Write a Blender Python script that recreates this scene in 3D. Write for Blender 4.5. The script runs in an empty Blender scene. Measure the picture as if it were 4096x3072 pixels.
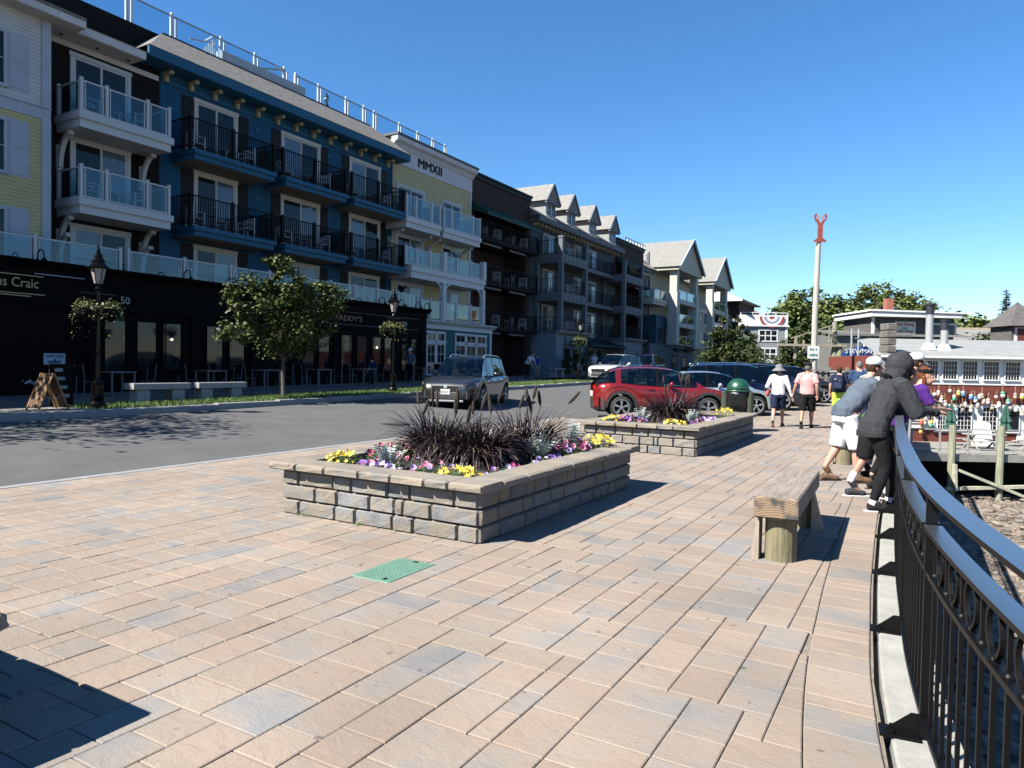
import bpy, math, random
from mathutils import Vector, Matrix, noise
R=random.Random(7)
C=bpy.context.scene.collection
rad=math.radians
sc=bpy.context.scene
# ---------------------------------------------------------------- camera
cam=bpy.data.objects.new('camera',bpy.data.cameras.new('camera')); C.objects.link(cam)
_y,_p,_r=rad(29.95),rad(1.5),rad(1.0)
_f=Vector((-math.sin(_y)*math.cos(_p),math.cos(_y)*math.cos(_p),-math.sin(_p)))
_rt=Vector((math.cos(_y),math.sin(_y),0)); _u=_rt.cross(_f)
_up=_u*math.cos(_r)-_rt*math.sin(_r); _rt=_rt*math.cos(_r)+_u*math.sin(_r)
cam.matrix_world=Matrix(((_rt.x,_up.x,-_f.x,0),(_rt.y,_up.y,-_f.y,0),(_rt.z,_up.z,-_f.z,1.55),(0,0,0,1)))
cam.data.sensor_width=36; cam.data.lens=2850/4096*36; cam.data.clip_end=5000; cam.data.clip_start=.05
sc.camera=cam
# ---------------------------------------------------------------- world, sun, exposure
SUN_EL=45; SDX,SDY=.5,.866
w=bpy.data.worlds.new('World'); sc.world=w; w.use_nodes=True
nt=w.node_tree; sky=nt.nodes.new('ShaderNodeTexSky'); sky.sky_type='NISHITA'; sky.sun_disc=False
sky.sun_elevation=rad(SUN_EL); sky.sun_rotation=math.atan2(-SDX,-SDY)%(2*math.pi)
sky.altitude=0; sky.air_density=1.0; sky.dust_density=0; sky.ozone_density=6
bg=nt.nodes['Background']; bg.inputs[1].default_value=.059
hsv=nt.nodes.new('ShaderNodeHueSaturation'); hsv.inputs['Saturation'].default_value=1.17   # the camera's vivid colour, over the whole sky
nt.links.new(sky.outputs[0],hsv.inputs['Color']); nt.links.new(hsv.outputs[0],bg.inputs[0])
sl=bpy.data.lights.new('sun','SUN'); sl.energy=5; sl.angle=rad(.55); sl.color=(1,.95,.86)
so=bpy.data.objects.new('sun',sl); C.objects.link(so)
_c=math.cos(rad(SUN_EL)); so.rotation_euler=Vector((SDX*_c,SDY*_c,-math.sin(rad(SUN_EL)))).to_track_quat('-Z','Y').to_euler()
sc.view_settings.view_transform='Standard'; sc.view_settings.look='None'; sc.view_settings.exposure=1.75
sc.view_settings.gamma=1; sc.view_settings.use_curve_mapping=False
# ---------------------------------------------------------------- materials
MC={}; KA=.60   # albedo scale: the picture is exposed for deep shade and full sun
def mat(name,col,rough=.6,metal=0,var=.12,scale=6,bump=0,bscale=40,spec=.5,coat=0,rnd=0,dirt=None,stretch=(1,1,1)):
    if name in MC: return MC[name]
    if metal<.5: col=tuple(c*KA for c in col); dirt=tuple(c*KA for c in dirt) if dirt else None
    m=bpy.data.materials.new(name); m.use_nodes=True; n=m.node_tree.nodes; l=m.node_tree.links
    b=n['Principled BSDF']; b.inputs['Roughness'].default_value=rough; b.inputs['Metallic'].default_value=metal
    b.inputs['Specular IOR Level'].default_value=spec; b.inputs['Coat Weight'].default_value=coat
    geo=n.new('ShaderNodeTexCoord'); mp=n.new('ShaderNodeMapping'); mp.inputs['Scale'].default_value=stretch
    l.new(geo.outputs['Object'],mp.inputs[0])
    base=None
    if var>0:
        t=n.new('ShaderNodeTexNoise'); t.inputs['Scale'].default_value=scale; t.inputs['Detail'].default_value=6; t.inputs['Roughness'].default_value=.65
        l.new(mp.outputs[0],t.inputs['Vector'])
        cr=n.new('ShaderNodeValToRGB'); cr.color_ramp.elements[0].position=.28; cr.color_ramp.elements[1].position=.72
        c2=dirt or col
        cr.color_ramp.elements[0].color=(*[c*(1-var) for c in c2],1); cr.color_ramp.elements[1].color=(*[min(1,c*(1+var)) for c in col],1)
        l.new(t.outputs['Fac'],cr.inputs[0]); base=cr.outputs[0]
    if rnd>0:
        oi=n.new('ShaderNodeObjectInfo'); gi=n.new('ShaderNodeNewGeometry'); ad=n.new('ShaderNodeMath'); ad.operation='ADD'
        l.new(oi.outputs['Random'],ad.inputs[0]); l.new(gi.outputs['Random Per Island'],ad.inputs[1])
        fr=n.new('ShaderNodeMath'); fr.operation='FRACT'; l.new(ad.outputs[0],fr.inputs[0])
        mr=n.new('ShaderNodeMapRange'); mr.inputs[3].default_value=1-rnd; mr.inputs[4].default_value=1+rnd; l.new(fr.outputs[0],mr.inputs[0])
        hs=n.new('ShaderNodeHueSaturation'); l.new(mr.outputs[0],hs.inputs['Value'])
        if base: l.new(base,hs.inputs['Color'])
        else: hs.inputs['Color'].default_value=(*col,1)
        base=hs.outputs[0]
    if base: l.new(base,b.inputs['Base Color'])
    else: b.inputs['Base Color'].default_value=(*col,1)
    if bump>0:
        t2=n.new('ShaderNodeTexNoise'); t2.inputs['Scale'].default_value=bscale; t2.inputs['Detail'].default_value=8; t2.inputs['Roughness'].default_value=.7
        l.new(mp.outputs[0],t2.inputs['Vector'])
        bp=n.new('ShaderNodeBump'); bp.inputs['Strength'].default_value=bump; bp.inputs['Distance'].default_value=.02
        l.new(t2.outputs['Fac'],bp.inputs['Height']); l.new(bp.outputs[0],b.inputs['Normal'])
    MC[name]=m; return m
def stone_mat(name,cols,bump=.5,bscale=30,blotch=3.0,rough=.85,streak=None):
    """pieces of cast stone: each piece mixes its own share of the colours, in soft blotches"""
    if name in MC: return MC[name]
    cols=[tuple(v*.585 for v in c) for c in cols]
    m=bpy.data.materials.new(name); m.use_nodes=True; n=m.node_tree.nodes; l=m.node_tree.links
    b=n['Principled BSDF']; b.inputs['Roughness'].default_value=rough; b.inputs['Specular IOR Level'].default_value=.25
    gi=n.new('ShaderNodeNewGeometry'); oi=n.new('ShaderNodeObjectInfo')
    ad=n.new('ShaderNodeMath'); ad.operation='ADD'; l.new(oi.outputs['Random'],ad.inputs[0]); l.new(gi.outputs['Random Per Island'],ad.inputs[1])
    fr=n.new('ShaderNodeMath'); fr.operation='FRACT'; l.new(ad.outputs[0],fr.inputs[0])
    t=n.new('ShaderNodeTexNoise'); t.inputs['Scale'].default_value=blotch; t.inputs['Detail'].default_value=3
    l.new(gi.outputs['Position'],t.inputs['Vector'])
    s=n.new('ShaderNodeMath'); s.operation='MULTIPLY_ADD'; s.inputs[1].default_value=.58; l.new(fr.outputs[0],s.inputs[0])
    s2=n.new('ShaderNodeMath'); s2.operation='MULTIPLY_ADD'; s2.inputs[1].default_value=1.5; s2.inputs[2].default_value=-.52; l.new(t.outputs['Fac'],s2.inputs[0]); l.new(s2.outputs[0],s.inputs[2])
    cr=n.new('ShaderNodeValToRGB'); k=len(cols)
    while len(cr.color_ramp.elements)<k: cr.color_ramp.elements.new(.5)
    for i,c in enumerate(cols): cr.color_ramp.elements[i].position=.06+.88*i/(k-1); cr.color_ramp.elements[i].color=(*c,1)
    l.new(s.outputs[0],cr.inputs[0])
    t3=n.new('ShaderNodeTexNoise'); t3.inputs['Scale'].default_value=260; t3.inputs['Detail'].default_value=2; l.new(gi.outputs['Position'],t3.inputs['Vector'])
    mr=n.new('ShaderNodeMapRange'); mr.inputs[1].default_value=.3; mr.inputs[2].default_value=.7; mr.inputs[3].default_value=.82; mr.inputs[4].default_value=1.13; l.new(t3.outputs['Fac'],mr.inputs[0])
    mv=n.new('ShaderNodeMath'); mv.operation='MULTIPLY'; l.new(mr.outputs[0],mv.inputs[0])
    fr2=n.new('ShaderNodeMath'); fr2.operation='MULTIPLY'; fr2.inputs[1].default_value=7.31; l.new(fr.outputs[0],fr2.inputs[0])
    fr3=n.new('ShaderNodeMath'); fr3.operation='FRACT'; l.new(fr2.outputs[0],fr3.inputs[0])
    m4=n.new('ShaderNodeMapRange'); m4.inputs[3].default_value=.92; m4.inputs[4].default_value=1.07; l.new(fr3.outputs[0],m4.inputs[0]); l.new(m4.outputs[0],mv.inputs[1])
    tw=n.new('ShaderNodeTexNoise'); tw.inputs['Scale'].default_value=.9; tw.inputs['Detail'].default_value=5; l.new(gi.outputs['Position'],tw.inputs['Vector'])   # wear and stains
    mw_=n.new('ShaderNodeMapRange'); mw_.inputs[1].default_value=.32; mw_.inputs[2].default_value=.68; mw_.inputs[3].default_value=.86; mw_.inputs[4].default_value=1.08; l.new(tw.outputs['Fac'],mw_.inputs[0])
    sp=n.new('ShaderNodeTexNoise'); sp.inputs['Scale'].default_value=11; sp.inputs['Detail'].default_value=1; l.new(gi.outputs['Position'],sp.inputs['Vector'])
    ms=n.new('ShaderNodeMapRange'); ms.inputs[1].default_value=.735; ms.inputs[2].default_value=.765; ms.inputs[3].default_value=1; ms.inputs[4].default_value=.55; l.new(sp.outputs['Fac'],ms.inputs[0])
    mm=n.new('ShaderNodeMath'); mm.operation='MULTIPLY'; l.new(mw_.outputs[0],mm.inputs[0]); l.new(ms.outputs[0],mm.inputs[1]); m5=n.new('ShaderNodeMath'); m5.operation='MULTIPLY'; l.new(mv.outputs[0],m5.inputs[0]); l.new(mm.outputs[0],m5.inputs[1]); mv=m5
    hs=n.new('ShaderNodeHueSaturation'); l.new(cr.outputs[0],hs.inputs['Color']); l.new(mv.outputs[0],hs.inputs['Value']); l.new(hs.outputs[0],b.inputs['Base Color'])
    mp=n.new('ShaderNodeMapping'); l.new(gi.outputs['Position'],mp.inputs[0])
    if streak: mp.inputs['Scale'].default_value=streak; mp.inputs['Rotation'].default_value=(0,0,.5)
    t2=n.new('ShaderNodeTexNoise'); t2.inputs['Scale'].default_value=bscale; t2.inputs['Detail'].default_value=9; t2.inputs['Roughness'].default_value=.68; t2.inputs['Distortion'].default_value=.6
    l.new(mp.outputs[0],t2.inputs['Vector'])
    bp=n.new('ShaderNodeBump'); bp.inputs['Strength'].default_value=bump; bp.inputs['Distance'].default_value=.015
    l.new(t2.outputs['Fac'],bp.inputs['Height']); l.new(bp.outputs[0],b.inputs['Normal'])
    MC[name]=m; return m
def glass_mat(name,tint,alpha=.7,rough=.03):
    """thin pane: part of the light passes, the rest mirrors"""
    if name in MC: return MC[name]
    m=bpy.data.materials.new(name); m.use_nodes=True; n=m.node_tree.nodes; l=m.node_tree.links
    for x in list(n): n.remove(x)
    o=n.new('ShaderNodeOutputMaterial'); tr=n.new('ShaderNodeBsdfTransparent'); tr.inputs[0].default_value=(*tint,1)
    gl=n.new('ShaderNodeBsdfGlossy'); gl.inputs['Roughness'].default_value=rough
    lw=n.new('ShaderNodeLayerWeight'); pw=n.new('ShaderNodeMath'); pw.operation='POWER'; pw.inputs[1].default_value=4; l.new(lw.outputs['Facing'],pw.inputs[0])
    ad=n.new('ShaderNodeMath'); ad.operation='MULTIPLY_ADD'; ad.inputs[1].default_value=.8; ad.inputs[2].default_value=1-alpha; ad.use_clamp=True
    l.new(pw.outputs[0],ad.inputs[0]); mx=n.new('ShaderNodeMixShader'); l.new(ad.outputs[0],mx.inputs[0]); l.new(tr.outputs[0],mx.inputs[1]); l.new(gl.outputs[0],mx.inputs[2]); l.new(mx.outputs[0],o.inputs[0])
    MC[name]=m; return m
def emit_mat(name,col,st):
    m=mat(name,col,var=0); b=m.node_tree.nodes['Principled BSDF']; b.inputs['Emission Color'].default_value=(*col,1); b.inputs['Emission Strength'].default_value=st; return m
# ---------------------------------------------------------------- mesh builder
class MB:
    """collects faces in a local frame (u,w,z): point = o + u*eu + w*ew + z*Z; build() links them as ONE mesh object"""
    def __init__(s,o=(0,0,0),eu=(1,0,0),ew=(0,1,0)):
        s.o=Vector(o); s.eu=Vector(eu); s.ew=Vector(ew); s.v=[]; s.f=[]; s.m=[]; s.cm=0; s.flip=s.eu.cross(s.ew).z<0; s.sm=[]; s.smooth=False
    def P(s,p): return s.o+s.eu*p[0]+s.ew*p[1]+Vector((0,0,p[2]))
    def add(s,vs,fs):
        b=len(s.v); s.v+=[s.P(p) for p in vs]
        for f in fs:
            f=[b+i for i in f]; s.f.append(f[::-1] if s.flip else f); s.m.append(s.cm); s.sm.append(s.smooth)
        return s
    def box(s,u0,u1,w0,w1,z0,z1,bv=0):
        if u0>u1:u0,u1=u1,u0
        if w0>w1:w0,w1=w1,w0
        if bv>0:
            vs=[];
            for z,e in ((z0,bv),(z0+bv,0),(z1-bv,0),(z1,bv)):
                vs+=[(u0+e,w0+e,z),(u1-e,w0+e,z),(u1-e,w1-e,z),(u0+e,w1-e,z)]
            fs=[(3,2,1,0),(12,13,14,15)]
            for k in range(3):
                a=4*k
                for i in range(4): fs.append((a+i,a+(i+1)%4,a+4+(i+1)%4,a+4+i))
            return s.add(vs,fs)
        return s.add([(u0,w0,z0),(u1,w0,z0),(u1,w1,z0),(u0,w1,z0),(u0,w0,z1),(u1,w0,z1),(u1,w1,z1),(u0,w1,z1)],
            [(3,2,1,0),(4,5,6,7),(0,1,5,4),(1,2,6,5),(2,3,7,6),(3,0,4,7)])
    def quad(s,a,b,c,d): return s.add([a,b,c,d],[(0,1,2,3)])
    def poly(s,pts): return s.add(pts,[tuple(range(len(pts)))])
    def prism(s,poly,axis,a,b):
        """2-d polygon extruded along axis 'u','w' or 'z' from a to b"""
        n=len(poly)
        def q(p,t): return {'u':(t,p[0],p[1]),'w':(p[0],t,p[1]),'z':(p[0],p[1],t)}[axis]
        vs=[q(p,a) for p in poly]+[q(p,b) for p in poly]
        fs=[tuple(range(n))[::-1],tuple(range(n,2*n))]+[(i,(i+1)%n,n+(i+1)%n,n+i) for i in range(n)]
        return s.add(vs,fs)
    def bar(s,a,b,t,t2=None,up=(0,0,1)):
        """square bar from a to b"""
        a,b=Vector(a),Vector(b); d=(b-a).normalized(); up=Vector(up)
        if abs(d.dot(up))>.98: up=Vector((1,0,0))
        x=d.cross(up).normalized()*t/2; y=x.cross(d).normalized()*(t2 or t)/2
        vs=[a-x-y,a+x-y,a+x+y,a-x+y,b-x-y,b+x-y,b+x+y,b-x+y]
        return s.add(vs,[(3,2,1,0),(4,5,6,7),(0,1,5,4),(1,2,6,5),(2,3,7,6),(3,0,4,7)])
    def tube(s,path,r,n=8,cap=True,side=None,flat=1.0):
        """tube along path with radius list; side+flat gives an oval section"""
        k=len(path); path=[Vector(p) for p in path]
        if not hasattr(r,'__len__'): r=[r]*k
        vs=[]; prev=None
        for i in range(k):
            d=(path[min(i+1,k-1)]-path[max(i-1,0)]).normalized()
            if side is not None: x=Vector(side); x=(x-d*x.dot(d)).normalized()
            elif prev is None:
                x=d.cross(Vector((0,0,1)));
                if x.length<.05: x=d.cross(Vector((0,1,0)))
                x.normalize()
            else: x=(prev-d*prev.dot(d)).normalized()
            prev=x; y=d.cross(x)
            ri=r[i]; rx,ry=(ri if hasattr(ri,'__len__') else (ri,ri*flat))
            for j in range(n):
                a=2*math.pi*j/n; vs.append(path[i]+x*math.cos(a)*rx+y*math.sin(a)*ry)
        fs=[]
        for i in range(k-1):
            for j in range(n): fs.append((i*n+j,i*n+(j+1)%n,(i+1)*n+(j+1)%n,(i+1)*n+j))
        if cap: fs+=[tuple(range(n))[::-1],tuple(range((k-1)*n,k*n))]
        return s.add(vs,fs)
    def lathe(s,prof,n=16,c=(0,0,0),axis='z',cap=True):
        vs=[];k=len(prof)
        for r,h in prof:
            for j in range(n):
                a=2*math.pi*j/n; x,y=r*math.cos(a),r*math.sin(a)
                vs.append({'z':(c[0]+x,c[1]+y,c[2]+h),'w':(c[0]+x,c[1]+h,c[2]+y),'u':(c[0]+h,c[1]+x,c[2]+y)}[axis])
        fs=[]
        for i in range(k-1):
            for j in range(n): fs.append((i*n+j,i*n+(j+1)%n,(i+1)*n+(j+1)%n,(i+1)*n+j))
        if cap and prof[0][0]>1e-4: fs.append(tuple(range(n))[::-1])
        if cap and prof[-1][0]>1e-4: fs.append(tuple(range((k-1)*n,k*n)))
        return s.add(vs,fs)
    def ball(s,c,rx,ry=None,rz=None,n=10,m=6):
        ry=ry or rx; rz=rz or rx; vs=[]
        for i in range(m+1):
            t=math.pi*i/m
            for j in range(n):
                a=2*math.pi*j/n; vs.append((c[0]+rx*math.sin(t)*math.cos(a),c[1]+ry*math.sin(t)*math.sin(a),c[2]-rz*math.cos(t)))
        fs=[(i*n+j,i*n+(j+1)%n,(i+1)*n+(j+1)%n,(i+1)*n+j) for i in range(m) for j in range(n)]
        return s.add(vs,fs)
    def mesh(s,name,mats,org=(0,0,0)):
        me=bpy.data.meshes.new(name); o=Vector(org)
        me.from_pydata([p-o for p in s.v],[],s.f)
        if not isinstance(mats,(list,tuple)): mats=[mats]
        for m in mats: me.materials.append(m)
        if len(mats)>1: me.polygons.foreach_set('material_index',s.m)
        if any(s.sm): me.polygons.foreach_set('use_smooth',s.sm)
        return me
    def build(s,name,mats,parent=None,org=None,kind=None):
        if org is None: org=parent['_o'] if parent is not None and '_o' in parent else (0,0,0)
        o=bpy.data.objects.new(name,s.mesh(name,mats,org)); C.objects.link(o)
        if parent is not None:
            o.parent=parent
            if '_o' in parent: o['_o']=list(parent['_o'])
        else: o.location=Vector(org)
        if kind: o['kind']=kind
        return o
def tag(o,label=None,cat=None,group=None,kind=None):
    if label:o['label']=label
    if cat:o['category']=cat
    if group:o['group']=group
    if kind:o['kind']=kind
    return o
def thing(name,label,cat,loc=(0,0,0),rz=0,group=None,world=False):
    """Empty at the base of a thing; world=True: its parts are given in world coordinates"""
    o=bpy.data.objects.new(name,None); C.objects.link(o); o.empty_display_size=.1; o.location=loc; o.rotation_euler=(0,0,rz)
    if world: o['_o']=list(loc)
    return tag(o,label,cat,group)
def copy_tree(o,parent=None):
    c=o.copy(); C.objects.link(c)
    if parent is not None: c.parent=parent
    for ch in o.children: copy_tree(ch,c)
    return c
def struct(mb,name,m,org=None): o=mb.build(name,m,None,org or (0,0,0)); o['kind']='structure'; return o
def text_mesh(txt,size,depth=.01,font_w=0):
    cu=bpy.data.curves.new('lettering','FONT'); cu.body=txt; cu.size=size; cu.extrude=depth; cu.align_x='CENTER'; cu.align_y='CENTER'; cu.offset=font_w; cu.resolution_u=3
    o=bpy.data.objects.new('lettering',cu); C.objects.link(o); dg=bpy.context.evaluated_depsgraph_get(); dg.update()
    me=bpy.data.meshes.new_from_object(o.evaluated_get(dg)); bpy.data.objects.remove(o); return me
def lettering(txt,size,center,eu,m,parent,depth=.012,ez=(0,0,1),width=None,font_w=0):
    """mesh text: eu is the reading direction, ez the upright; world coordinates"""
    me=text_mesh(txt,size,depth,font_w); eu=Vector(eu).normalized(); ez=Vector(ez).normalized(); en=eu.cross(ez)
    sx=1
    if width:
        xs=[v.co.x for v in me.vertices]; sx=width/(max(xs)-min(xs))
    org=Vector(parent['_o']) if parent is not None and '_o' in parent else Vector()
    for v in me.vertices: v.co=Vector(center)+eu*v.co.x*sx+ez*v.co.y+en*v.co.z-org
    me.materials.clear(); me.materials.append(m)
    o=bpy.data.objects.new('lettering',me); C.objects.link(o); o.parent=parent; return o
def remesh(mb,voxel,smooth=6,name='body',fac=.5):
    """one continuous surface round everything in mb"""
    me=mb.mesh(name,[]) if False else mb.mesh(name,mat('skin',(.55,.34,.25),.55,var=.05))
    o=bpy.data.objects.new(name,me); C.objects.link(o)
    r=o.modifiers.new('r','REMESH'); r.mode='VOXEL'; r.voxel_size=voxel; r.use_smooth_shade=True
    if smooth: s_=o.modifiers.new('s','SMOOTH'); s_.iterations=smooth; s_.factor=fac
    dg=bpy.context.evaluated_depsgraph_get(); dg.update(); out=bpy.data.meshes.new_from_object(o.evaluated_get(dg)); bpy.data.objects.remove(o)
    return out
def obj(name,me,parent=None,m=None,loc=(0,0,0)):
    if m is not None: me.materials.clear(); me.materials.append(m)
    o=bpy.data.objects.new(name,me); C.objects.link(o); o.location=loc
    if parent is not None:
        o.parent=parent
        if '_o' in parent: o['_o']=list(parent['_o'])
    return o
def smoothstep(a,b,x): t=max(0,min(1,(x-a)/(b-a))); return t*t*(3-2*t)
def interp(tab,x):
    if x<=tab[0][0]: return tab[0][1]
    for (a,ya),(b,yb) in zip(tab,tab[1:]):
        if x<=b: return ya+(yb-ya)*(x-a)/(b-a)
    return tab[-1][1]
# ---------------------------------------------------------------- common materials
WHITE=mat('shaded_white',(.54,.57,.60),.5,var=.06,scale=2)  # white darkened to carry the shade of the fronts; sunlit parts use SW
BLACKP=mat('black_paint',(.004,.004,.0045),.6,var=.1,spec=.12)
DARK=mat('dark_interior',(.008,.008,.009),.9,var=.1,spec=.1)
PANE=mat('window_pane',(.010,.014,.020),.04,var=.2,scale=1.5,spec=.3)
CURT=mat('curtained_pane',(.10,.14,.19),.06,var=.25,scale=2.5,spec=.6,stretch=(1,3,.3))
GLASS=glass_mat('railing_glass',(.72,.84,.87),.955)
CLEAR=glass_mat('clear_glass',(.75,.86,.9),.97)
ROOFM=mat('grey_shingles',(.17,.162,.15),.9,var=.4,scale=5,bump=.7,bscale=14)
def zg(Y): return .26+.0128*max(0,Y-10)     # far side of the street climbs gently
def zn(Y): return .008*max(0,Y-24)          # near side
FEN=[(-1,1.15),(0,.78),(1,.51),(2.04,.275),(3.0,.105),(4.0,-.010),(4.94,-.068),(5.8,-.112),(8.3,-.197),(12,-.27),(20,-.36),(36,-.5)]
def fx(Y):
    # smooth curve through FEN (catmull-rom)
    i=0
    while i<len(FEN)-2 and Y>FEN[i+1][0]: i+=1
    p=[FEN[max(0,i-1)],FEN[i],FEN[i+1],FEN[min(len(FEN)-1,i+2)]]
    t=(Y-p[1][0])/(p[2][0]-p[1][0]); h=p[2][0]-p[1][0]
    m1=(p[2][1]-p[0][1])/(p[2][0]-p[0][0])*h; m2=(p[3][1]-p[1][1])/(p[3][0]-p[1][0])*h
    return (2*t**3-3*t*t+1)*p[1][1]+(t**3-2*t*t+t)*m1+(-2*t**3+3*t*t)*p[2][1]+(t**3-t*t)*m2
# ================================================================ GROUND
def asph(name,c,var): return mat(name,c,.9,var=var,scale=1.2,bump=.35,bscale=160,spec=.25)
ASPH=asph('asphalt',(.112,.113,.115),.16)
GRAN=mat('granite',(.29,.29,.30),.8,var=.22,scale=60,bump=.3,bscale=60)
CONC=mat('concrete',(.36,.355,.325),.9,var=.2,scale=7,bump=.5,bscale=90)
JOINT=mat('joint_sand',(.23,.195,.155),.95,var=.35,scale=30,bump=.4,bscale=200)
def sheet(name,xs,ys,zf,m,xf=None):
    b=MB(); vs=[]; fs=[]
    for y in ys:
        for x in xs: X=xf(x,y) if xf else x; vs.append((X,y,zf(X,y)))
    k=len(xs)
    for j in range(len(ys)-1):
        for i in range(k-1): fs.append((j*k+i,j*k+i+1,(j+1)*k+i+1,(j+1)*k+i))
    b.add(vs,fs); return struct(b,name,m)
YS=[-60,-30,-10,0,11,20,24,30,40,50,60,80,100,140]
RX0,RX1=-15.55,-9.45
def zroad(x,y): t=(x-RX1)/(RX0-RX1); return (zn(y)-.03)*(1-t)+zg(y)*t
sheet('road',[RX1+(RX0-RX1)*i/4 for i in range(5)][::-1],YS,zroad,ASPH)
sheet('parking_lot',[-9.45,-7,-4.72],[19.45,24,30,40,55],lambda x,y:zn(y)-.012-.018*smoothstep(-4.72,-9.45,x),asph('parking_asphalt',(.1,.101,.103),.12))
# land under everything, with the harbour side cut along the sea wall
land=MB(); edge=[(fx(y)+.13,y) for y in (-40,-20,-8,-1,1,2,3,4,5,6,8,12,20,30,36)]+[(-1.0,38.5),(-2.0,44),(-1,52),(6,60),(60,75),(1500,300)]
vs=[];
for x,y in edge: vs+=[(x,y,-.06),(-1500,y,-.06)]
land.add(vs,[(2*i+1,2*i,2*i+2,2*i+3) for i in range(len(edge)-1)])
land.add([(1500,300,-.06),(-1500,300,-.06),(-1500,2500,-.06),(1500,2500,-.06)],[(1,0,3,2)])
land.add([(fx(-40)+.13,-40,-.06),(-1500,-40,-.06),(-1500,-1500,-.06),(.9,-1500,-.06)],[(0,1,2,3)])
struct(land,'ground',asph('ground_cover',(.13,.125,.115),.2))
sw=MB()
for (x0,y0),(x1,y1) in zip(edge,edge[1:]): sw.quad((x0,y0,-.06),(x1,y1,-.06),(x1,y1,-5),(x0,y0,-5))
struct(sw,'sea_wall',mat('sea_wall_stone',(.16,.15,.14),.9,var=.4,scale=2,bump=.6,bscale=9))
far_rise=sheet('far_pavement',[-24.6,-18.0],[-30,0,11,20,28,37.5],lambda x,y:zg(y)+.14,mat('pavement_brick',(.16,.12,.10),.9,var=.25,scale=9,bump=.3))
sheet('crossing_pavement',[-18.0,-15.75],[-30,0,9.1],lambda x,y:zg(y)+.14,mat('pale_pavement',(.25,.225,.2),.9,var=.2,scale=9,bump=.3))
sheet('far_pavement_beyond',[-24.6,-20.4],[37.5,46,60,80,120],lambda x,y:zg(y)+.14,mat('pavement_brick',(.16,.12,.10),.9))
sheet('parking_bay',[-20.4,-15.55],[37.6,46,60,80,120],lambda x,y:zg(y)+.004,asph('parking_asphalt',(.1,.101,.103),.12))
sheet('verge_soil',[-18.0,-15.75],[9.1,20,28,37.5],lambda x,y:zg(y)+.13,mat('verge_soil',(.045,.06,.022),.95,var=.3))
# beach
rb=random.Random(3)
def zb(x,y): return -4.25+.25*noise.noise(Vector((x*.15,y*.15,0)))+.02*max(0,12-x)*.3
BEACH=mat('beach_gravel',(.19,.155,.125),.95,var=.55,scale=3,bump=1,bscale=10)
sheet('beach',[-4+3*i for i in range(30)],[-45+3*i for i in range(38)],zb,BEACH)
sheet('harbour_bottom',[-6,86,1500],[-1500,-45,300],lambda x,y:-4.9,BEACH)
st=MB()
def rockv(b,c,r,rr):
    vs=[]
    for z,k in ((-.6,.8),(.1,1),(.65,.6)):
        for j in range(5):
            a=2*math.pi*(j+rr.random()*.5)/5; q=k*r*(.75+.5*rr.random()); vs.append((c[0]+q*math.cos(a)*1.2,c[1]+q*math.sin(a),c[2]+z*r*.7))
    fs=[(10,11,12,13,14)]+[(5*i+j,5*i+(j+1)%5,5*i+5+(j+1)%5,5*i+5+j) for i in range(2) for j in range(5)]
    b.add(vs,fs)
for i in range(5200):
    d=9+rb.random()**.8*27; s=d*(.40+.36*rb.random()); x=s*.8665-d*.4992; y=s*.4992+d*.8665
    if x<fx(y)+.5: continue
    rockv(st,(x,y,zb(x,y)+.01),.05+.14*rb.random()**2.2,rb)
tag(st.build('beach_stones',stone_mat('beach_stone',[(.10,.09,.085),(.19,.15,.12),(.30,.25,.2),(.21,.2,.19)],.6,14,1.5)),'loose brown and grey stones covering the beach below the railing','stones',kind='stuff')
# near kerb strip: flush granite, in lengths
kb=struct(MB().box(RX1-.02,-9.27,-30,19.4,-.3,-.035),'kerb_bed',mat('kerb_gap',(.03,.03,.03),.9))
gr_edge=[]
me=MB().box(-.075,.075,0,1.79,-.1,.0,.006).mesh('kerb_stone',GRAN)
for i in range(27):
    o=obj('kerb_stone',me,kb,loc=(-9.39,-29+1.8*i,.004)); o.visible_shadow=True
# far kerb stones
fk=struct(MB().box(-15.74,-15.58,-30,9.5,-.2,.2),'far_kerb',GRAN)
for i in range(25):
    y=-12+2.0*i; b=MB(); b.box(-15.75,-15.56,y,y+1.985,zg(y)-.15,zg(y)+.16+.0005,.012)
    b.build('kerb_stone',GRAN,fk)
# ---------------------------------------------------------------- plaza pavers
TAN=(.33,.268,.216); TAN2=(.32,.27,.228); PINK=(.34,.264,.212); GREY=(.248,.243,.24); GR2=(.292,.264,.24)
PAV=stone_mat('paver_stone',[GREY,GR2,TAN2,TAN,PINK,TAN],.6,7,2.6,streak=(1,1.7,1))
G=.12; X0=-9.30; NX=int(9.3/G)+8; YA,YB=-1.6,41.5; NY=int((YB-YA)/G)
used=[[False]*NX for _ in range(NY)]
def xb(y): return fx(y)-.475
def blocked(x0,x1,y0,y1):
    for a,b,c,d in ((-5.66,-3.32,5.2,8.94),(-5.5,-3.5,12.5,17.2),(-5.7,-3.3,-2.3,1.28),(-3.57,-3.21,3.88,4.46)):
        if x0>=a-.002 and x1<=b+.002 and y0>=c-.002 and y1<=d+.002: return True
    return False
SZ=[(2,3)]*7+[(3,2)]*7+[(2,2)]*6+[(3,3)]*2+[(1,2)]*1+[(2,1)]*1
rp=random.Random(11); pcs=[]
cmi=cam.matrix_world.inverted(); FL=2850/4096
def ndc(p):
    q=cmi@Vector(p)
    if q.z>-.2: return None
    return (.5+q.x/-q.z*FL, .5+q.y/-q.z*FL*4/3)
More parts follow.
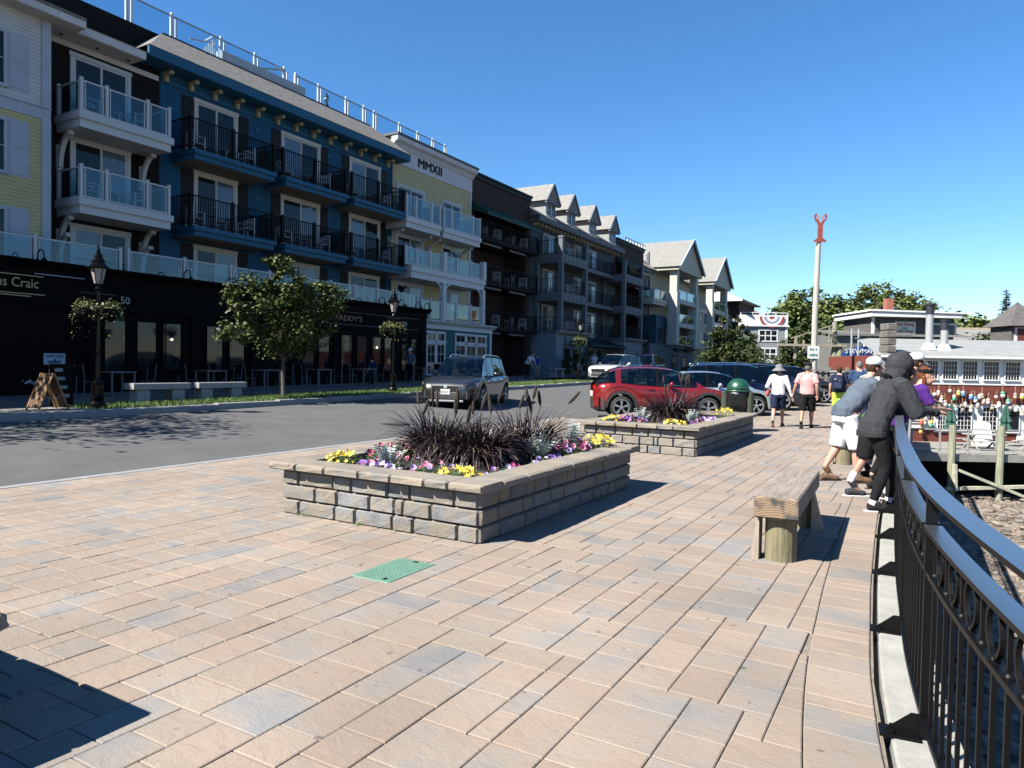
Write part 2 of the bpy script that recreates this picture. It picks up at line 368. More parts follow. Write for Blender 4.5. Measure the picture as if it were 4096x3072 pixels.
for j in range(NY):
    for i in range(NX):
        if used[j][i]: continue
        rp.shuffle(SZ); w_,h_=1,1; run=0
        while i+run<NX and not used[j][i+run] and run<8: run+=1
        for a,b in SZ+[(1,3),(1,2),(2,1),(1,1)]:
            if run-a==1: continue
            if i+a<=NX and j+b<=NY and not any(used[jj][ii] for jj in range(j,j+b) for ii in range(i,i+a)): w_,h_=a,b; break
        for jj in range(j,j+h_):
            for ii in range(i,i+w_): used[jj][ii]=True
        x0=X0+i*G; x1=x0+w_*G; y0=YA+j*G; y1=y0+h_*G
        if y1>19.4 and x0<-4.7: continue
        if blocked(x0,x1,y0,y1): continue
        if x0>min(xb(y0),xb(y1))-.04: continue
        pcs.append((x0,x1,y0,y1,w_,h_))
def paver_verts(a,b,c,d,z):
    """a..d: corner points (x,y) anticlockwise; chamfered top"""
    g=.003; bv=.0055; cx=sum(p[0] for p in (a,b,c,d))/4; cy=sum(p[1] for p in (a,b,c,d))/4
    def sh(p,k): return (p[0]-math.copysign(k,p[0]-cx),p[1]-math.copysign(k,p[1]-cy))
    r0=[sh(p,g) for p in (a,b,c,d)]; r1=[sh(p,g+bv) for p in (a,b,c,d)]
    return [(p[0],p[1],z-.022) for p in r0]+[(p[0],p[1],z-.0032) for p in r0]+[(p[0],p[1],z) for p in r1]
PF=[(8,9,10,11)]+[(4+i,4+(i+1)%4,8+(i+1)%4,8+i) for i in range(4)]+[(i,(i+1)%4,4+(i+1)%4,4+i) for i in range(4)]
cand=[]
for q in pcs:
    x0,x1,y0,y1,w_,h_=q; n_=ndc(((x0+x1)/2,(y0+y1)/2,0)); A=0
    if n_ and -.02<n_[0]<1.02 and -.03<n_[1]<1: A=(x1-x0)*(y1-y0)/(max(.3,math.hypot((x0+x1)/2,(y0+y1)/2)))**3
    clip=x1>min(xb(y0),xb(y1))
    cand.append((A,clip,q))
cand.sort(key=lambda t:-t[0])
plaza=sheet('plaza',[0,1],[-2,-1,0,1,2,3,4,5,6,8,12,19.42],lambda x,y:-.013,JOINT,lambda x,y:-9.31+x*(fx(y)-.16+9.31))
plaza2=sheet('plaza_joints',[0,1],[19.421,26,34,41.5],lambda x,y:-.013+zn(y),JOINT,lambda x,y:-4.72+x*(fx(y)-.16+4.72))
pm={}; rest=MB(); npart=0
for A,clip,(x0,x1,y0,y1,w_,h_) in cand:
    z=rp.uniform(-.0015,.0015)+zn(y0)
    if A>0 and npart<270:
        npart+=1
        if clip:
            b=MB(); b.add(paver_verts((x0,y0),(min(x1,xb(y0)),y0),(min(x1,xb(y1)),y1),(x0,y1),z),PF); b.build('paver',PAV,plaza)
        else:
            if (w_,h_) not in pm:
                b=MB(); hw,hh=w_*G/2,h_*G/2; b.add(paver_verts((-hw,-hh),(hw,-hh),(hw,hh),(-hw,hh),0),PF); pm[(w_,h_)]=b.mesh('paver',PAV)
            o=obj('paver',pm[(w_,h_)],plaza,loc=((x0+x1)/2,(y0+y1)/2,z)); o.rotation_euler=(rp.uniform(-.003,.003),rp.uniform(-.003,.003),rp.uniform(-.004,.004))
    else: rest.add(paver_verts((x0,y0),(min(x1,xb(y0)),y0),(min(x1,xb(y1)),y1),(x0,y1),z),PF)
rest.build('pavers_further_off',PAV,plaza,kind='stuff')
# border course that follows the railing
y=.9; bn=0; brest=MB()
while y<36:
    L=rp.choice((.12,.24,.24,.36,.36)); a=(fx(y)-.475,y); b_=(fx(y)-.172,y); c_=(fx(y+L)-.172,y+L); d_=(fx(y+L)-.475,y+L)
    b=MB() if (bn<28) else brest
    b.add(paver_verts(a,b_,c_,d_,rp.uniform(-.001,.002)+zn(y)),PF)
    if b is not brest: b.build('paver',PAV,plaza)
    bn+=1; y+=L
brest.build('border_pavers_further_off',PAV,plaza,kind='stuff')
# concrete strip on the sea wall
stp=struct(MB().box(.2,.3,-2,-1.5,-.3,-.2),'sea_wall_coping',CONC)
y=-1.2
while y<35:
    L=2.35; b=MB(); n_=8
    pl=[(fx(y+L*i/n_)-.128,y+.006+(L-.012)*i/n_) for i in range(n_+1)]; pr=[(fx(y+L*i/n_)+.135,y+.006+(L-.012)*i/n_) for i in range(n_+1)]
    vs=[];
    for (a,c),(d,e) in zip(pl,pr): vs+=[(a,c,-.2),(a,c,.006),(a+.012,c,.018),(d,e,.018),(d,e,-.2)]
    fs=[(5*i+k,5*i+k+1,5*i+6+k,5*i+5+k) for i in range(n_) for k in range(4)]+[(0,1,2,3,4)[::-1],tuple(range(5*n_,5*n_+5))]
    b.add(vs,fs); b.build('coping_slab',CONC,stp); y+=L
# tufts of weed in the joints, oil spots
def weed(cx,cy,n=26,s=.05):
    b=MB()
    for i in range(n):
        a=rp.random()*6.3; r=rp.random()*s; L=.02+.03*rp.random(); x,y_=cx+r*math.cos(a)*1.6,cy+r*math.sin(a)*.6; dx,dy=math.cos(a)*.4*L,math.sin(a)*.4*L
        b.add([(x-.003,y_,0),(x+.003,y_,0),(x+dx,y_+dy,L)],[(0,1,2)])
    return b
WEED=mat('weed_leaf',(.09,.17,.025),.7,var=.3,scale=40)
for x,y_,l in ((-5.35,5.13,'green weed tuft at the foot of the near planter, left of two'),(-4.62,5.13,'green weed tuft at the foot of the near planter, right of two'),(-.13,2.95,'green weed in the gap beside the concrete strip')):
    tag(weed(x,y_).build('weed_tuft',WEED),l,'weed',kind='stuff')
# grass verge
gr=MB(); rg=random.Random(5)
for a,b_,n_ in ((9.1,27.6,17000),(28.6,37.4,6000)):
    for i in range(n_):
        x=rg.uniform(-17.95,-15.77); y=rg.uniform(a,b_)
        if a<11 and y<9.8 and rg.random()<.5: continue
        L=.05+.05*rg.random(); an=rg.random()*6.3; z=zg(y)+.13; dx,dy=math.cos(an)*.012,math.sin(an)*.012; lx,ly=rg.uniform(-.03,.03),rg.uniform(-.03,.03)
        gr.add([(x-dx,y-dy,z),(x+dx,y+dy,z),(x+lx,y+ly,z+L)],[(0,1,2)])
tag(gr.build('grass_verge',mat('grass',(.085,.155,.022),.7,var=.35,scale=1.5)),'mown green grass strip along the far kerb','grass',kind='stuff')
# utility cover set in the plaza
uv=thing('utility_cover','faded green plastic utility cover set flush in the paving','utility cover',(-3.39,4.17,0),world=True)
UG=mat('green_plastic',(.13,.27,.20),.6,var=.12,scale=9,bump=.35,bscale=120)
b=MB().box(-3.563,-3.217,3.887,4.453,-.03,.0045,.004); b.build('lid',UG,uv)
b=MB()
for i in range(9):
    for j in range(15): b.box(-3.535+i*.0365,-3.535+i*.0365+.024,3.915+j*.0355,3.915+j*.0355+.024,.003,.0065)
b.build('tread_pattern',UG,uv,kind='stuff')
MB().box(-3.40,-3.36,4.40,4.43,.0,.0075).build('lift_slot',BLACKP,uv); MB().box(-3.31,-3.28,3.93,3.97,.0,.0075).build('lift_slot',BLACKP,uv)
# ================================================================ PLANTERS
BLK=stone_mat('wall_block',[(.20,.205,.212),(.265,.268,.272),(.275,.248,.21),(.31,.268,.215),(.25,.247,.243),(.29,.26,.222)],.95,42,5)
CAPM=stone_mat('cap_stone',[(.23,.222,.207),(.28,.247,.207),(.315,.265,.205),(.265,.245,.222)],.6,60,5)
SOIL=mat('dark_soil',(.025,.018,.012),.95,var=.4,bump=.8,bscale=40)
def block(L,Hh,D,seed,bv=.01):
    """rough split-face stone: front on w=0 side (outward +w)"""
    rr=random.Random(seed); b=MB(); US=[0,.014/L,.35,.68,1-.014/L,1]; ZS=[0,.014/Hh,.5,1-.014/Hh,1]; nu,nz=5,4; vs=[]; fs=[]
    for k in range(nz+1):
        for i in range(nu+1):
            u=L*US[i]; z=Hh*ZS[k]; ed=(i in(0,nu)) or (k in(0,nz)); co=(i in(0,nu)) and (k in(0,nz)); w_=(-.012 if not co else -.022) if ed else .012+.011*rr.random()
            if not ed and 1<i<nu-1: u+=rr.uniform(-.1,.1)*L
            if not ed and 1<k<nz-1: z+=rr.uniform(-.2,.2)*Hh
            if co: u+=(.006 if i==0 else -.006); z+=(.005 if k==0 else -.005)
            vs.append((u,w_,z))
    st_=nu+1
    for k in range(nz):
        for i in range(nu): fs.append((k*st_+i+1,k*st_+i,(k+1)*st_+i,(k+1)*st_+i+1))
    n0=len(vs); vs+=[(0,-D,0),(L,-D,0),(L,-D,Hh),(0,-D,Hh)]
    fs+=[(n0,n0+1,n0+2,n0+3),tuple([n0+3,n0+2]+[nz*st_+i for i in range(nu,-1,-1)]),tuple([n0+1,n0]+[i for i in range(nu+1)]),
         tuple([n0+2,n0+1]+[k*st_+nu for k in range(nz+1)]),tuple([n0,n0+3]+[k*st_ for k in range(nz,-1,-1)])]
    return b.add(vs,fs)
BM={}
def stone_row(parent,p0,p1,out,z0,z1,lens,m,nm,D,rr,gap=.009):
    p0,p1,out=Vector(p0),Vector(p1),Vector(out); tot=(p1-p0).length; d=(p1-p0).normalized(); s=sum(lens); lens=[x*tot/s for x in lens]; t=0
    ang=math.atan2(d.y,d.x); flip=(Vector((-d.y,d.x))-out.xy).length>.1
    for L in lens:
        key=(round(L,2),round(z1-z0,3),D,rr.randrange(4),flip,nm)
        if key not in BM:
            b=block(round(L,2)-gap,(z1-z0)-gap,D,hash(key[:4])%9999)
            if flip: b.v=[Vector((v.x,-v.y,v.z)) for v in b.v]; b.f=[f[::-1] for f in b.f]
            BM[key]=b.mesh(nm,m)
        o=obj(nm,BM[key],parent,loc=Vector(parent['_p'])*-1+Vector((p0.x+d.x*(t+gap/2),p0.y+d.y*(t+gap/2),z0))+out*rr.uniform(-.006,.006)); o.rotation_euler=(0,0,ang); del_=None
        t+=L
def planter(label,x0,x1,y0,y1,rows_front,capf,seed,gap_cap=None):
    rr=random.Random(seed); t=thing('stone_planter',label,'planter',((x0+x1)/2,y0,0),world=True); t['_p']=list(t.location)
    H0=.453/3; ly=y1-y0
    b=MB(); b.box(x0+.03,x1-.03,y0+.03,y0+.2,0,.44); b.box(x0+.03,x1-.03,y1-.2,y1-.03,0,.44); b.box(x0+.03,x0+.2,y0+.2,y1-.2,0,.44); b.box(x1-.2,x1-.03,y0+.2,y1-.2,0,.44)
    b.build('core',mat('core_dark',(.02,.02,.02),.95),t)
    MB().box(x0+.2,x1-.2,y0+.2,y1-.2,.3,.43).build('soil',SOIL,t)
    for k in range(3):
        z0=k*H0; z1=z0+H0; n=int(ly/.34)
        side=[rr.choice((.2,.3,.4,.45)) for _ in range(n)]; side2=[rr.choice((.2,.3,.4,.45)) for _ in range(n)]
        stone_row(t,(x0,y0,0),(x1,y0,0),(0,-1,0),z0,z1,rows_front[k],BLK,'wall_block',.05,rr)
        stone_row(t,(x1,y0,0),(x1,y1,0),(1,0,0),z0,z1,side,BLK,'wall_block',.05,rr)
        stone_row(t,(x0,y1,0),(x1,y1,0),(0,1,0),z0,z1,rows_front[k][::-1],BLK,'wall_block',.05,rr)
        stone_row(t,(x0,y0,0),(x0,y1,0),(-1,0,0),z0,z1,side2,BLK,'wall_block',.05,rr)
    e=.10; c0,c1=.455,.535; D=.32
    stone_row(t,(x0-e,y0-e,0),(x1+e,y0-e,0),(0,-1,0),c0,c1,capf,CAPM,'cap_stone',D,rr,.003)
    n=int((ly-.5)/.42)
    side=[rr.choice((.35,.45,.5)) for _ in range(n)]
    stone_row(t,(x1+e,y0-e+D+.004,0),(x1+e,y1+e-D-.004,0),(1,0,0),c0,c1,side,CAPM,'cap_stone',D,rr,.003)
    stone_row(t,(x0-e,y0-e+D+.004,0),(x0-e,y1+e-D-.004,0),(-1,0,0),c0,c1,side[::-1],CAPM,'cap_stone',D,rr,.003)
    stone_row(t,(x0-e,y1+e,0),(x1+e,y1+e,0),(0,1,0),c0,c1,capf[::-1],CAPM,'cap_stone',D,rr,.003)
    return t
planter('grey and tan stone block planter nearest the camera, full of dark grass and flowers',-5.66,-3.28,5.16,8.80,
    [[.23,.48,.26,.46,.24,.48,.22],[.46,.30,.42,.31,.11,.32,.52],[.23,.48,.25,.45,.27,.5,.26]],[.36,.36,.42,.36,.36,.24,.34],4)
planter('stone block planter beside the red car, behind the near planter',-5.55,-3.42,12.42,17.25,
    [[.3,.4,.25,.15,.15,.17,.27,.45,.26],[.26,.42,.30,.42,.34,.1,.36,.5],[.3,.44,.4,.36,.28,.5,.24]],[.4,.4,.44,.40,.3,.5],9)
planter('stone planter at the left edge with one rough cap corner in view',-5.75,-3.235,-2.5,1.33,[[.4,.3,.42,.3,.44,.3]]*3,[.4,.4,.4,.42,.36],15)
# ---------------------------------------------------------------- planting
PURP=mat('purple_grass_blade',(.026,.012,.015),.5,var=.55,scale=30,dirt=(.02,.012,.014)); PURP2=mat('dry_grass_blade',(.25,.19,.11),.6,var=.4,scale=20); SEED=mat('seed_spike',(.028,.018,.012),.9,var=.5,scale=60)
def blade(b,p,az,L,w0,lean,rr,seg=4):
    """arching strip"""
    x,y,z=p; th=math.pi/2-lean*.25; px,pz=0,0; pts=[]
    for i in range(seg+1):
        pts.append((px,pz)); th-=lean*(.55+.5*i/seg)/seg*1.5; px+=math.cos(th)*L/seg; pz+=math.sin(th)*L/seg
    ca,sa=math.cos(az),math.sin(az); tw=rr.uniform(-.5,.5); vs=[]
    for i,(a,h) in enumerate(pts):
        ww=w0*(1-i/seg)**.7*(.6 if i==0 else 1); 
        ox,oy=-sa*ww,ca*ww; vs+=[(x+ca*a-ox,y+sa*a-oy,z+h-ww*tw),(x+ca*a+ox,y+sa*a+oy,z+h+ww*tw)]
    b.add(vs,[(2*i,2*i+1,2*i+3,2*i+2) for i in range(seg)])
def fountain_grass(label,x,y,rad_,Hh,n,spikes,seed):
    rr=random.Random(seed); t=thing('fountain_grass',label,'grass plant',(x,y,.43))
    b=MB(); d=MB()
    for i in range(n):
        a=rr.random()*6.28; r=rad_*.45*math.sqrt(rr.random()); L=Hh*rr.uniform(.6,1.25)
        tgt=d if rr.random()<.035 else b
        blade(tgt,(r*math.cos(a),r*math.sin(a),rr.uniform(-.02,.08)),a+rr.uniform(-.9,.9),L,rr.uniform(.007,.015),rr.uniform(.6,2.4),rr)
    b.build('foliage',PURP,t,kind='stuff'); d.build('dry_blades',PURP2,t,kind='stuff')
    for hx,hy,hz,tx,ty in spikes:
        s=MB(); p0=Vector((hx*.3,hy*.3,.0)); p1=Vector((hx,hy,hz)); s.tube([p0,p0.lerp(p1,.5)+Vector((0,0,.03)),p1],[.005,.005,.004],5,True)
        dd=Vector((tx,ty,1)).normalized(); L=rr.uniform(.16,.24); s.cm=1
        s.tube([p1,p1+dd*L*.2,p1+dd*L*.5,p1+dd*L*.85,p1+dd*L],[.008,.02,.022,.016,.004],7)
        for j in range(2): s.cm=0; blade(s,tuple(p0.lerp(p1,rr.uniform(.4,.7))),rr.random()*6.3,.3,.008,1.6,rr)
        s.build('seed_head',[PURP,SEED],t)
    return t
def spk(rr,n,R_,z0,z1,lo=-1): return [(rr.uniform(-R_,R_),rr.uniform(-R_,R_),rr.uniform(z0,z1),rr.uniform(-.25,.35),rr.uniform(-.2,.2)) for _ in range(n)]
rs=random.Random(21)
fountain_grass('tall dark purple grass clump with seed spikes, left in the near planter',-5.0,6.95,.52,.66,820,spk(rs,6,.26,.5,.72),31)
fountain_grass('broad dark purple grass clump in the middle of the near planter',-4.4,6.85,.62,.56,1150,spk(rs,4,.3,.45,.62),32)
fountain_grass('dark purple grass clump with leaning seed spikes at the far end of the near planter',-4.2,7.65,.52,.66,760,spk(rs,6,.28,.5,.74)+[(.45,.25,.66,.9,.2)],33)
fountain_grass('dark purple grass clump standing in front of the red car in the second planter',-4.55,14.7,.75,.72,1150,spk(rs,9,.32,.55,.85),34)
LEAF=mat('flower_leaf',(.075,.15,.03),.6,var=.35,scale=30); 
FC={'yellow':(.80,.56,.05),'purple':(.22,.11,.42),'lilac':(.42,.30,.62),'pink':(.62,.20,.33),'magenta':(.42,.02,.14),'white':(.78,.75,.76),'crimson':(.38,.01,.03)}
FM={k:mat('petal_'+k,v,.55,var=.12,scale=30) for k,v in FC.items()}; THR=mat('flower_throat',(.05,.02,.09),.6)
def bloom(b,c,r,rr,petals=5,tilt=None,trumpet=False):
    nx,ny=rr.uniform(-.5,.5)+.15,rr.uniform(-.9,.1); n=Vector((nx,ny,rr.uniform(.6,1.1))).normalized(); a=n.orthogonal().normalized(); q=n.cross(a); c=Vector(c)
    m=petals*2; vs=[c-n*r*(.5 if trumpet else .12)]; off=rr.random()*6
    for i in range(m):
        t=2*math.pi*i/m+off; k=r*(1 if i%2==0 else (.82 if trumpet else .45)); vs.append(c+(a*math.cos(t)+q*math.sin(t))*k+n*(.12*r if i%2==0 else 0))
    b.add(vs,[(0,1+i,1+(i+1)%m) for i in range(m)])
    if trumpet:
        cm=b.cm; b.cm=2; b.add([c-n*r*.1+(a*math.cos(t)+q*math.sin(t))*r*.3 for t in (0,1.57,3.14,4.71)],[(0,1,2,3)]); b.cm=cm
BLM={}
def flowers(label,kind,x,y,rx,ry,n,seed,cols,h=.12,r=.02,cat='flowers'):
    rr=random.Random(seed); t=thing('flower_clump',label,cat,(x,y,.43)); lf=MB()
    for i in range(n*9+150):
        a=rr.random()*6.28; q=math.sqrt(rr.random()); px,py=rx*q*math.cos(a),ry*q*math.sin(a); pz=rr.uniform(0,h)*(1.15-.6*q*q); s=rr.uniform(.012,.03); an=rr.random()*6.3; tl=rr.uniform(-.6,.9)
        ca,sa=math.cos(an),math.sin(an); lf.add([(px,py,pz),(px+ca*s-sa*s*.45,py+sa*s+ca*s*.45,pz+tl*s*.6),(px+2*ca*s,py+2*sa*s,pz+tl*s),(px+ca*s+sa*s*.45,py+sa*s-ca*s*.45,pz+tl*s*.6)],[(0,1,2,3)])
    lf.build('leaves',LEAF,t,kind='stuff')
    for i in range(n):
        a=rr.random()*6.28; q=math.sqrt(rr.random()); c=rr.choice(cols); v=i%4; key=(kind,c,v)
        if key not in BLM:
            bb=MB(); bloom(bb,(0,0,0),.026*(.85+.1*v),random.Random(v*7+1),5,trumpet=(kind=='petunia')); BLM[key]=bb.mesh('bloom',[FM[c],FM[c],THR])
        o=obj('bloom',BLM[key],t,loc=(rx*q*math.cos(a),ry*q*math.sin(a),h*(1.2-.55*q*q)+rr.uniform(-.02,.03))); k=r/.026*rr.uniform(.85,1.15); o.scale=(k,k,k); o.rotation_euler=(rr.uniform(-.3,.3),rr.uniform(-.3,.3),rr.uniform(-.7,.7))
    return t
Y=['yellow']
flowers('bright yellow flower clump at the left corner of the near planter','daisy',-5.28,5.62,.2,.19,62,1,Y,.14,.026)
flowers('crimson blooms behind the yellow clump at the left of the near planter','petunia',-5.05,5.95,.2,.2,14,2,['crimson','magenta'],.16,.026)
flowers('pink and purple petunias left of centre in the near planter','petunia',-4.86,5.5,.16,.1,16,3,['pink','purple'],.1,.03)
flowers('lilac petunias with dark throats at the front of the near planter','petunia',-4.55,5.47,.2,.1,26,4,['lilac','purple','white'],.10,.03)
flowers('pink petunias in front of the dark grass in the near planter','petunia',-4.2,5.6,.14,.16,15,5,['pink','white','lilac'],.11,.032)
flowers('yellow flower clump at the front right corner of the near planter','daisy',-3.73,5.5,.26,.16,60,6,Y,.13,.028)
flowers('magenta and purple petunias along the right edge of the near planter','petunia',-3.6,6.15,.13,.4,22,7,['purple','magenta','lilac','white'],.08,.028)
flowers('pale purple petunias further along the right edge of the near planter','petunia',-3.6,7.0,.12,.35,20,8,['lilac','purple','white'],.09,.03)
flowers('pink petunia patch toward the far end of the near planter','petunia',-3.66,7.85,.17,.42,50,9,['pink','pink','lilac','magenta'],.17,.032)
flowers('yellow flower clump at the far right corner of the near planter','daisy',-3.62,8.55,.22,.22,75,10,Y,.2,.028)
flowers('yellow flower clump at the left corner of the second planter','daisy',-5.15,12.9,.25,.2,40,11,Y,.15,.03)
flowers('magenta petunias at the left of the second planter','petunia',-4.8,12.95,.3,.2,50,12,['magenta','pink','purple'],.15,.034)
flowers('yellow flower clump at the front right of the second planter','daisy',-3.95,12.9,.26,.2,40,13,Y,.14,.032)
flowers('mixed petunias along the right edge of the second planter','petunia',-3.75,14.2,.14,.8,60,14,['lilac','magenta','white','purple'],.1,.035)
flowers('yellow flower clump at the far right of the second planter','daisy',-3.78,15.9,.2,.4,45,15,Y,.22,.034)
SILV=mat('silver_leaf',(.36,.42,.40),.8,var=.2,scale=40)
def dusty(label,x,y,Hh,seed):
    rr=random.Random(seed); t=thing('dusty_miller',label,'plant',(x,y,.43)); b=MB(); s=MB()
    for i in range(26):
        a=rr.random()*6.28; L=Hh*rr.uniform(.6,1); th=rr.uniform(.15,1.0); d=Vector((math.cos(a)*math.sin(th),math.sin(a)*math.sin(th),math.cos(th))); p0=Vector((0,0,.02)); tip=p0+d*L
        s.tube([p0,tip],[.004,.002],4,False)
        for k in range(5):
            q=p0.lerp(tip,.45+.55*k/4); wd=.018*(1.2-.5*k/4); sd=d.cross(Vector((0,0,1))).normalized()
            for sg in (1,-1): e=q+sd*sg*wd*2.2+d*wd*1.6; b.add([q-d*wd*.3,q+sd*sg*wd*1.4-d*.2*wd,e,q+d*wd*.8],[(0,1,2,3)])
    s.build('stems',SILV,t); b.build('leaves',SILV,t,kind='stuff')
flowers('low green bedding with crimson blooms at the left side of the near planter','petunia',-5.25,6.4,.18,.45,16,21,['crimson','magenta','pink'],.16,.028)
flowers('low green bedding in front of the dark grass of the near planter','petunia',-4.5,5.85,.55,.2,16,22,['pink','lilac'],.12,.03)
flowers('low green bedding along the back of the near planter','petunia',-4.6,8.35,.7,.25,18,23,['pink','white'],.2,.03)
dusty('silvery dusty miller at the left of the near planter',-4.83,5.78,.27,1); dusty('silvery dusty miller on the right side of the near planter',-3.83,7.3,.36,2)
dusty('silvery dusty miller at the left of the second planter',-4.72,13.15,.36,3); dusty('pale dusty miller at the far end behind the grass of the near planter',-4.0,8.55,.42,4); dusty('silvery dusty miller on the right side of the second planter',-3.95,14.0,.3,5)
# ================================================================ BENCHES, BIN
TIMB=mat('weathered_timber',(.30,.25,.205),.85,var=.35,scale=5,bump=.6,bscale=20,stretch=(6,.5,6),dirt=(.26,.225,.19)); LOG=mat('log_greenish',(.20,.175,.10),.9,var=.45,scale=5,bump=.5,bscale=16,stretch=(5,5,.6)); PLK=mat('pale_plank',(.36,.30,.24),.85,var=.25,scale=8,bump=.4,stretch=(6,6,.6))
def endgrain():
    m=mat('timber_end_grain',(.38,.25,.14),.9,var=.3,scale=9,bump=.4,bscale=50); n=m.node_tree.nodes; l=m.node_tree.links
    tc=n.new('ShaderNodeTexCoord'); mp=n.new('ShaderNodeMapping'); mp.inputs['Location'].default_value=(.0,0,-.0); l.new(tc.outputs['Object'],mp.inputs[0])
    wv=n.new('ShaderNodeTexWave'); wv.wave_type='RINGS'; wv.rings_direction='Y'; wv.inputs['Scale'].default_value=16; wv.inputs['Distortion'].default_value=1.5; wv.inputs['Detail'].default_value=3; l.new(mp.outputs[0],wv.inputs[0])
    cr=n.new('ShaderNodeValToRGB'); cr.color_ramp.elements[0].color=(.09,.062,.04,1); cr.color_ramp.elements[1].color=(.20,.142,.09,1); l.new(wv.outputs[0],cr.inputs[0])
    gr_=n.new('ShaderNodeTexNoise'); gr_.inputs['Scale'].default_value=7; l.new(tc.outputs['Object'],gr_.inputs[0])
    c2=n.new('ShaderNodeValToRGB'); c2.color_ramp.elements[0].position=.5; c2.color_ramp.elements[1].position=.62; l.new(gr_.outputs[0],c2.inputs[0])
    mx=n.new('ShaderNodeMixRGB'); l.new(c2.outputs[0],mx.inputs[0]); l.new(cr.outputs[0],mx.inputs[1]); mx.inputs[2].default_value=(.035,.032,.03,1)
    l.new(mx.outputs[0],n['Principled BSDF'].inputs['Base Color']); return m
ENDG=endgrain()
def bench(label,x,y,ang,L,W,Hs,z=0):
    t=thing('timber_bench',label,'bench',(x,y,z),ang,'timber benches on the plaza')
    th=.17; b=MB(); b.box(-W/2,W/2,0,L,Hs-th,Hs,.012)
    for i,f in enumerate(b.f):
        ys=[b.v[k].y for k in f]
        if max(ys)-min(ys)<.03: b.m[i]=1
    b.build('seat',[TIMB,ENDG],t)
    for yy in (.2,L-.25):
        r=.125; MB().lathe([(r*1.02,0),(r,.05),(r*.99,Hs-th)],18,(0.02,yy,0)).build('leg',LOG,t)
        sg=1 if yy<L/2 else -1
    br=MB(); br.prism([(-.20,0),(-.135,0),(-.135,Hs-th),(-.15,Hs-th)],'w',.08,.26); br.build('brace',PLK,t)
    br=MB(); br.prism([(.15,Hs-th),(.135,Hs-th),(.135,0),(.24,0)],'w',L-.42,L-.26); br.build('brace',PLK,t)
    return t
bench('weathered timber bench on log legs nearest the railing corner',-.985,5.95,.035,1.9,.335,.53)
bench('timber bench half hidden behind the leaning people',-1.12,12.85,.03,2.0,.36,.5)
bn=thing('litter_bin','green dome topped litter bin with black bag between timber posts','litter bin',(-4.0,18.3,0))
GRN=mat('green_bin',(.012,.07,.04),.35,var=.1,coat=.3); BAG=mat('black_bag',(.012,.012,.013),.22,var=.2,bump=.9,bscale=9)
b=MB(); b.smooth=True; b.lathe([(.315,.99),(.325,1.0),(.325,1.03),(.30,1.035)],24); b.lathe([(.28,1.03),(.275,1.1),(.25,1.18),(.19,1.26),(.10,1.31),(0,1.325)],24); b.build('dome_lid',GRN,bn)
b=MB(); b.smooth=True; b.lathe([(.22,.45),(.25,.5),(.29,.7),(.28,.9),(.31,.99)],20); b.build('bag',BAG,bn)
MB().lathe([(.29,.42),(.30,.45),(.30,.5),(.29,.5)],20).build('ring',GRN,bn)
POST=mat('bin_post',(.035,.045,.025),.8,var=.3,scale=5,bump=.4)
for sx in (-.31,.31): MB().lathe([(.085,0),(.085,.98),(.05,1.0)],12,(sx,-.05,0)).build('post',POST,bn)
MB().box(-.3,.3,-.07,-.02,.44,.5).build('crossbar',POST,bn)
# ================================================================ RAILING
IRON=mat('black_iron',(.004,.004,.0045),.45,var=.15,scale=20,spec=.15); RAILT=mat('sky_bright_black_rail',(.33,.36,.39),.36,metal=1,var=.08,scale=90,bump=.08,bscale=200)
fe=thing('iron_railing','black iron railing with ring frieze curving along the sea wall','railing',(fx(1.4),1.4,.018),world=True)
def frame_at(y):
    t=Vector((fx(y+.02)-fx(y-.02),.04)).normalized(); return t,Vector((t.y,-t.x))
def rail(name,z0,z1,half,y0,y1,m,step=.12,top=None):
    b=MB(); n_=max(2,int((y1-y0)/step)); vs=[]
    for i in range(n_+1):
        y=y0+(y1-y0)*i/n_; t,nn=frame_at(y); x=fx(y)
        for s_,z in ((-half,z0),(half,z0),(half,z1),(-half,z1)): vs.append((x+nn.x*s_,y+nn.y*s_,z))
    fs=[(4*i+k,4*i+(k+1)%4,4*i+4+(k+1)%4,4*i+4+k) for i in range(n_) for k in range(4)]+[(3,2,1,0),(4*n_,4*n_+1,4*n_+2,4*n_+3)]
    b.add(vs,fs)
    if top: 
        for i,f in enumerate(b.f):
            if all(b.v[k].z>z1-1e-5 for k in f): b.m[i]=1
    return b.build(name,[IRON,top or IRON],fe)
posts=[-.4,.84,2.06,3.42,4.74,6.08,7.4,8.75,10.1,11.5,12.9,14.3,15.7,17.2,18.7,20.2,21.7,23.2,24.7,26.2,27.7,29.2,30.7,32.2,33.7]
for a,b_ in zip(posts,posts[1:]):
    rail('handrail',1.055,1.073,.040,a+.002,b_-.002,IRON,top=RAILT); rail('mid_rail',.905,.923,.034,a+.025,b_-.025,IRON,top=RAILT)
    rail('frieze_rail',.715,.735,.02,a+.025,b_-.025,IRON); rail('bottom_rail',.10,.125,.02,a+.025,b_-.025,IRON)
def pk(name,b,x,y): 
    t,nn=frame_at(y); o=obj(name,b,fe,loc=Vector((x,y,0))-Vector(fe['_o'])); o.rotation_euler=(0,0,math.atan2(t.y,t.x)); return o
pick=MB().box(-.007,.007,-.007,.007,.11,.725).mesh('picket',IRON)
shp=MB().box(-.006,.006,-.006,.006,.735,.91).mesh('frieze_bar',IRON)
rg_=MB(); n_=20; vs=[]; 
for i in range(n_):
    a=2*math.pi*i/n_
    for r,w_ in ((.072,-.007),(.072,.007),(.060,.007),(.060,-.007)): vs.append((r*math.cos(a),w_,.82+1.12*r*math.sin(a)))
rg_.add(vs,[(4*i+k,4*i+(k+1)%4,4*((i+1)%n_)+(k+1)%4,4*((i+1)%n_)+k) for i in range(n_) for k in range(4)])
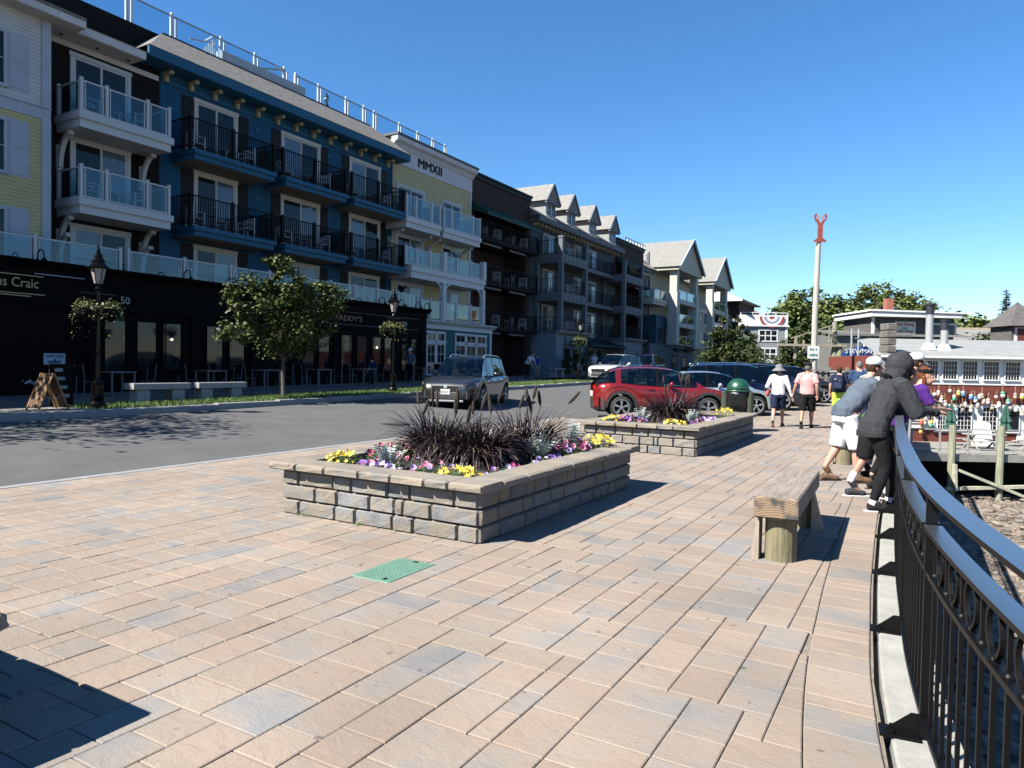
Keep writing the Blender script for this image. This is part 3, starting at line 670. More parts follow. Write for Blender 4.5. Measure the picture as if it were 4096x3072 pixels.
ring=rg_.mesh('ring',IRON)
bos=MB(); bos.smooth=True; bos.ball((0,0,.735),.018,n=8,m=5); boss=bos.mesh('boss',IRON)
pst=MB().box(-.012,.012,-.022,.022,0.0,1.054,.002).mesh('post',IRON)
frest=MB(); npk=0
for a,b_ in zip(posts,posts[1:]):
    if b_>0:
        pk('post',pst,fx(b_),b_)
    n_=11; 
    for i in range(1,n_):
        y=a+(b_-a)*i/n_
        if y<14:
            pk('picket',pick,fx(y),y)
            if i%2==1: pk('ring',ring,fx(y),y); 
            else: pk('frieze_bar',shp,fx(y),y); 
            pk('boss',boss,fx(y),y)
        else: frest.box(fx(y)-.007,fx(y)+.007,y-.007,y+.007,.11,.9)
frest.build('pickets_further_off',IRON,fe,kind='stuff')
fo=MB(); fo.prism([(0,0),(.13,0),(.13,.012),(.03,.10),(0,.10)],'w',-.003,.003); fo.box(-.005,.15,-.05,.05,0.0,.012); 
for q in (-.03,.03): fo.lathe([(.009,.012),(.009,.026),(0,.028)],6,(.10,q,0))
foot=fo.mesh('foot_bracket',IRON)
for y in posts[1:]:
    if y<20: t,nn=frame_at(y); o=obj('foot_bracket',foot,fe,loc=Vector((fx(y)-.022,y,.018))-Vector(fe['_o'])); o.rotation_euler=(0,0,math.atan2(-nn.y,-nn.x))
# ================================================================ THE TERRACE OF BUILDINGS ACROSS THE STREET
XW=-25.2
class FB(MB):
    """builder in the frame of the street front: u = along the street, w = out from the wall plane x=xw, z up"""
    def __init__(s,xw=XW): super().__init__((xw,0,0),(0,1,0),(1,0,0))
SID={}
def paint(nm,c,rough=.6): return mat(nm,c,rough,var=.10,scale=1.6,spec=.2)
def siding(t,name,m,xw,u0,u1,z0,z1,step=.115,holes=()):
    """overlapping clapboards, each a slanted face; holes = (u0,u1,z0,z1) left out"""
    b=FB(xw); n=int(round((z1-z0)/step))
    for i in range(n):
        a=z0+(z1-z0)*i/n; c=z0+(z1-z0)*(i+1)/n; segs=[(u0,u1)]
        for h in holes:
            if h[2]<c-.01 and h[3]>a+.01:
                new=[]
                for s0,s1 in segs:
                    if h[0]>s0: new.append((s0,min(s1,h[0])))
                    if h[1]<s1: new.append((max(s0,h[1]),s1))
                segs=[q for q in new if q[1]-q[0]>.01]
        for s0,s1 in segs:
            b.add([(s0,.026,a),(s1,.026,a),(s1,.006,c),(s0,.006,c),(s0,.004,a),(s1,.004,a)],[(0,1,2,3),(5,4,0,1)[::-1]])
    o=b.build(name,m,t,kind='stuff'); return o
def sdoor(t,xw,u0,u1,z0,z1,m=WHITE,left=0,panes=(0,1),name='sliding_door',trim=.13):
    """sliding glass door in a wide white frame"""
    b=FB(xw); e=.055
    b.box(u0,u0+trim,.0,e,z0,z1); b.box(u1-trim,u1,0,e,z0,z1); b.box(u0-.03,u1+.03,0,e+.012,z1,z1+trim)
    a,c=u0+trim,u1-trim; mid=(a+c)/2
    for k,(p,q,d) in enumerate(((a,mid+.03,.02),(mid-.03,c,.035))):
        b.box(p,p+.07,.004,d,z0,z1); b.box(q-.07,q,.004,d,z0,z1); b.box(p+.07,q-.07,.004,d,z1-.08,z1); b.box(p+.07,q-.07,.004,d,z0,z0+.1)
    d=b.build(name,m,t)
    for k,(p,q,w_) in enumerate(((a+.07,mid-.04,.012),(mid+.04,c-.07,.026))):
        g=FB(xw); g.box(p,q,w_-.006,w_,z0+.1,z1-.08); g.build('pane',CURT if panes[k] else PANE,d)
    return d
def win(t,xw,u0,u1,z0,z1,nx=2,ny=2,m=WHITE,trim=.1,pane=None,ew=None,frame=None,name='window',sill=True,pname='pane',mw=.028):
    b=frame() if frame else FB(xw); e=.05
    b.box(u0,u0+trim,0,e,z0,z1); b.box(u1-trim,u1,0,e,z0,z1); b.box(u0-.03,u1+.03,0,e+.012,z1-trim,z1+.02); b.box(u0-(.04 if sill else 0),u1+(.04 if sill else 0),0,e+.03,z0-.03,z0+trim*.7)
    a,c,f,g=u0+trim,u1-trim,z0+trim*.7,z1-trim
    for i in range(1,nx): x=a+(c-a)*i/nx; b.box(x-mw/2,x+mw/2,.006,.03,f,g)
    for j in range(1,ny): z=f+(g-f)*j/ny; b.box(a,c,.006,.032,z-mw/2,z+mw/2)
    w_=b.build(name,m,t)
    p=frame() if frame else FB(xw); p.box(a,c,.004,.012,f,g); p.build(pname,pane or PANE,w_); return w_
def shutter(t,xw,u0,u1,z0,z1,m):
    b=FB(xw); b.box(u0,u1,.0,.03,z0,z1); s=(z1-z0)
    for k in range(2): 
        a=z0+s*(.04+.48*k); b.box(u0+.05,u1-.05,.03,.04,a,a+s*.43,.008)
    return b.build('shutter',m,t)
def bracket(t,xw,u,w1,ztop,h,m,th=.14,name='bracket'):
    """curved wooden bracket under a balcony"""
    b=FB(xw); n=8; pts=[]; inn=[]
    for i in range(n+1):
        a=math.pi/2*i/n; pts.append((.02+(w1-.02)*(1-math.cos(a)),ztop-h+(h-.02)*math.sin(a)))
    ou=[(p[0]+.16*math.cos(math.pi/2*i/n)*.8,p[1]-.13*math.sin(math.pi/2*i/n)) for i,p in enumerate(pts)]
    vs=[]
    for u_ in (u-th/2,u+th/2):
        vs+=[(u_,p[0],p[1]) for p in pts]+[(u_,p[0],p[1]) for p in ou]
    k=len(pts); N=2*k; fs=[]
    for i in range(k-1):
        fs+=[(i,i+1,k+i+1,k+i),(N+i+1,N+i,N+k+i,N+k+i+1),(k+i,k+i+1,N+k+i+1,N+k+i),(i+1,i,N+i,N+i+1)]
    fs+=[(0,k,N+k,N),(k-1,N+k-1,N+2*k-1,2*k-1)]
    b.add(vs,fs); b.box(u-th/2-.02,u+th/2+.02,0,.07,ztop-h-.12,ztop-h*.35); b.box(u-th/2-.02,u+th/2+.02,w1-.08,w1+.02,ztop-.15,ztop-.02)
    return b.build(name,m,t)
def slab(t,xw,u0,u1,w1,z0,z1,m,name='balcony'):
    b=FB(xw); h=z1-z0
    b.box(u0+.07,u1-.07,.03,w1-.09,z0,z0+h*.55); b.box(u0,u1,.03,w1,z0+h*.55,z1); b.box(u0+.03,u1-.03,.03,w1-.045,z0+h*.5,z0+h*.55)
    return b.build(name,m,t)
def glass_rail(par,xw,pts,z0,z1,m=WHITE,pane=GLASS,skipfirst=False):
    """posts, rails and framed panes along pts [(u,w)...]"""
    b=FB(xw); g=[]
    for i,(u,w_) in enumerate(pts):
        if i==0 and skipfirst: continue
        b.box(u-.05,u+.05,w_-.05,w_+.05,z0,z1+.05); b.box(u-.06,u+.06,w_-.06,w_+.06,z1+.05,z1+.075)
    for (a,b0),(c,d0) in zip(pts,pts[1:]):
        L=math.hypot(c-a,d0-b0); ux,uw=(c-a)/L,(d0-b0)/L; p=(a+ux*.05,b0+uw*.05); q=(c-ux*.05,d0-uw*.05)
        b.bar((p[0],p[1],z1-.025),(q[0],q[1],z1-.025),.06,.05); b.bar((p[0],p[1],z0+.06),(q[0],q[1],z0+.06),.05,.05)
        for s in (.07,L-.17): 
            x=(a+ux*(s+.05),b0+uw*(s+.05)); b.bar((x[0],x[1],z0+.085),(x[0],x[1],z1-.05),.035)
        k=FB(xw); x0=(a+ux*.1,b0+uw*.1); x1=(c-ux*.1,d0-uw*.1); k.bar((x0[0],x0[1],(z0+z1)/2+.02),(x1[0],x1[1],(z0+z1)/2+.02),.008,z1-z0-.13); g.append(k)
    r=b.build('railing_frame',m,par)
    for k in g: k.build('glass_panel',pane,par)
def bar_rail(par,xw,pts,z0,z1,m,sp=.11,name='railing'):
    b=FB(xw)
    for u,w_ in pts: b.box(u-.045,u+.045,w_-.045,w_+.045,z0,z1+.06)
    for (a,b0),(c,d0) in zip(pts,pts[1:]):
        b.bar((a,b0,z1-.02),(c,d0,z1-.02),.05,.04); b.bar((a,b0,z0+.08),(c,d0,z0+.08),.04,.04); L=math.hypot(c-a,d0-b0); n=max(2,int(L/sp))
        for i in range(1,n): x,y=a+(c-a)*i/n,b0+(d0-b0)*i/n; b.box(x-.012,x+.012,y-.012,y+.012,z0+.08,z1-.03)
    return b.build(name,m,par,kind='stuff')
# ---- white garden chairs and small tables for the balconies
def chair_proto():
    t=thing('balcony_chair','','chair'); s=MB()
    for x in (-.25,.25):
        s.box(x-.025,x+.025,.2,.25,0,.62); s.box(x-.025,x+.025,-.25,-.2,0,.86); s.box(x-.035,x+.035,-.25,.27,.62,.65)
    s.box(-.225,.225,-.22,.24,.38,.42); s.box(-.225,.225,.205,.235,.3,.38); s.build('frame',WHITE,t)
    b=MB(); b.box(-.225,.225,-.245,-.21,.80,.86); b.box(-.225,.225,-.245,-.21,.45,.50)
    for k in range(4):
        x=-.225+.1125*k
        for sg in (0,1): b.bar((x+(.1125*1.6 if sg else 0)-.03,-.228,.50),(x+(0 if sg else .1125*1.6)-.03,-.228,.80),.022)
    b.build('backrest',WHITE,t); return t
CH=chair_proto(); ch_used=[False]
def chair(x,y,z,rz,label,grp='white chairs on the balconies'):
    o=CH if not ch_used[0] else copy_tree(CH); ch_used[0]=True
    o.location=(x,y,z); o.rotation_euler=(0,0,rz); tag(o,label,'chair',grp); return o
def table(x,y,z,label):
    t=thing('balcony_table',label,'table',(x,y,z),0,'small white tables on the balconies'); MB().lathe([(.24,.42),(.25,.43),(.24,.45),(0,.45)],14).build('tabletop',WHITE,t)
    for a in (0,2.1,4.2): MB().bar((.18*math.cos(a),.18*math.sin(a),.42),(.2*math.cos(a),.2*math.sin(a),0),.03).build('leg',WHITE,t)
FL_=['','terrace level','middle','top']
def balcony_set(xw,u0,u1,w1,zf,desc,two=True,tb=True):
    x=xw+w1*.5
    chair(x,u0+.55,zf,-.4-math.pi/2+.3+math.pi/2,'white lattice chair at the left end of '+desc)
    if two: chair(x+.1,u1-.75,zf,math.pi/2+1.4,'white lattice chair at the right end of '+desc)
    if tb: table(x+.15,(u0+u1)/2-.1,zf,'small round white table on '+desc)
# ---------------------------------------------------------------- A: white and yellow building at the left edge
YEL=paint('yellow_clapboard',(.56,.50,.26)); WCL=paint('white_clapboard',(.60,.61,.62)); BGS=paint('blue_grey_paint',(.42,.48,.56)); BRN=paint('dark_brown_wall',(.006,.0045,.004),.8); BLU=paint('blue_clapboard',(.014,.10,.20)); BLT=paint('blue_trim',(.018,.12,.225)); BSH=paint('black_shutter',(.008,.008,.009)); TANC=paint('tan_corbel',(.42,.36,.24)); CRM=paint('cream_clapboard',(.58,.52,.29)); TEAL=paint('teal_clapboard',(.012,.11,.105)); BRK=mat('dark_brick',(.030,.012,.010),.9,var=.5,scale=14,bump=.5,bscale=30); GRNA=paint('green_canvas',(.006,.055,.04)); GRY=paint('grey_siding_paint',(.065,.08,.092)); GRT=paint('grey_trim',(.135,.155,.18)); CRW=paint('pale_cream_paint',(.50,.47,.37)); LBL=paint('pale_blue_paint',(.20,.25,.29)); GSOF=paint('grey_soffit',(.30,.29,.28))
t=thing('yellow_building','white over yellow clapboard building with blue-grey shutters at the left edge of the street front','building',(-28,6,.2),world=True)
b=FB(-24.0); b.box(-6,12.2,-9,-.01,.2,12.1); b.build('wall',WCL,t)
wins=[(a,a+1.25,z,z1) for a in (9.8,6.2,2.4) for z,z1 in ((9.62,11.3),(7.05,8.7),(4.5,6.05))]
siding(t,'yellow_siding',YEL,-24.0,-6,12.0,4.3,8.95,holes=wins); siding(t,'white_siding',WCL,-24.0,-6,12.0,9.33,12.1,holes=wins)
b=FB(-24.0); b.box(-6,12.27,0,.045,8.95,9.3); b.box(-6,12.27,0,.09,9.3,9.34); b.box(12.0,12.27,-.2,.06,4.2,8.95); b.box(12.0,12.27,-.2,.06,9.34,12.1); b.build('trim_boards',BGS,t)
for a,c,z,z1 in wins:
    win(t,-24.0,a,c,z,z1,2,2,BGS); shutter(t,-24.0,c+.02,c+.60,z-.03,z1+.03,BGS); shutter(t,-24.0,a-.60,a-.02,z-.03,z1+.03,BGS)
b=FB(-24.0); b.prism([(-3,13.6),(.62,12.35),(.62,12.25),(-3,13.5)],'u',-6,13.05); b.build('roof',ROOFM,t)
b=FB(-24.0); b.box(-6,13.04,-.0,.55,12.02,12.06); b.box(-6,13.05,.5,.6,12.03,12.27); b.build('eave',paint('white_eave',(.62,.62,.62)),t)
# ---------------------------------------------------------------- B: dark brown bay with white balconies
t=thing('brown_bay_building','dark brown recessed bay with white framed doors and two white balconies','building',(-28,14.5,.2),world=True)
b=FB(); b.box(12.21,16.76,-8,0,.2,12.4); b.build('wall',BRN,t)
for z1,z0,p in ((11.75,9.55,(0,0)),(8.95,6.72,(0,1)),(6.0,4.0,(1,0))): sdoor(t,XW,13.5,15.62,z0,z1,panes=p)
for zb_,nm in ((9.03,'top'),(6.25,'middle')):
    s=slab(t,XW,13.0,16.35,1.5,zb_,zb_+.5,WHITE); ub=[(13.12,.06),(13.12,1.38),(13.95,1.38),(15.4,1.38),(16.22,1.38),(16.22,.06)]
    glass_rail(s,XW,ub,zb_+.5,zb_+1.52)
    for u in (13.15,16.05): bracket(t,XW,u,.75,zb_,1.15,paint('white_bracket',(.55,.55,.54)))
    balcony_set(XW,13.2,16.2,1.4,zb_+.5,'the %s balcony of the brown bay'%nm)
for u in (13.15,16.05): bracket(t,XW,u,.6,5.7,.95,paint('white_bracket',(.55,.55,.54)))
b=FB(); b.box(12.22,15.55,.0,.95,12.16,12.2); b.box(13.08,15.6,.86,.98,12.17,12.44); b.box(15.5,15.6,-.2,.86,12.2,12.44); b.box(12.3,16.7,.0,.05,11.98,12.16); b.build('eave',paint('white_eave',(.62,.62,.62)),t)
b=FB(); b.prism([(-1.0,13.2),(1.0,12.46),(1.0,12.44),(-1.0,13.1)],'u',13.06,15.75); b.build('roof',ROOFM,t)
b=FB(-26.0); b.box(9,17.6,-.2,0,12.8,14.12); b.build('parapet',BRN,t)
b=FB(); 
for u in (13.0,14.2,15.3): b.lathe([(.05,0),(.05,.03)],8,(u,.4,12.13))
b.box(12.5,12.75,0,.1,10.1,10.4); b.build('lamp_fixture',BLACKP,t)
# ---------------------------------------------------------------- C: blue building
t=thing('blue_building','blue clapboard building with black railed balconies, black shutters and tan eave brackets','building',(-28,23.5,.2),world=True)
cols=[(18.22,20.28),(22.62,25.0),(27.0,29.36)]
b=FB(); b.box(16.77,30.35,-8,0,.2,12.45); b.build('wall',BLU,t)
holes=[(a,c,z0,z1+.1) for a,c in cols for z0,z1 in ((9.5,11.75),(6.65,8.93),(3.9,6.02))]
siding(t,'blue_siding',BLU,XW,16.8,30.2,4.0,12.2,holes=holes)
pp=[((0,0),(0,1),(0,1)),((1,0),(0,1),(0,1)),((1,0),(1,0),(0,0))]
for k,(a,c) in enumerate(cols):
    for j,(z0,z1) in enumerate(((9.5,11.75),(6.65,8.93),(3.95,6.0))):
        sdoor(t,XW,a,c,z0,z1,paint('cream_white_frame',(.60,.59,.55)),panes=pp[k][j])
        shutter(t,XW,a-.56,a-.03,z0,z1+.1,BSH); shutter(t,XW,c+.03,c+.56,z0,z1+.1,BSH)
for k,(a,c) in enumerate(((16.95,20.95),(21.35,25.25),(25.55,29.6))):
    for zb_,nm in ((9.08,'top'),(6.22,'middle')):
        s=slab(t,XW,a+.25,c+.15,1.5,zb_,zb_+.36,BLT); bar_rail(s,XW,[(a+.12,.06),(a+.12,1.42),((a+c)/2,1.42),(c,1.42),(c,.06)],zb_+.36,zb_+1.5,BLACKP)
        u=FB(); u.box(a+.35,c+.02,.05,1.3,zb_-.02,zb_-.004); u.build('soffit',paint('soffit_tan',(.20,.18,.15)),s)
        balcony_set(XW,a+.3,c-.1,1.4,zb_+.37,'the %s balcony in the %s blue bay'%(nm,('left','middle','right')[k]))
b=FB(); b.box(15.75,30.75,.82,.92,12.43,12.8); b.box(15.76,30.74,0,.82,12.42,12.46); b.box(30.65,30.75,-2,.82,12.46,12.8); b.build('eave',BLT,t)
b=FB(); n_=13
for i in range(n_): u=16.95+i*1.075; q=FB(); q.box(u-.08,u+.08,.02,.5,12.26,12.40,.02); q.box(u-.07,u+.07,.02,.2,12.02,12.26,.02); q.build('corbel',TANC,t)
b=FB(); b.box(16.8,30.3,.005,.06,12.02,12.12); b.build('frieze_board',BLT,t)
b=FB(); b.add([(15.73,.95,12.8),(30.77,.95,12.8),(29.3,-.65,14.15),(17.3,-.65,14.15),(15.73,-3,12.8),(30.77,-3,12.8),(17.3,-3,14.15),(29.3,-3,14.15)],[(0,1,2,3),(1,5,7,2),(4,0,3,6),(3,2,7,6)]); b.build('roof',ROOFM,t)
MB().box(-28,-25.84,17.35,29.25,14.12,14.2).build('roof_edge',mat('dark_flashing',(.03,.032,.034),.6),t)
MB().box(-26.6,-26.2,20.3,25.0,14.2,14.75).build('roof_planter_wall',paint('pale_blue_fascia',(.45,.5,.56)),t)
b=FB(); b.tube([(30.2,.09,12.3),(30.2,.09,4.1)],.045,8); b.build('downpipe',BLT,t)
for u in (21.3,25.6):
    for z in (10.2,7.3): b=FB(); b.box(u-.12,u+.12,.02,.06,z+1.2,z+1.4); b.build('wall_vent',BLT,t)
# rooftop railing, long glass run
rr_=thing('rooftop_railing','white posted glass railing along the roof terrace','railing',(-26.4,11,14.1),world=True)
us=[8.4,10.4,12.4,14.3,16.25,18.1,20.4,22.2,23.9]; u2=[24.6,26.1,28.05,29.4,30.25,32.4,34.1,35.6,36.9]
SKYG=glass_mat('roof_glass',(.80,.88,.92),.97)
for L,zz in ((us,14.25),(u2,14.3)):
    for i,u in enumerate(L):
        z1=zz+ (1.1 if L is us else 1.02)
        q=FB(-26.45); q.box(u-.055,u+.055,-.05,.05,zz-.25,z1); q.ball((u,0,z1+.02),.06,n=8,m=4); q.box(u+.16,u+.22,-.03,.03,zz-.2,z1-.12); q.build('post',WHITE,rr_)
        if i+1<len(L):
            q=FB(-26.45); q.bar((u+.06,0,z1-.06),(L[i+1]-.06,0,z1-.06),.045); q.build('handrail',mat('rail_grey',(.25,.28,.28),.4),rr_)
            q=FB(-26.45); q.box(u+.24,L[i+1]-.08,-.005,.005,zz-.15,z1-.1); q.build('glass_panel',SKYG,rr_)
q=FB(-26.45)
for k in range(6): q.box(20.0+.09*k,20.03+.09*k,.1-.25*k,.13-.25*k,14.2,15.2)
q.bar((19.95,.1,15.2),(20.5,-1.2,15.5),.05); q.bar((18.9,.05,14.7),(19.9,.05,14.95),.05); q.build('gate',WHITE,rr_)
q=FB(-26.45); q.bar((22.4,-.2,14.85),(23.9,0,15.25),.09); q.build('slanted_brace',WHITE,rr_)
for i,(u,l) in enumerate(((27.1,'dark folded roof parasol with white ties, left of two above the blue roof'),(28.6,'dark folded roof parasol with white ties, right of two above the blue roof'))):
    p=thing('folded_parasol',l,'parasol',(-26.9,u,14.2),0,'folded parasols on the roof terrace'); NV=paint('navy_canvas',(.008,.012,.03)); q=MB()
    q.lathe([(.16,.1),(.13,.5),(.05,.72),(.09,.78),(.14,.9),(.09,1.02),(.02,1.18)],8); q.build('canopy',NV,p); q=MB(); q.lathe([(.10,.74),(.15,.80),(.15,.84),(.1,.9)],8); q.build('tie',WHITE,p); MB().lathe([(.03,0),(.03,.2)],8).build('pole',WHITE,p)
pb=thing('roof_planter','white and yellow planter box with red plant on the roof terrace','planter',(-26.9,32.7,14.3)); MB().box(-.3,.3,-.5,.5,0,.45,.02).build('box',paint('pale_yellow',(.55,.5,.25)),pb)
q=MB(); 
for i in range(60): a=R.random()*6.3; r=.3*R.random(); x,y,z=r*math.cos(a)*.7,r*math.sin(a)*1.2,.45+.3*R.random(); q.add([(x,y,z),(x+.06,y+.03,z+.03),(x,y+.07,z+.06)],[(0,1,2)])
q.build('foliage',mat('red_leaf',(.12,.02,.02),.7),pb,kind='stuff')
# ---------------------------------------------------------------- D: black pub front with terrace
PUBM=mat('pub_black_paint',(.004,.004,.0042),.7,var=.2,spec=.06)
t=thing('pub','black one-storey pub front with gilt lettering below the terrace railing','pub',(-24,16,.2),world=True)
b=FB(-23.05); b.box(-8,30.75,-2.1,0,.2,4.0); b.build('wall',PUBM,t)
b=FB(-23.05); b.box(-8,30.78,-2.1,.06,3.98,4.22); b.prism([(0,4.22),(.12,4.22),(.28,4.38),(.28,4.44),(0,4.44)],'u',-8,30.85); b.box(-8,30.78,.0,.07,3.12,3.2); b.box(-8,30.78,.0,.05,.2,.75); b.build('cornice',PUBM,t)
LGT=paint('sign_edge',(.35,.38,.42))
b=FB(-23.0)
for a,c in ((-2,10.6),(11.3,13.0)): b.box(a,c-.25,.03,.05,4.02,4.05)
b.build('light_strip',LGT,t)
wz0,wz1=1.15,2.85
PW=[(13.4,14.2),(14.5,15.3),(15.45,16.25),(17.2,18.0),(18.2,19.0),(21.9,22.7),(22.85,23.6),(24.25,25.1),(25.3,26.1),(26.35,27.1),(27.25,27.9),(28.6,29.2),(29.35,29.9)]
for i,(a,c) in enumerate(PW): win(t,-23.05,a,c,wz0,wz1,1,1,PUBM,.05,PANE,sill=False)
for u in (13.0,16.7,19.4,21.4,23.9,28.2,30.3): b=FB(-23.05); b.box(u-.12,u+.12,0,.1,.75,3.12); b.build('pilaster',PUBM,t)
for yy,zz_ in ((15.8,2.25),(20.3,2.05),(26.7,2.3)): q=MB(); q.ball((-23.6+.62,yy,zz_),.035,n=8,m=5); q.build('lit_bulb',emit_mat('lamp_glow',(1,.75,.45),3),t)
GOLD=mat('gilt_lettering',(.55,.47,.22),.5,var=.05); 
fx0=-22.99
lettering('us Craic',.40,(fx0,10.86,3.72),(0,1,0),GOLD,t,.01,width=1.12)
b=FB(-23.0); b.box(8.2,11.55,.02,.03,4.0,4.03) if False else None
b.bar((8.0,.03,3.96),(11.55,.03,3.95),.025); b.bar((8.0,.03,3.42),(11.6,.03,3.41),.025); b.bar((9.9,.03,3.36),(11.2,.03,3.34),.03); b.build('sign_scroll',GOLD,t)
lettering('50',.34,(fx0,14.1,3.46),(0,1,0),mat('ivory_lettering',(.5,.48,.4),.5,var=.05),t,.01)
lettering("PADDY'S",.34,(fx0,24.75,3.57),(0,1,0),mat('brown_lettering',(.36,.15,.10),.5,var=.05),t,.01,width=1.75)
lettering('50',.32,(fx0,28.85,3.55),(0,1,0),mat('ivory_lettering',(.5,.48,.4),.5,var=.05),t,.01)
b=FB(-23.0)
for a,c in ((23.3,25.7),(25.8,28.0),(28.2,29.9)):
    for z in (3.28,3.86): b.box(a,c,.015,.03,z,z+.02)
b.build('panel_lines',mat('panel_line',(.10,.10,.10),.5),t)
sg=thing('beer_sign','small pale blue hanging sign reading SHIPYARD in front of the dark pub','sign',(-22.7,11.73,1.5),world=True)
MB().box(-22.72,-22.69,11.43,12.04,1.33,1.67,.006).build('board',paint('sign_blue_white',(.42,.55,.68)),sg); lettering('SHIPYARD',.13,(-22.684,11.735,1.585),(0,1,0),paint('sign_navy',(.03,.07,.14)),sg,.004,width=.5)
b=FB(-22.68); b.add([(11.5,.004,1.40),(11.6,.004,1.46),(11.68,.004,1.44),(11.73,.004,1.52),(11.8,.004,1.44),(11.95,.004,1.47),(11.86,.004,1.37),(11.6,.004,1.37)],[tuple(range(8))]); b.build('emblem',paint('sign_navy2',(.06,.15,.25)),sg)
# gooseneck lamps over the cornice
for u in (11.35,16.2,19.0,20.6,26.7,28.2,29.55,30.3):
    b=FB(-23.0); b.tube([(u,.1,4.4),(u,.12,4.62),(u,.25,4.74),(u,.42,4.7),(u,.48,4.5)],.022,6); b.lathe([(.02,.0),(.09,-.1)],8,(u,.48,4.5)); b.build('gooseneck_lamp',BLACKP,t)
tr=thing('terrace_railing','long white framed glass railing of the terrace above the pub','railing',(-23.4,16,4.1),world=True)
us=[4.4,6.5,8.6,10.55,11.55,14.05,14.25]; 
glass_rail(tr,-23.45,[(u,.0) for u in (5.4,7.6,9.7,11.55,14.2)],4.28,5.2); glass_rail(tr,-23.45,[(u,0) for u in (14.48,16.6,18.6,20.5,22.3,24.0,25.6,27.2,28.8,30.4)],4.16,5.21)
for u in (14.0,19.6): 
    b=FB(-23.5); b.box(u-.05,u+.05,-.9,-.8,4.1,5.1); b.bar((u,-.85,5.1),(u,0,5.15),.05); b.build('divider',WHITE,tr)
for i,(u,l) in enumerate(((17.1,'dark wicker'),(21.2,'white'),(26.3,'white'),(28.0,'white'))):
    chair(-24.3,u,4.12,math.pi/2+2.2*(i%2),['dark chair shape behind the terrace glass beside the street lamp','white lattice chair behind the terrace glass left of the tree','white lattice chair behind the terrace glass right of the tree','white lattice chair behind the terrace glass beside the far lamp'][i])
# ---------------------------------------------------------------- E: cream building with numerals, teal shop
t=thing('cream_building','pale yellow clapboard building with roman numerals on its white cornice and a teal shop front','building',(-28,34,.2),world=True)
b=FB(); b.box(30.36,38.1,-8,0,.2,13.9); b.build('wall',CRM,t)
ED=[(30.7,33.2),(34.9,37.0)]
siding(t,'cream_siding',CRM,XW,30.37,37.9,3.9,12.45,holes=[(a,c,z0,z1+.1) for a,c in ED for z0,z1 in ((9.3,11.35),(6.5,8.65),(3.95,5.95))])
b=FB(); b.box(30.3,38.12,0,.07,12.45,13.3); b.box(37.88,38.1,.0,.06,3.9,12.45); b.prism([(0,13.3),(.1,13.3),(.22,13.5),(.42,13.62),(.45,13.85),(0,13.85)],'u',30.25,38.2); b.build('cornice',paint('cornice_white',(.60,.62,.66)),t)
b=FB(); b.box(30.2,38.25,-8,.5,13.86,13.98); b.build('roof_cap',mat('roof_cap_grey',(.06,.075,.085),.6),t)
lettering('MMXII',.72,(XW+.09,33.65,12.92),(0,1,0),BLACKP,t,.03,width=2.25)
for k,(a,c) in enumerate(ED):
    for j,(z0,z1) in enumerate(((9.3,11.3),(6.5,8.6),(3.95,5.95))): sdoor(t,XW,a,c,z0,z1,panes=((0,0),(0,1),(0,1))[j])
for k,(a,c) in enumerate(((29.75,32.95),(33.1,37.1))):
    s=slab(t,XW,a,c,1.5,8.75+.2*k*0,9.3,WHITE); mid=(a+c)/2
    glass_rail(s,XW,[(a+.1,.06),(a+.1,1.4),(a+.9,1.4),(c-.9,1.4),(c-.1,1.4),(c-.1,.06)],9.3,10.45)
    for u in (a+.35,c-.35): bracket(t,XW,u,1.0,8.75,1.05,paint('white_bracket',(.55,.55,.54)))
    balcony_set(XW,a+.15,c-.1,1.4,9.3,'the upper %s glass balcony, cream building'%('left','right')[k])
s=slab(t,XW,30.0,37.35,1.7,6.12,6.75,WHITE); 
glass_rail(s,XW,[(u,1.6) for u in (29.6,30.5,31.7,32.8)],6.75,7.68); glass_rail(s,XW,[(u,1.6) for u in (33.2,34.3,35.8,37.0)],6.75,7.68)
b=FB()
for u in (33.0,37.15):
    b.box(u-.13,u+.13,1.45,1.71,3.9,6.12); b.box(u-.16,u+.16,1.45,1.75,6.75,7.85)
    for sg_ in ((-1,1) if u<36 else (-1,)):
        n=6
        for i in range(n):
            a0,a1=math.pi/2*i/n,math.pi/2*(i+1)/n
            p=lambda q:(u+sg_*(.13+.5*(1-math.cos(q))),1.58,5.3+.8*math.sin(q)); b.bar(p(a0),p(a1),.1,.1)
b.build('porch_posts',WHITE,t)
s2=FB(); s2.box(30.0,37.4,.02,1.55,3.78,3.95); s2=s2.build('porch_floor',BLT,t)
glass_rail(s2,XW,[(u,1.6) for u in (30.2,30.9,31.8,32.8)],4.02,5.05); glass_rail(s2,XW,[(u,1.6) for u in (33.2,34.3,35.8,36.95)],4.02,5.05)
for k,(u,z,l) in enumerate(((31.3,6.76,'white chair behind middle level glass, left of the cream building'),(34.7,6.76,'white chair behind middle level glass, right of the cream building'),(31.2,3.97,'white chair behind lowest glass, left of the cream building'),(35.0,3.97,'white chair behind lowest glass, right of the cream building'))): chair(XW+.9,u,z,math.pi/2+k,l)
b=FB(-23.5); b.box(28,38.05,-1.6,-.01,.2,3.6); b.build('shop_wall',TEAL,t); 
TW=[(31.3,33.1),(34.05,37.45)]
siding(t,'teal_siding',TEAL,-23.5,30.8,37.85,.5,3.55,holes=[(a,c,1.2,3.3) for a,c in TW])
b=FB(-23.5); b.box(30.8,38.1,-.2,.06,3.5,3.72); b.prism([(0,3.72),(.08,3.72),(.3,3.9),(.3,3.96),(0,3.96)],'u',30.8,38.3); b.box(37.84,38.06,0,.05,.4,3.5); b.build('shop_cornice',WHITE,t)
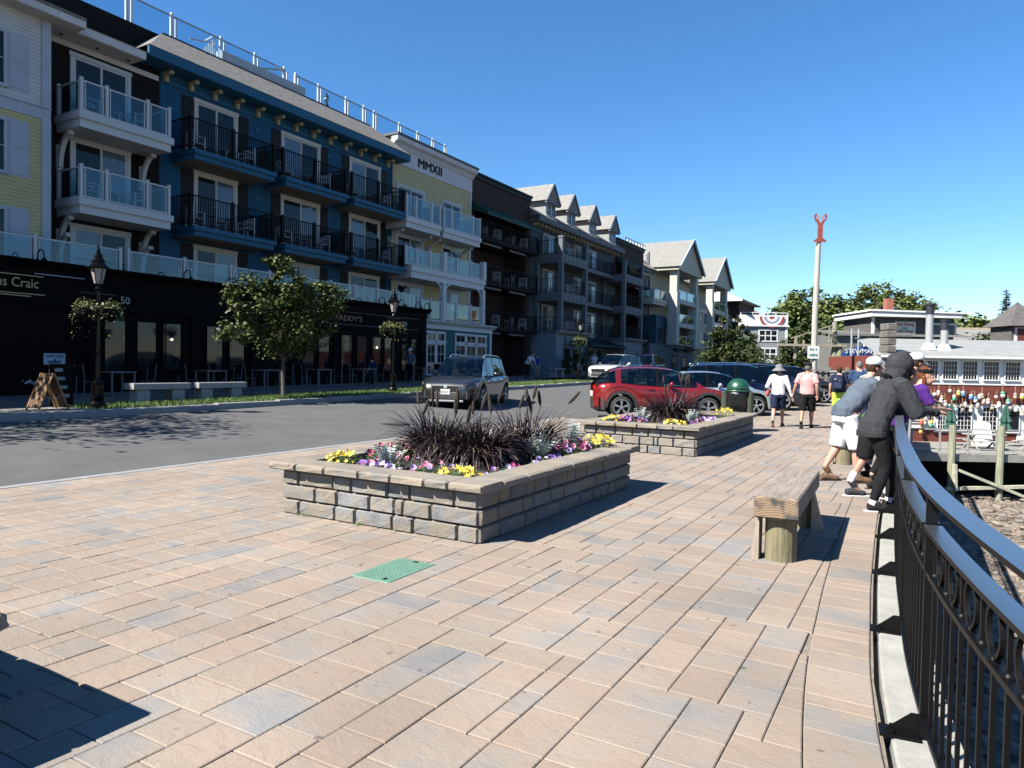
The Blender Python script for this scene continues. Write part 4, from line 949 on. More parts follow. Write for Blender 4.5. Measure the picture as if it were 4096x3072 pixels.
for a,c in TW:
    n=2 if c-a<2 else 3; wd=(c-a)/n
    for i in range(n): win(t,-23.5,a+i*wd,a+(i+1)*wd,.95,2.75,2,3,WHITE,.12); win(t,-23.5,a+i*wd,a+(i+1)*wd,2.78,3.35,2,1,WHITE,.12)
# ---------------------------------------------------------------- F: dark brick building with green awnings
def brick_building(label,u0,u1,top,chairs_,aw,lab):
    t=thing('brick_building',label,'building',(-28,(u0+u1)/2,.3),world=True)
    b=FB(); b.box(u0,u1,-8,-1.7,.3,top); b.box(u0,u1,-1.7,0,aw+.5,top-.01); b.box(u0,u0+.35,-1.7,-.02,.3,aw+.5); b.box(u1-.5,u1,-1.7,-.02,.3,aw+.5); b.build('wall',BRK,t)
    b=FB(); b.box(u0-.05,u1+.05,-8,.22,top,top+.12); b.box(u0,u1,0,.12,top-.25,top); b.build('cornice',paint('dark_green_trim',(.008,.02,.018)),t)
    n=2
    for k in range(n):
        a=u0+.1+(u1-u0-.2)*k/n; c=u0-.1+(u1-u0-.2)*(k+1)/n+.2
        b=FB(); b.add([(a,.0,aw+.75),(c,0,aw+.75),(c,1.2,aw),(a,1.2,aw),(a,1.2,aw-.2),(c,1.2,aw-.2),(a,0,aw+.2),(c,0,aw+.2)],[(0,1,2,3),(3,2,5,4),(0,3,4,6),(1,7,5,2)]); b.build('awning',GRNA,t)
    for zf in (4.05,6.95,9.75):
        if zf>aw-1: continue
        b=FB(); b.box(u0+.05,u1-.05,-1.68,.8,zf-.25,zf); s=b.build('balcony',BRN,t)
        bar_rail(s,XW,[(u0+.1,.7),((u0+u1)/2,.7),(u1-.1,.7)],zf,zf+1.07,BLACKP,.14)
        b=FB(); b.box(u0+.6,u0+2.9,.5,.58,zf-.45,zf-.32); b.box(u0+4.0,u0+6.3,.5,.58,zf-.45,zf-.32); b.build('beam',paint('dim_beam',(.16,.14,.15)),s)
        for k in range(chairs_): chair(XW+.1,u0+1.2+k*(u1-u0-2)/max(1,chairs_-1)*.95,zf,math.pi/2+.9*(-1)**k,'white chair, %s from left, on the %s floor of the %s'%(('first','second','third','fourth')[k],{4.05:'lowest',6.95:'middle',9.75:'upper'}[zf],lab))
    return t
t=brick_building('dark brick building with green awnings and white chairs on unlit balconies',38.15,45.95,13.75,4,11.25,'dark brick building')
win(t,XW-1.69,39.7,41.5,.6,3.2,2,1,paint('dim_door_frame',(.16,.18,.21)),.14,name='door')
# ---------------------------------------------------------------- G: grey building with four dormers
t=thing('grey_dormer_building','grey clapboard building with four gabled dormers and tall porches','building',(-28,54,.4),world=True)
b=FB(); b.box(45.96,62.6,-8,-.0,.4,12.1); b.build('wall',GRY,t)
siding(t,'grey_siding',GRY,XW,46,62.5,4.2,12.0,.13)
b=FB(); b.box(45.9,62.9,.0,.8,12.1,12.2); b.box(45.9,62.9,.72,.85,12.2,12.5); b.build('eave',GRT,t)
for i in range(26): q=FB(); u=46.3+i*.63; q.box(u-.07,u+.07,.02,.55,11.85,12.1,.02); q.build('corbel',TANC,t)
b=FB(); b.add([(45.9,.9,12.5),(62.95,.9,12.5),(62.95,-3.2,15.0),(45.9,-3.2,15.0),(62.95,-3.2,12.5),(45.9,-3.2,12.5)],[(0,1,2,3),(1,4,2),(0,3,5)]); b.build('roof',ROOFM,t)
DG=mat('dormer_roof',(.23,.225,.21),.9,var=.35,scale=6,bump=.6,bscale=14)
for u in (48.75,52.4,56.7,61.2):
    hw=.9
    d=FB(-24.95); d.box(u-hw+.1,u+hw-.1,-3,0,12.9,14.0); dm=d.build('dormer',paint('dormer_wall',(.30,.31,.30)),t)
    q=FB(-24.95); q.prism([(u-hw-.2,14.02),(u+hw+.2,14.02),(u,15.36)],'w',-.2,-.05); q.build('gable',GRT,dm)
    q=FB(-24.95); q.add([(u-hw-.25,.25,13.98),(u,.25,15.42),(u+hw+.25,.25,13.98),(u-hw-.25,-3.4,13.98),(u,-3.4,15.42),(u+hw+.25,-3.4,13.98)],[(0,1,4,3),(1,2,5,4)]); q.add([(u-hw-.25,.25,13.84),(u,.25,15.26),(u+hw+.25,.25,13.84),(u-hw-.25,-3.4,13.84)],[(0,2,1)]) ; q.build('dormer_roof',DG,dm)
    q=FB(-24.95); q.bar((u-hw-.25,.27,13.9),(u,.27,15.34),.12,.16); q.bar((u+hw+.25,.27,13.9),(u,.27,15.34),.12,.16); q.box(u-hw-.2,u+hw+.2,.06,.3,13.80,13.98); q.build('rake_boards',GRT,dm)
    w_=win(dm,-24.95,u-.72,u,12.92,13.82,2,2,WHITE,.07); win(dm,-24.95,u+.0,u+.72,12.92,13.82,2,2,WHITE,.07)
# porches: columns, floors, panelled skirts, railings
def porch(u0,u1,first):
    p=FB(); p.box(u0,u1,.05,2.2,3.9,4.15)
    for z in (6.35,9.15): p.box(u0,u1,.05,2.2,z,z+.65)
    for u in (u0+.15,u1-.15):
        p.box(u-.16,u+.16,1.9,2.22,4.15,9.15); p.box(u-.16,u+.16,1.9,2.22,9.8,11.0); p.box(u-.2,u+.2,1.86,2.26,10.95,11.08)
        p.box(u-.14,u+.14,.02,.25,4.15,9.15)
    o=p.build('porch',GRT,t)
    for z in (9.8,7.0,4.15):
        bar_rail(o,XW,[(u0+.15,.2),(u0+.15,2.08),(u1-.15,2.08)],z,z+1.05,BLACKP,.2)
    for z in (6.5,9.28):
        n=5
        for i in range(n): a=u0+.4+(u1-u0-.8)*i/n; q=FB(); q.box(a+.06,a+(u1-u0-.8)/n-.06,2.2,2.225,z,z+.36); q.build('skirt_panel',GRT,o)
    return o
porch(46.9,51.5,True); porch(59.6,64.3,False)
b=FB()
for z in (6.35,9.15): b.box(51.5,59.6,.02,1.2,z+.2,z+.5)
for u in (53.2,): b.box(u-.14,u+.14,1.0,1.22,4.15,10.3)
bk=b.build('gallery',GRT,t)
for z in (9.65,6.85,4.15): bar_rail(bk,XW,[(51.5,1.1),(53.2,1.1),(59.6,1.1)],z,z+1.05,BLACKP,.2)
for k,(a,c) in enumerate(((48.0,49.9),(53.6,55.0),(56.3,58.2))):
    for z0,z1 in ((9.6,11.5),(6.8,8.8),(4.1,6.1)):
        sdoor(t,XW,a,c,z0,z1,paint('dim_white_frame',(.42,.42,.42)),panes=(0,(k+1)%2))
        if z0>9: shutter(t,XW,a-.5,a-.03,z0,z1+.1,BSH); shutter(t,XW,c+.03,c+.5,z0,z1+.1,BSH)
n=0
for z,fl in ((9.82,'top'),(7.02,'middle'),(4.17,'lowest')):
    for k,u in enumerate((49.3,50.6)): chair(XW+1.2,u,z,math.pi/2+.8*(-1)**k,'white chair on the %s porch of the grey building, %s of two'%(fl,('left','right')[k]))
for a,c in ((46.2,51.6),(59.7,64.4)): b=FB(-23.0); b.box(a,c,-2.1,-.01,.4,3.9); b.build('shop_wall',LBL,t)
b=FB(-24.6); b.box(51.6,59.7,-.5,0,.4,3.9); b.build('shop_back_wall',paint('shop_grey',(.2,.235,.265)),t)
b=FB(-23.0); 
for a,c in ((46.1,51.7),(59.6,64.9)): b.prism([(0,3.85),(.06,3.85),(.35,4.05),(.35,4.14),(0,4.14)],'u',a,c); b.box(a+.1,c-.1,0,.05,3.2,3.3)
b.build('shop_cornice',GSOF,t)
for a,c in ((47.3,48.6),(48.9,50.2)): win(t,-23.0,a,c,.9,2.95,1,2,LBL,.08); 
for a in (52.3,53.9,55.5,57.2): win(t,-24.6,a,a+1.2,.8,3.1,2,3,paint('dim_white_frame',(.42,.42,.42)),.1,CURT if a==53.9 else PANE)
win(t,-23.0,60.6,61.8,1.4,2.7,2,2,LBL,.1); win(t,-23.0,62.6,63.3,.9,2.9,1,1,LBL,.08)
b=FB(-24.6); b.add([(51.7,0,3.9),(59.7,0,3.9),(59.7,1.9,3.3),(51.7,1.9,3.3),(51.7,1.9,3.2),(59.7,1.9,3.2),(51.7,0,3.5),(59.7,0,3.5)],[(0,1,2,3),(3,2,5,4),(0,3,4,6),(1,7,5,2),(4,5,7,6)]); b.build('awning',paint('dark_awning',(.02,.026,.03)),t)
# ---------------------------------------------------------------- H: second brick
brick_building('dark red brick building with green awning between the grey porches and the gabled building',62.65,70.35,13.55,0,11.2,'second brick building')
# ---------------------------------------------------------------- I: cream gabled building
t=thing('gabled_building','pale cream building with two tall front gables, white porch columns and a grey block base','building',(-28,86,.6),world=True)
b=FB(-26.2); b.box(70.4,102.3,-8,0,.6,12.4); b.build('wall',CRW,t)
b=FB(-26.2); b.add([(70.4,.9,12.1),(102.5,.9,12.1),(102.5,-4,15.55),(70.4,-4,15.55)],[(0,1,2,3)]); b.build('roof',DG,t)
b=FB(-26.2); b.prism([(1.0,11.95),(1.0,12.1),(-3.6,15.7),(-3.6,11.95)],'u',70.3,70.42); b.build('end_gable',WHITE,t)
for u0,u1 in ((76.0,84.6),(91.0,99.2)):
    um=(u0+u1)/2; zt=16.1 if u0<80 else 16.2
    b=FB(-23.3); b.add([(u0-.6,.5,12.55),(um,.5,zt),(u1+.6,.5,12.55),(u0-.6,-6.5,12.55),(um,-6.5,zt),(u1+.6,-6.5,12.55)],[(0,1,4,3),(1,2,5,4)]); b.build('gable_roof',DG,t)
    b=FB(-23.3); b.prism([(u0-.4,12.5),(u1+.4,12.5),(um,zt-.15)],'w',-.15,.2); b.box(u0-.4,u1+.4,-2.8,.22,12.2,12.5); g=b.build('gable_front',CRW,t)
    b=FB(-23.3); b.bar((u0-.6,.52,12.5),(um,.52,zt-.05),.12,.28); b.bar((u1+.6,.52,12.5),(um,.52,zt-.05),.12,.28); b.build('rake_boards',BGS,g)
    b=FB(-23.3)
    for u in (u0+.5,u1-.5): b.box(u-.55,u+.55,-1.0,0,4.1,9.9); b.box(u-.42,u+.42,-.9,-.1,9.9,12.2)
    for z in (6.1,8.7): b.box(u0+1,u1-1,-2.7,-.1,z,z+.45)
    p=b.build('porch',paint('porch_cream',(.52,.52,.47)),t)
    for z in (6.55,9.15,4.1): glass_rail(p,-23.3,[(u0+1.1,-.2),(um,-.2),(u1-1.1,-.2)],z,z+1.05)
b=FB(-23.9); b.box(84.7,90.9,-2.2,0,3.9,9.0); b.build('link_wall',CRW,t)
for z in (4.6,7.1): 
    for a in (85.6,87.4,89.2): win(t,-23.9,a,a+1.2,z,z+1.5,2,2,WHITE,.1)
s=slab(t,-26.2,71.2,75.8,1.9,8.2,8.75,paint('porch_cream',(.52,.52,.47))); glass_rail(s,-26.2,[(71.6,.1),(71.6,1.8),(73.6,1.8),(75.6,1.8)],8.75,9.8)
for u,z in ((72.3,9.3),(74.2,9.3),(72.3,6.0)): win(t,-26.2,u,u+1.3,z,z+1.9,2,2,WHITE,.12)
b=FB(-24.6); b.box(73.0,76.4,-1.5,0,4.1,7.2); b.build('blue_bay',paint('bay_blue',(.03,.08,.13)),t); win(t,-24.6,73.4,75.0,4.3,6.0,1,1,GRT,.1)
b=FB(-24.6); b.box(71.0,87.5,-1.5,.02,.6,4.1); base=b.build('block_base',mat('grey_block',(.16,.17,.185),.9,var=.2,scale=2,bump=.5,bscale=9),t)
win(t,-24.57,78.6,80.6,.9,3.0,3,2,BLACKP,.1,CURT); win(t,-24.57,82.5,84.5,.7,2.9,1,1,BLACKP,.1)
MB().box(-24.6,-24.2,79.2,81.5,3.5,3.8).build('window_box',mat('dark_plant',(.02,.03,.015),.9,var=.5,scale=9,bump=1),t); MB().box(-24.6,-24.2,83.0,85.8,3.5,3.8).build('window_box',mat('dark_plant',(.02,.03,.015),.9),t)
b=FB(-26.2)
for i in range(7): b.bar((71.5+i*.9,-1.5,15.3),(71.95+i*.9,-1.5,14.6),.09); b.bar((71.95+i*.9,-1.5,14.6),(72.4+i*.9,-1.5,15.3),.09)
b.bar((71.4,-1.5,15.35),(78,-1.5,15.35),.08); b.build('roof_balustrade',WHITE,t)
# ---------------------------------------------------------------- J: far blue building
t=thing('far_blue_building','blue-grey building with white gable end and dark arches at the end of the terrace','building',(-28,110,1),world=True)
b=FB(-25.0); b.box(102.4,119,-8,0,1,9.6); b.build('wall',paint('far_blue',(.07,.11,.15)),t)
b=FB(-25.0); b.box(108,119,-7.9,1.2,9.6,11.6); b.build('upper_wall',BRK,t)
b=FB(-25.0); b.prism([(2.0,11.6),(2.0,11.8),(-4,14.6),(-4,11.6)],'u',106.5,120); b.build('roof',DG,t)
b=FB(-25.0); b.prism([(2.05,11.5),(2.05,11.75),(-4,14.6),(-4,11.5)],'u',106.3,106.48); b.build('gable_end',WHITE,t)
for i in range(5): win(t,-25.0,103.5+i*3,105.5+i*3,4.5,7.5,1,1,BLACKP,.1)
for i in range(6): b=FB(-25.0); b.box(102.6+3*i,102.9+3*i,.0,.25,1,9.5); b.build('pilaster',GRT,t)
b=FB(-25); MB().box(-25,-23.4,108,119,8.6,9.0).build('balcony',WHITE,t)
# ================================================================ TREES
EH=Vector((math.cos(_y),math.sin(_y),0)); FH=Vector((-math.sin(_y),math.cos(_y),0))
def sd(s,d,z=0): v=EH*s+FH*d; return (v.x,v.y,z)
class RB(MB):
    """frame of the harbour-side buildings: u to the right, w toward the street corner, wall plane d metres off"""
    def __init__(s,d,tilt=0): 
        c,q=math.cos(tilt),math.sin(tilt); super().__init__(FH*d,EH*c-FH*q*0,-FH)
def leafm(nm,c,var=.45):
    m=mat(nm,c,.55,var=var,scale=1.1,rnd=.45,spec=.3); b=m.node_tree.nodes['Principled BSDF']
    b.inputs['Subsurface Weight'].default_value=0; return m
LG1=leafm('leaf_street',(.075,.10,.022)); LG2=leafm('leaf_dark',(.065,.09,.025)); LG3=leafm('leaf_wood',(.115,.15,.035)); LG4=leafm('leaf_light',(.15,.195,.045)); LG5=leafm('needle_blue',(.055,.075,.05)); BARK=mat('bark',(.11,.09,.07),.95,var=.4,scale=9,bump=.8,bscale=20,stretch=(4,4,.6))
def tree(label,base,H,crown,n_cl,n_lf,ls,m,seed,trunk=.12,limbs=6,droop=0,cat='tree',name='tree',group=None,clr=.5):
    """crown: list of (dx,dy,z,rx,rz) lobes; clumps of leaf faces spread through the lobes"""
    rr=random.Random(seed); t=thing(name,label,cat,base,0,group); tb=MB(); top=max(c[2] for c in crown)
    pts=[Vector((0,0,-.1))]; 
    for i in range(1,6): pts.append(Vector((rr.uniform(-.03,.03)*H,rr.uniform(-.03,.03)*H,top*i/5)))
    tb.tube(pts,[trunk*(1.25 if i==0 else 1-.16*i) for i in range(6)],8)
    cl=[]
    for i in range(n_cl):
        c=rr.choices(crown,[q[3]**2*q[4] for q in crown])[0]
        while True:
            v=Vector((rr.uniform(-1,1),rr.uniform(-1,1),rr.uniform(-1,1)))
            if .35<v.length<=1: break
        v=v.normalized()*v.length**.5
        cl.append((Vector((c[0]+v.x*c[3],c[1]+v.y*c[3],c[2]+v.z*c[4])),c[3]*clr*rr.uniform(.5,1.1)))
    for i in range(min(limbs,len(cl))):
        p=cl[i*len(cl)//max(1,limbs)][0]; a=Vector((0,0,max(.25*H,p.z*.55))); tb.tube([a,a.lerp(p,.5)+Vector((0,0,.06*H)),p],[trunk*.5,trunk*.3,trunk*.08],5)
    tb.build('trunk',BARK,t)
    lb=MB()
    for c,r in cl:
        for k in range(n_lf):
            v=Vector((rr.gauss(0,.5),rr.gauss(0,.5),rr.gauss(0,.42)))*r; p=c+v; p.z-=droop*v.xy.length
            a=rr.random()*6.28; e=rr.uniform(-1.0,.5); d=Vector((math.cos(a)*math.cos(e),math.sin(a)*math.cos(e),math.sin(e))); s_=d.cross(Vector((rr.uniform(-1,1),rr.uniform(-1,1),1))).normalized(); L=ls*rr.uniform(.6,1.3)
            lb.add([p,p+d*L*.5+s_*L*.32,p+d*L,p+d*L*.5-s_*L*.32],[(0,1,2,3)])
    lb.build('crown',m,t,kind='stuff'); return t
tree('young green tree with an uneven leafy crown on the verge before the pub',(-16.8,15.28,zg(15)+.13),4.6,
     [(x*.886,y_*.80,z_*.886,r_*.82,q_*.9) for x,y_,z_,r_,q_ in ((0,-.5,4.6,.55,.9),(-.2,-1.2,3.35,1.0,.6),(.2,1.2,3.3,1.2,.7),(0,2.5,3.95,.65,.35),(0,-2.0,2.3,.8,.45),(0,.1,2.2,1.25,.7),(.2,-.1,3.75,.8,.7),(0,-2.1,3.15,.55,.3),(0,1.9,2.6,.6,.4),(0,1.0,1.75,.5,.35))],190,85,.12,LG1,3,.062,26,clr=.33)
tree('street tree out of frame that shades the road at the left',(-16.9,4.0,zg(5)+.1),6,[(0,0,4.4,2.2,1.5),(0,1.2,3.6,1.5,1.0)],80,60,.16,LG1,5,.08,8)
def conifer_like(label,s,d,z,H,r,seed,m=LG2):
    cr=[(0,0,H*.32,r,H*.22),(0,0,H*.55,r*.72,H*.2),(0,0,H*.78,r*.42,H*.17),(r*.35,0,H*.25,r*.6,H*.15),(-r*.35,.2,H*.28,r*.6,H*.16)]
    return tree(label,sd(s,d,z),H,cr,90,70,.26*H/5,m,seed,.12,6,clr=.36,group='street trees along the far end of the terrace')
LGS=leafm('leaf_street_dark',(.05,.075,.018))
conifer_like('dense dark street tree in front of the gabled building',17.7,60,1.0,5.3,1.75,11,LGS); conifer_like('dark street tree before the small grey building, left of two',24.6,77,1.2,6.2,2.0,12,LGS); conifer_like('dark street tree before the small grey building, right of two',27.4,70,1.1,4.7,1.6,13,LGS); conifer_like('dark low street tree left of the grey building, partly hidden by cars',21.8,66,1.0,3.6,1.9,14,LGS)
# wooded hill
hb=MB(); vs=[]; fs=[]; NXh,NYh=44,9
def hillz(s): return interp([(-60,6),(20,9),(55,13.5),(90,11.5),(130,9),(220,9),(400,14),(700,10)],s)
for j in range(NYh):
    for i in range(NXh):
        s=-60+i*20; d=150+j*30; q=math.sin(math.pi*min(1,(j+.6)/NYh*1.1)); x,y,_=sd(s,d); vs.append((x,y,-.5+hillz(s)*1.15*q**.7+1.2*noise.noise(Vector((x*.03,y*.03,1)))))
fs=[(j*NXh+i,j*NXh+i+1,(j+1)*NXh+i+1,(j+1)*NXh+i) for j in range(NYh-1) for i in range(NXh-1)]
hb.add(vs,fs); struct(hb,'hill',mat('hill_ground',(.04,.055,.02),.95,var=.4,scale=.2))
HT=[(57,138,.1,18.5,6,LG3),(63,150,2,17.5,7,LG2),(68,142,0,16,7,LG4),(73,150,2,18.2,6.5,LG2),(60,128,0,12.5,6,LG4),(79,146,1.5,16.5,6.5,LG3),(85,150,1.5,14.3,6,LG2),(66,122,0,10.5,5.5,LG3),(72,118,0,10,5,LG4),(77,124,.2,12,6,LG3),(83,128,.3,11,6,LG4),(89,135,.5,11.5,6,LG3),(52,132,0,15,6,LG3),(95,140,.5,11,6,LG2),(50,118,0,11,4.5,LG2)]
HN=['left end behind the grey building','second from the left on the wooded rise','pale crown behind the grey building roof','tall dark crown left of the lobster pole','pale lower crown above the grey building','just right of the lobster pole','rounded dark crown right of the pole','low crown beside the grey building','pale low crown behind the pole','low crown right of the pole base','pale crown left of the gift shop','low crown behind the timber ramp','crown at the end of the terrace','dark crown behind the gift shop','dark crown beside the far blue building']
for i,((s,d,z,H,r,m),l) in enumerate(zip(HT,HN)):
    tree('broad green tree on the hillside, '+l,sd(s,d,z),H*.94,[(0,0,H*.73,r*.75,H*.2),(r*.5,0,H*.56,r*.7,H*.22),(-r*.5,.5,H*.54,r*.7,H*.22),(0,-r*.4,H*.42,r*.9,H*.24)],120,46,.95,m,40+i,.35,4,group='trees on the wooded hillside',clr=.34)
tree('tall airy tree with gaps behind the gift shop',sd(42.3,80,1),11,[(-1.5,0,9.2,2.2,1.4),(1.2,0,8.0,2.4,1.4),(3.6,0,7.2,1.8,.9),(-3.0,0,7.4,1.4,1.0),(-.5,0,6.2,2.6,1.2)],75,42,.42,LG4,71,.22,22,clr=.36)
tree('small leafy tree right of the gift shop chimney pipes',sd(47.5,82,1),7.6,[(0,0,6.6,1.0,.9),(0,0,5,1.5,1.2)],40,46,.4,LG3,72,.15,6)
tree('dark bush against the right end of the gift shop',sd(37.0,56,2.4),2.4,[(0,0,1.2,1.2,1.0),(1.2,0,.8,1.0,.7)],40,50,.28,LG2,73,.08,3,cat='bush',name='bush')
t=thing('spruce','slender grey-green spruce at the right edge of the skyline','tree',sd(58.6,85,1.5)); tb=MB(); tb.tube([(0,0,0),(0,0,10.2)],[.22,.03],7); tb.build('trunk',BARK,t); lb=MB(); rr=random.Random(8)
for k in range(46):
    h=10.1*(.12+.88*k/46); L=2.5*(1-h/10.6)+.12
    for q in range(9):
        a=rr.random()*6.28; Lq=L*rr.uniform(.6,1.1); n=max(2,int(Lq*7))
        for i in range(n):
            f=(i+.5)/n; p=Vector((math.cos(a)*Lq*f,math.sin(a)*Lq*f,h-.28*Lq*f*f+.05)); w_=.5*(1-.5*f); d=Vector((math.cos(a+rr.uniform(-.7,.7)),math.sin(a+rr.uniform(-.7,.7)),-.25)); sdv=Vector((-d.y,d.x,rr.uniform(-.3,.3))); lb.add([p-sdv*w_*.4,p+d*w_,p+sdv*w_*.4,p-d*w_*.3],[(0,1,2,3)])
lb.build('crown',LG5,t,kind='stuff')
wb=MB(); rr=random.Random(77)   # the far wood that reads as one mass
for i in range(9000):
    s=rr.uniform(40,330); d=rr.uniform(165,300); x,y,_=sd(s,d); z=hillz(s)*.9*math.sin(math.pi*min(1,((d-150)/30+.6)/NYh*1.1))+rr.uniform(0,5.5)*(.6+.8*abs(noise.noise(Vector((s*.07,d*.07,0)))))
    a=rr.random()*6.3; L=rr.uniform(1,2.2); dv=Vector((math.cos(a),math.sin(a),rr.uniform(-.3,.8)))*L; sv=Vector((-math.sin(a),math.cos(a),rr.uniform(-.2,.5)))*L*.6; p=Vector((x,y,z)); wb.add([p-sv,p+dv,p+sv,p-dv],[(0,1,2,3)])
tag(wb.build('far_wood',LG3),'dense distant woodland covering the hill behind the town','woodland',kind='stuff')
# ================================================================ SMALL GREY BUILDING WITH BUNTING
def rwin(t,d,u0,u1,z0,z1,nx,ny,m=WHITE,trim=.1,pane=None,mw=.03,sill=True): return win(t,0,u0,u1,z0,z1,nx,ny,m,trim,pane,frame=lambda:RB(d),mw=mw,sill=sill)
GSD=paint('light_grey_siding',(.28,.31,.33)); SW=paint('sunlit_white',(.78,.78,.77))  # SW: brighter white for sunlit parts, WHITE is its shade-darkened copy
t=thing('grey_corner_building','light grey three storey building with white parapet and bunting at the street end','building',sd(37,108,1),world=True)
D0=105
b=RB(D0); b.box(33.5,40.3,-7.5,0,1,8.1); b.build('wall',GSD,t)
b=RB(D0); b.box(33.4,40.4,-7.6,.1,8.1,9.6); b.box(40.05,40.38,-.1,.08,1,8.1); b.box(33.4,40.5,-7.7,.3,7.9,8.12); b.build('parapet',SW,t)
b=RB(D0)
for i in range(5): u=33.4+1.72*i; b.box(u,u+.12,-.1,.0,9.6,9.95)
b.box(33.4,40.4,-.1,0,9.9,10.0); b.build('roof_rail',SW,t)
rwin(t,D0,36.1,39.0,5.7,7.5,3,2,SW,.2,mw=.14); rwin(t,D0,36.1,38.9,3.0,4.8,3,2,SW,.2,mw=.14)
b=RB(D0); b.add([(35.5,.05,2.6),(39.9,.05,2.6),(39.9,1.4,2.0),(35.5,1.4,2.0)],[(0,1,2,3)]); b.build('awning',NV,t)
b=RB(D0); b.box(34,40.2,.02,.12,2.6,3.0); b.box(36.9,37.1,.9,1.1,.9,2.0); b.build('shop_front',SW,t)
b=RB(D0); 
for u in (37.9,): pass
for w_ in (-2.2,-4.6): b.box(40.4,40.46,w_-.5,w_+.5,8.4,9.2)
b.build('side_emblem',paint('bunting_navy',(.05,.06,.1)),t)
for k,(r0,r1,m) in enumerate(((.0,.42,'red'),(.42,.85,'white'),(.85,1.15,'blue'),(1.15,1.5,'white'),(1.5,1.85,'red'))):
    b=RB(D0); n=12; vs=[]
    for i in range(n+1): a=math.pi+math.pi*i/n; vs+=[(38.0+r0*math.cos(a),.16+.02*k,9.35+r0*math.sin(a)*.9),(38.0+r1*math.cos(a),.16+.02*k,9.35+r1*math.sin(a)*.9)]
    b.add(vs,[(2*i,2*i+1,2*i+3,2*i+2) for i in range(n)]); b.build('bunting_band',paint('bunt_'+m,{'red':(.35,.06,.06),'white':(.75,.75,.75),'blue':(.28,.3,.4)}[m]),t)
b=RB(D0-2); b.box(40.2,44.0,-7,-2.5,1,5.3); b.build('rear_wing',paint('wing_grey',(.16,.18,.2)),t)
# little cupola house far left behind
t=thing('far_white_house','small white house with hipped grey roof glimpsed beside the far blue building','building',sd(36.5,122,1),world=True)
b=RB(122); b.box(38.5,42,-4,0,1,11.2); b.build('wall',SW,t); b=RB(122); b.add([(38.2,.3,11.2),(42.3,.3,11.2),(42.3,-4.3,11.2),(38.2,-4.3,11.2),(40.2,-2,12.6)],[(0,1,4),(1,2,4),(2,3,4),(3,0,4)]); b.build('roof',ROOFM,t)
# ================================================================ LOBSTER POLE, TIMBERS
t=thing('lobster_pole','tall pale leaning pole topped by a flat red wooden lobster','pole',sd(16.95,40,.12),world=True)
b=RB(40); b.tube([(16.92,0,.1),(16.90,0,4.4),(16.98,0,8.75)],[.165,.155,.14],12); b.build('pole',mat('pale_pole',(.44,.42,.38),.85,var=.15,scale=2,bump=.3,stretch=(5,5,.3)),t)
LOBR=mat('lobster_red',(.32,.07,.045),.6,var=.12)
half=[(.0,8.70),(.36,8.72),(.35,8.79),(.22,8.88),(.13,8.96),(.15,9.06),(.12,9.09),(.155,9.16),(.12,9.2),(.155,9.28),(.125,9.32),(.16,9.4),(.13,9.45),(.14,9.6),(.17,9.72),(.19,9.8)]
pr=[(17.0+x,z) for x,z in half]+[(17.0-x,z) for x,z in half[::-1]]
b=RB(40); b.prism(pr,'w',.12,.17); b.build('lobster_body',LOBR,t)
for sg in (-1,1):
    b=RB(40); b.prism([(17.0+sg*x,z) for x,z in ((.05,9.78),(.19,9.78),(.30,9.9),(.36,10.08),(.33,10.24),(.22,10.27),(.20,10.18),(.26,10.08),(.20,9.96),(.10,9.9))],'w',.12,.17); b.build('claw',LOBR,t)
    b=RB(40); b.prism([(17.0+sg*x,z) for x,z in ((.10,9.9),(.16,9.98),(.155,10.12),(.10,10.2),(.05,10.1))],'w',.13,.16); b.build('claw_pincer',mat('lobster_pale',(.42,.22,.2),.6,var=.1),t)
sg_=thing('pay_sign','small white square sign reading PAY HERE fixed to the lobster pole','sign',sd(16.8,39.8,2.2),world=True)
b=RB(39.82); b.box(16.47,17.1,0,.03,2.22,2.92); b.build('board',SW,sg_)
GRS=paint('sign_green',(.05,.22,.17)); 
c0=EH*16.78+FH*39.78; lettering('PAY',.2,(c0.x,c0.y,2.72),EH,GRS,sg_,.006,width=.42); lettering('HERE',.2,(c0.x,c0.y,2.42),EH,GRS,sg_,.006,width=.46)
PIL=mat('greenish_piling',(.26,.27,.19),.9,var=.35,scale=3,bump=.5,bscale=12,stretch=(4,4,.5))
t=thing('timber_gantry','tall timber piles with a cross beam and ramp rail beyond the plaza','gantry',sd(20.7,46,.2),world=True)
for u,z,r in ((20.75,4.7,.17),(21.05,3.3,.2),(20.9,2.6,.2)):
    b=RB(46); b.tube([(u-.05,.2*(u-20.9),0.1),(u,.2*(u-20.9),z)],[r*1.05,r*.95],10); b.build('pile',PIL,t)
b=RB(45.8); b.box(17.0,21.4,-.1,.1,3.1,3.25); b.bar((17.9,-.2,3.6),(20.6,-.2,4.5),.05); b.bar((18.2,-.2,2.3),(18.25,-.2,3.7),.14); b.bar((18.8,-.3,2.6),(18.8,-.3,3.5),.1); b.build('beam',mat('grey_beam',(.34,.29,.23),.9,var=.2),t)
b=RB(45.7)
for i in range(4): b.box(20.25,20.6,-.1,.0,3.3+.3*i,3.36+.3*i)
b.box(20.25,20.3,-.1,0,3.2,4.4); b.build('ladder',PIL,t)
for i,(u,z) in enumerate(((21.46,4.3),(21.9,4.3))):
    tag(MB().lathe([(.06,0),(.06,4.1)],8).build('metal_pole',mat('galvanised',(.45,.46,.47),.4,metal=.3),None,org=(0,0,0)),'thin grey metal pole beside the timber gantry, %s of two'%('left','right')[i],'pole','metal poles beside the timber gantry').location=sd(u,45.2,.15)
FNC=mat('grey_board',(.20,.19,.165),.9,var=.35,scale=3,bump=.4)
t=thing('board_fence','weathered grey board fence with slatted gaps closing the end of the plaza','fence',sd(17,38,.1),world=True)
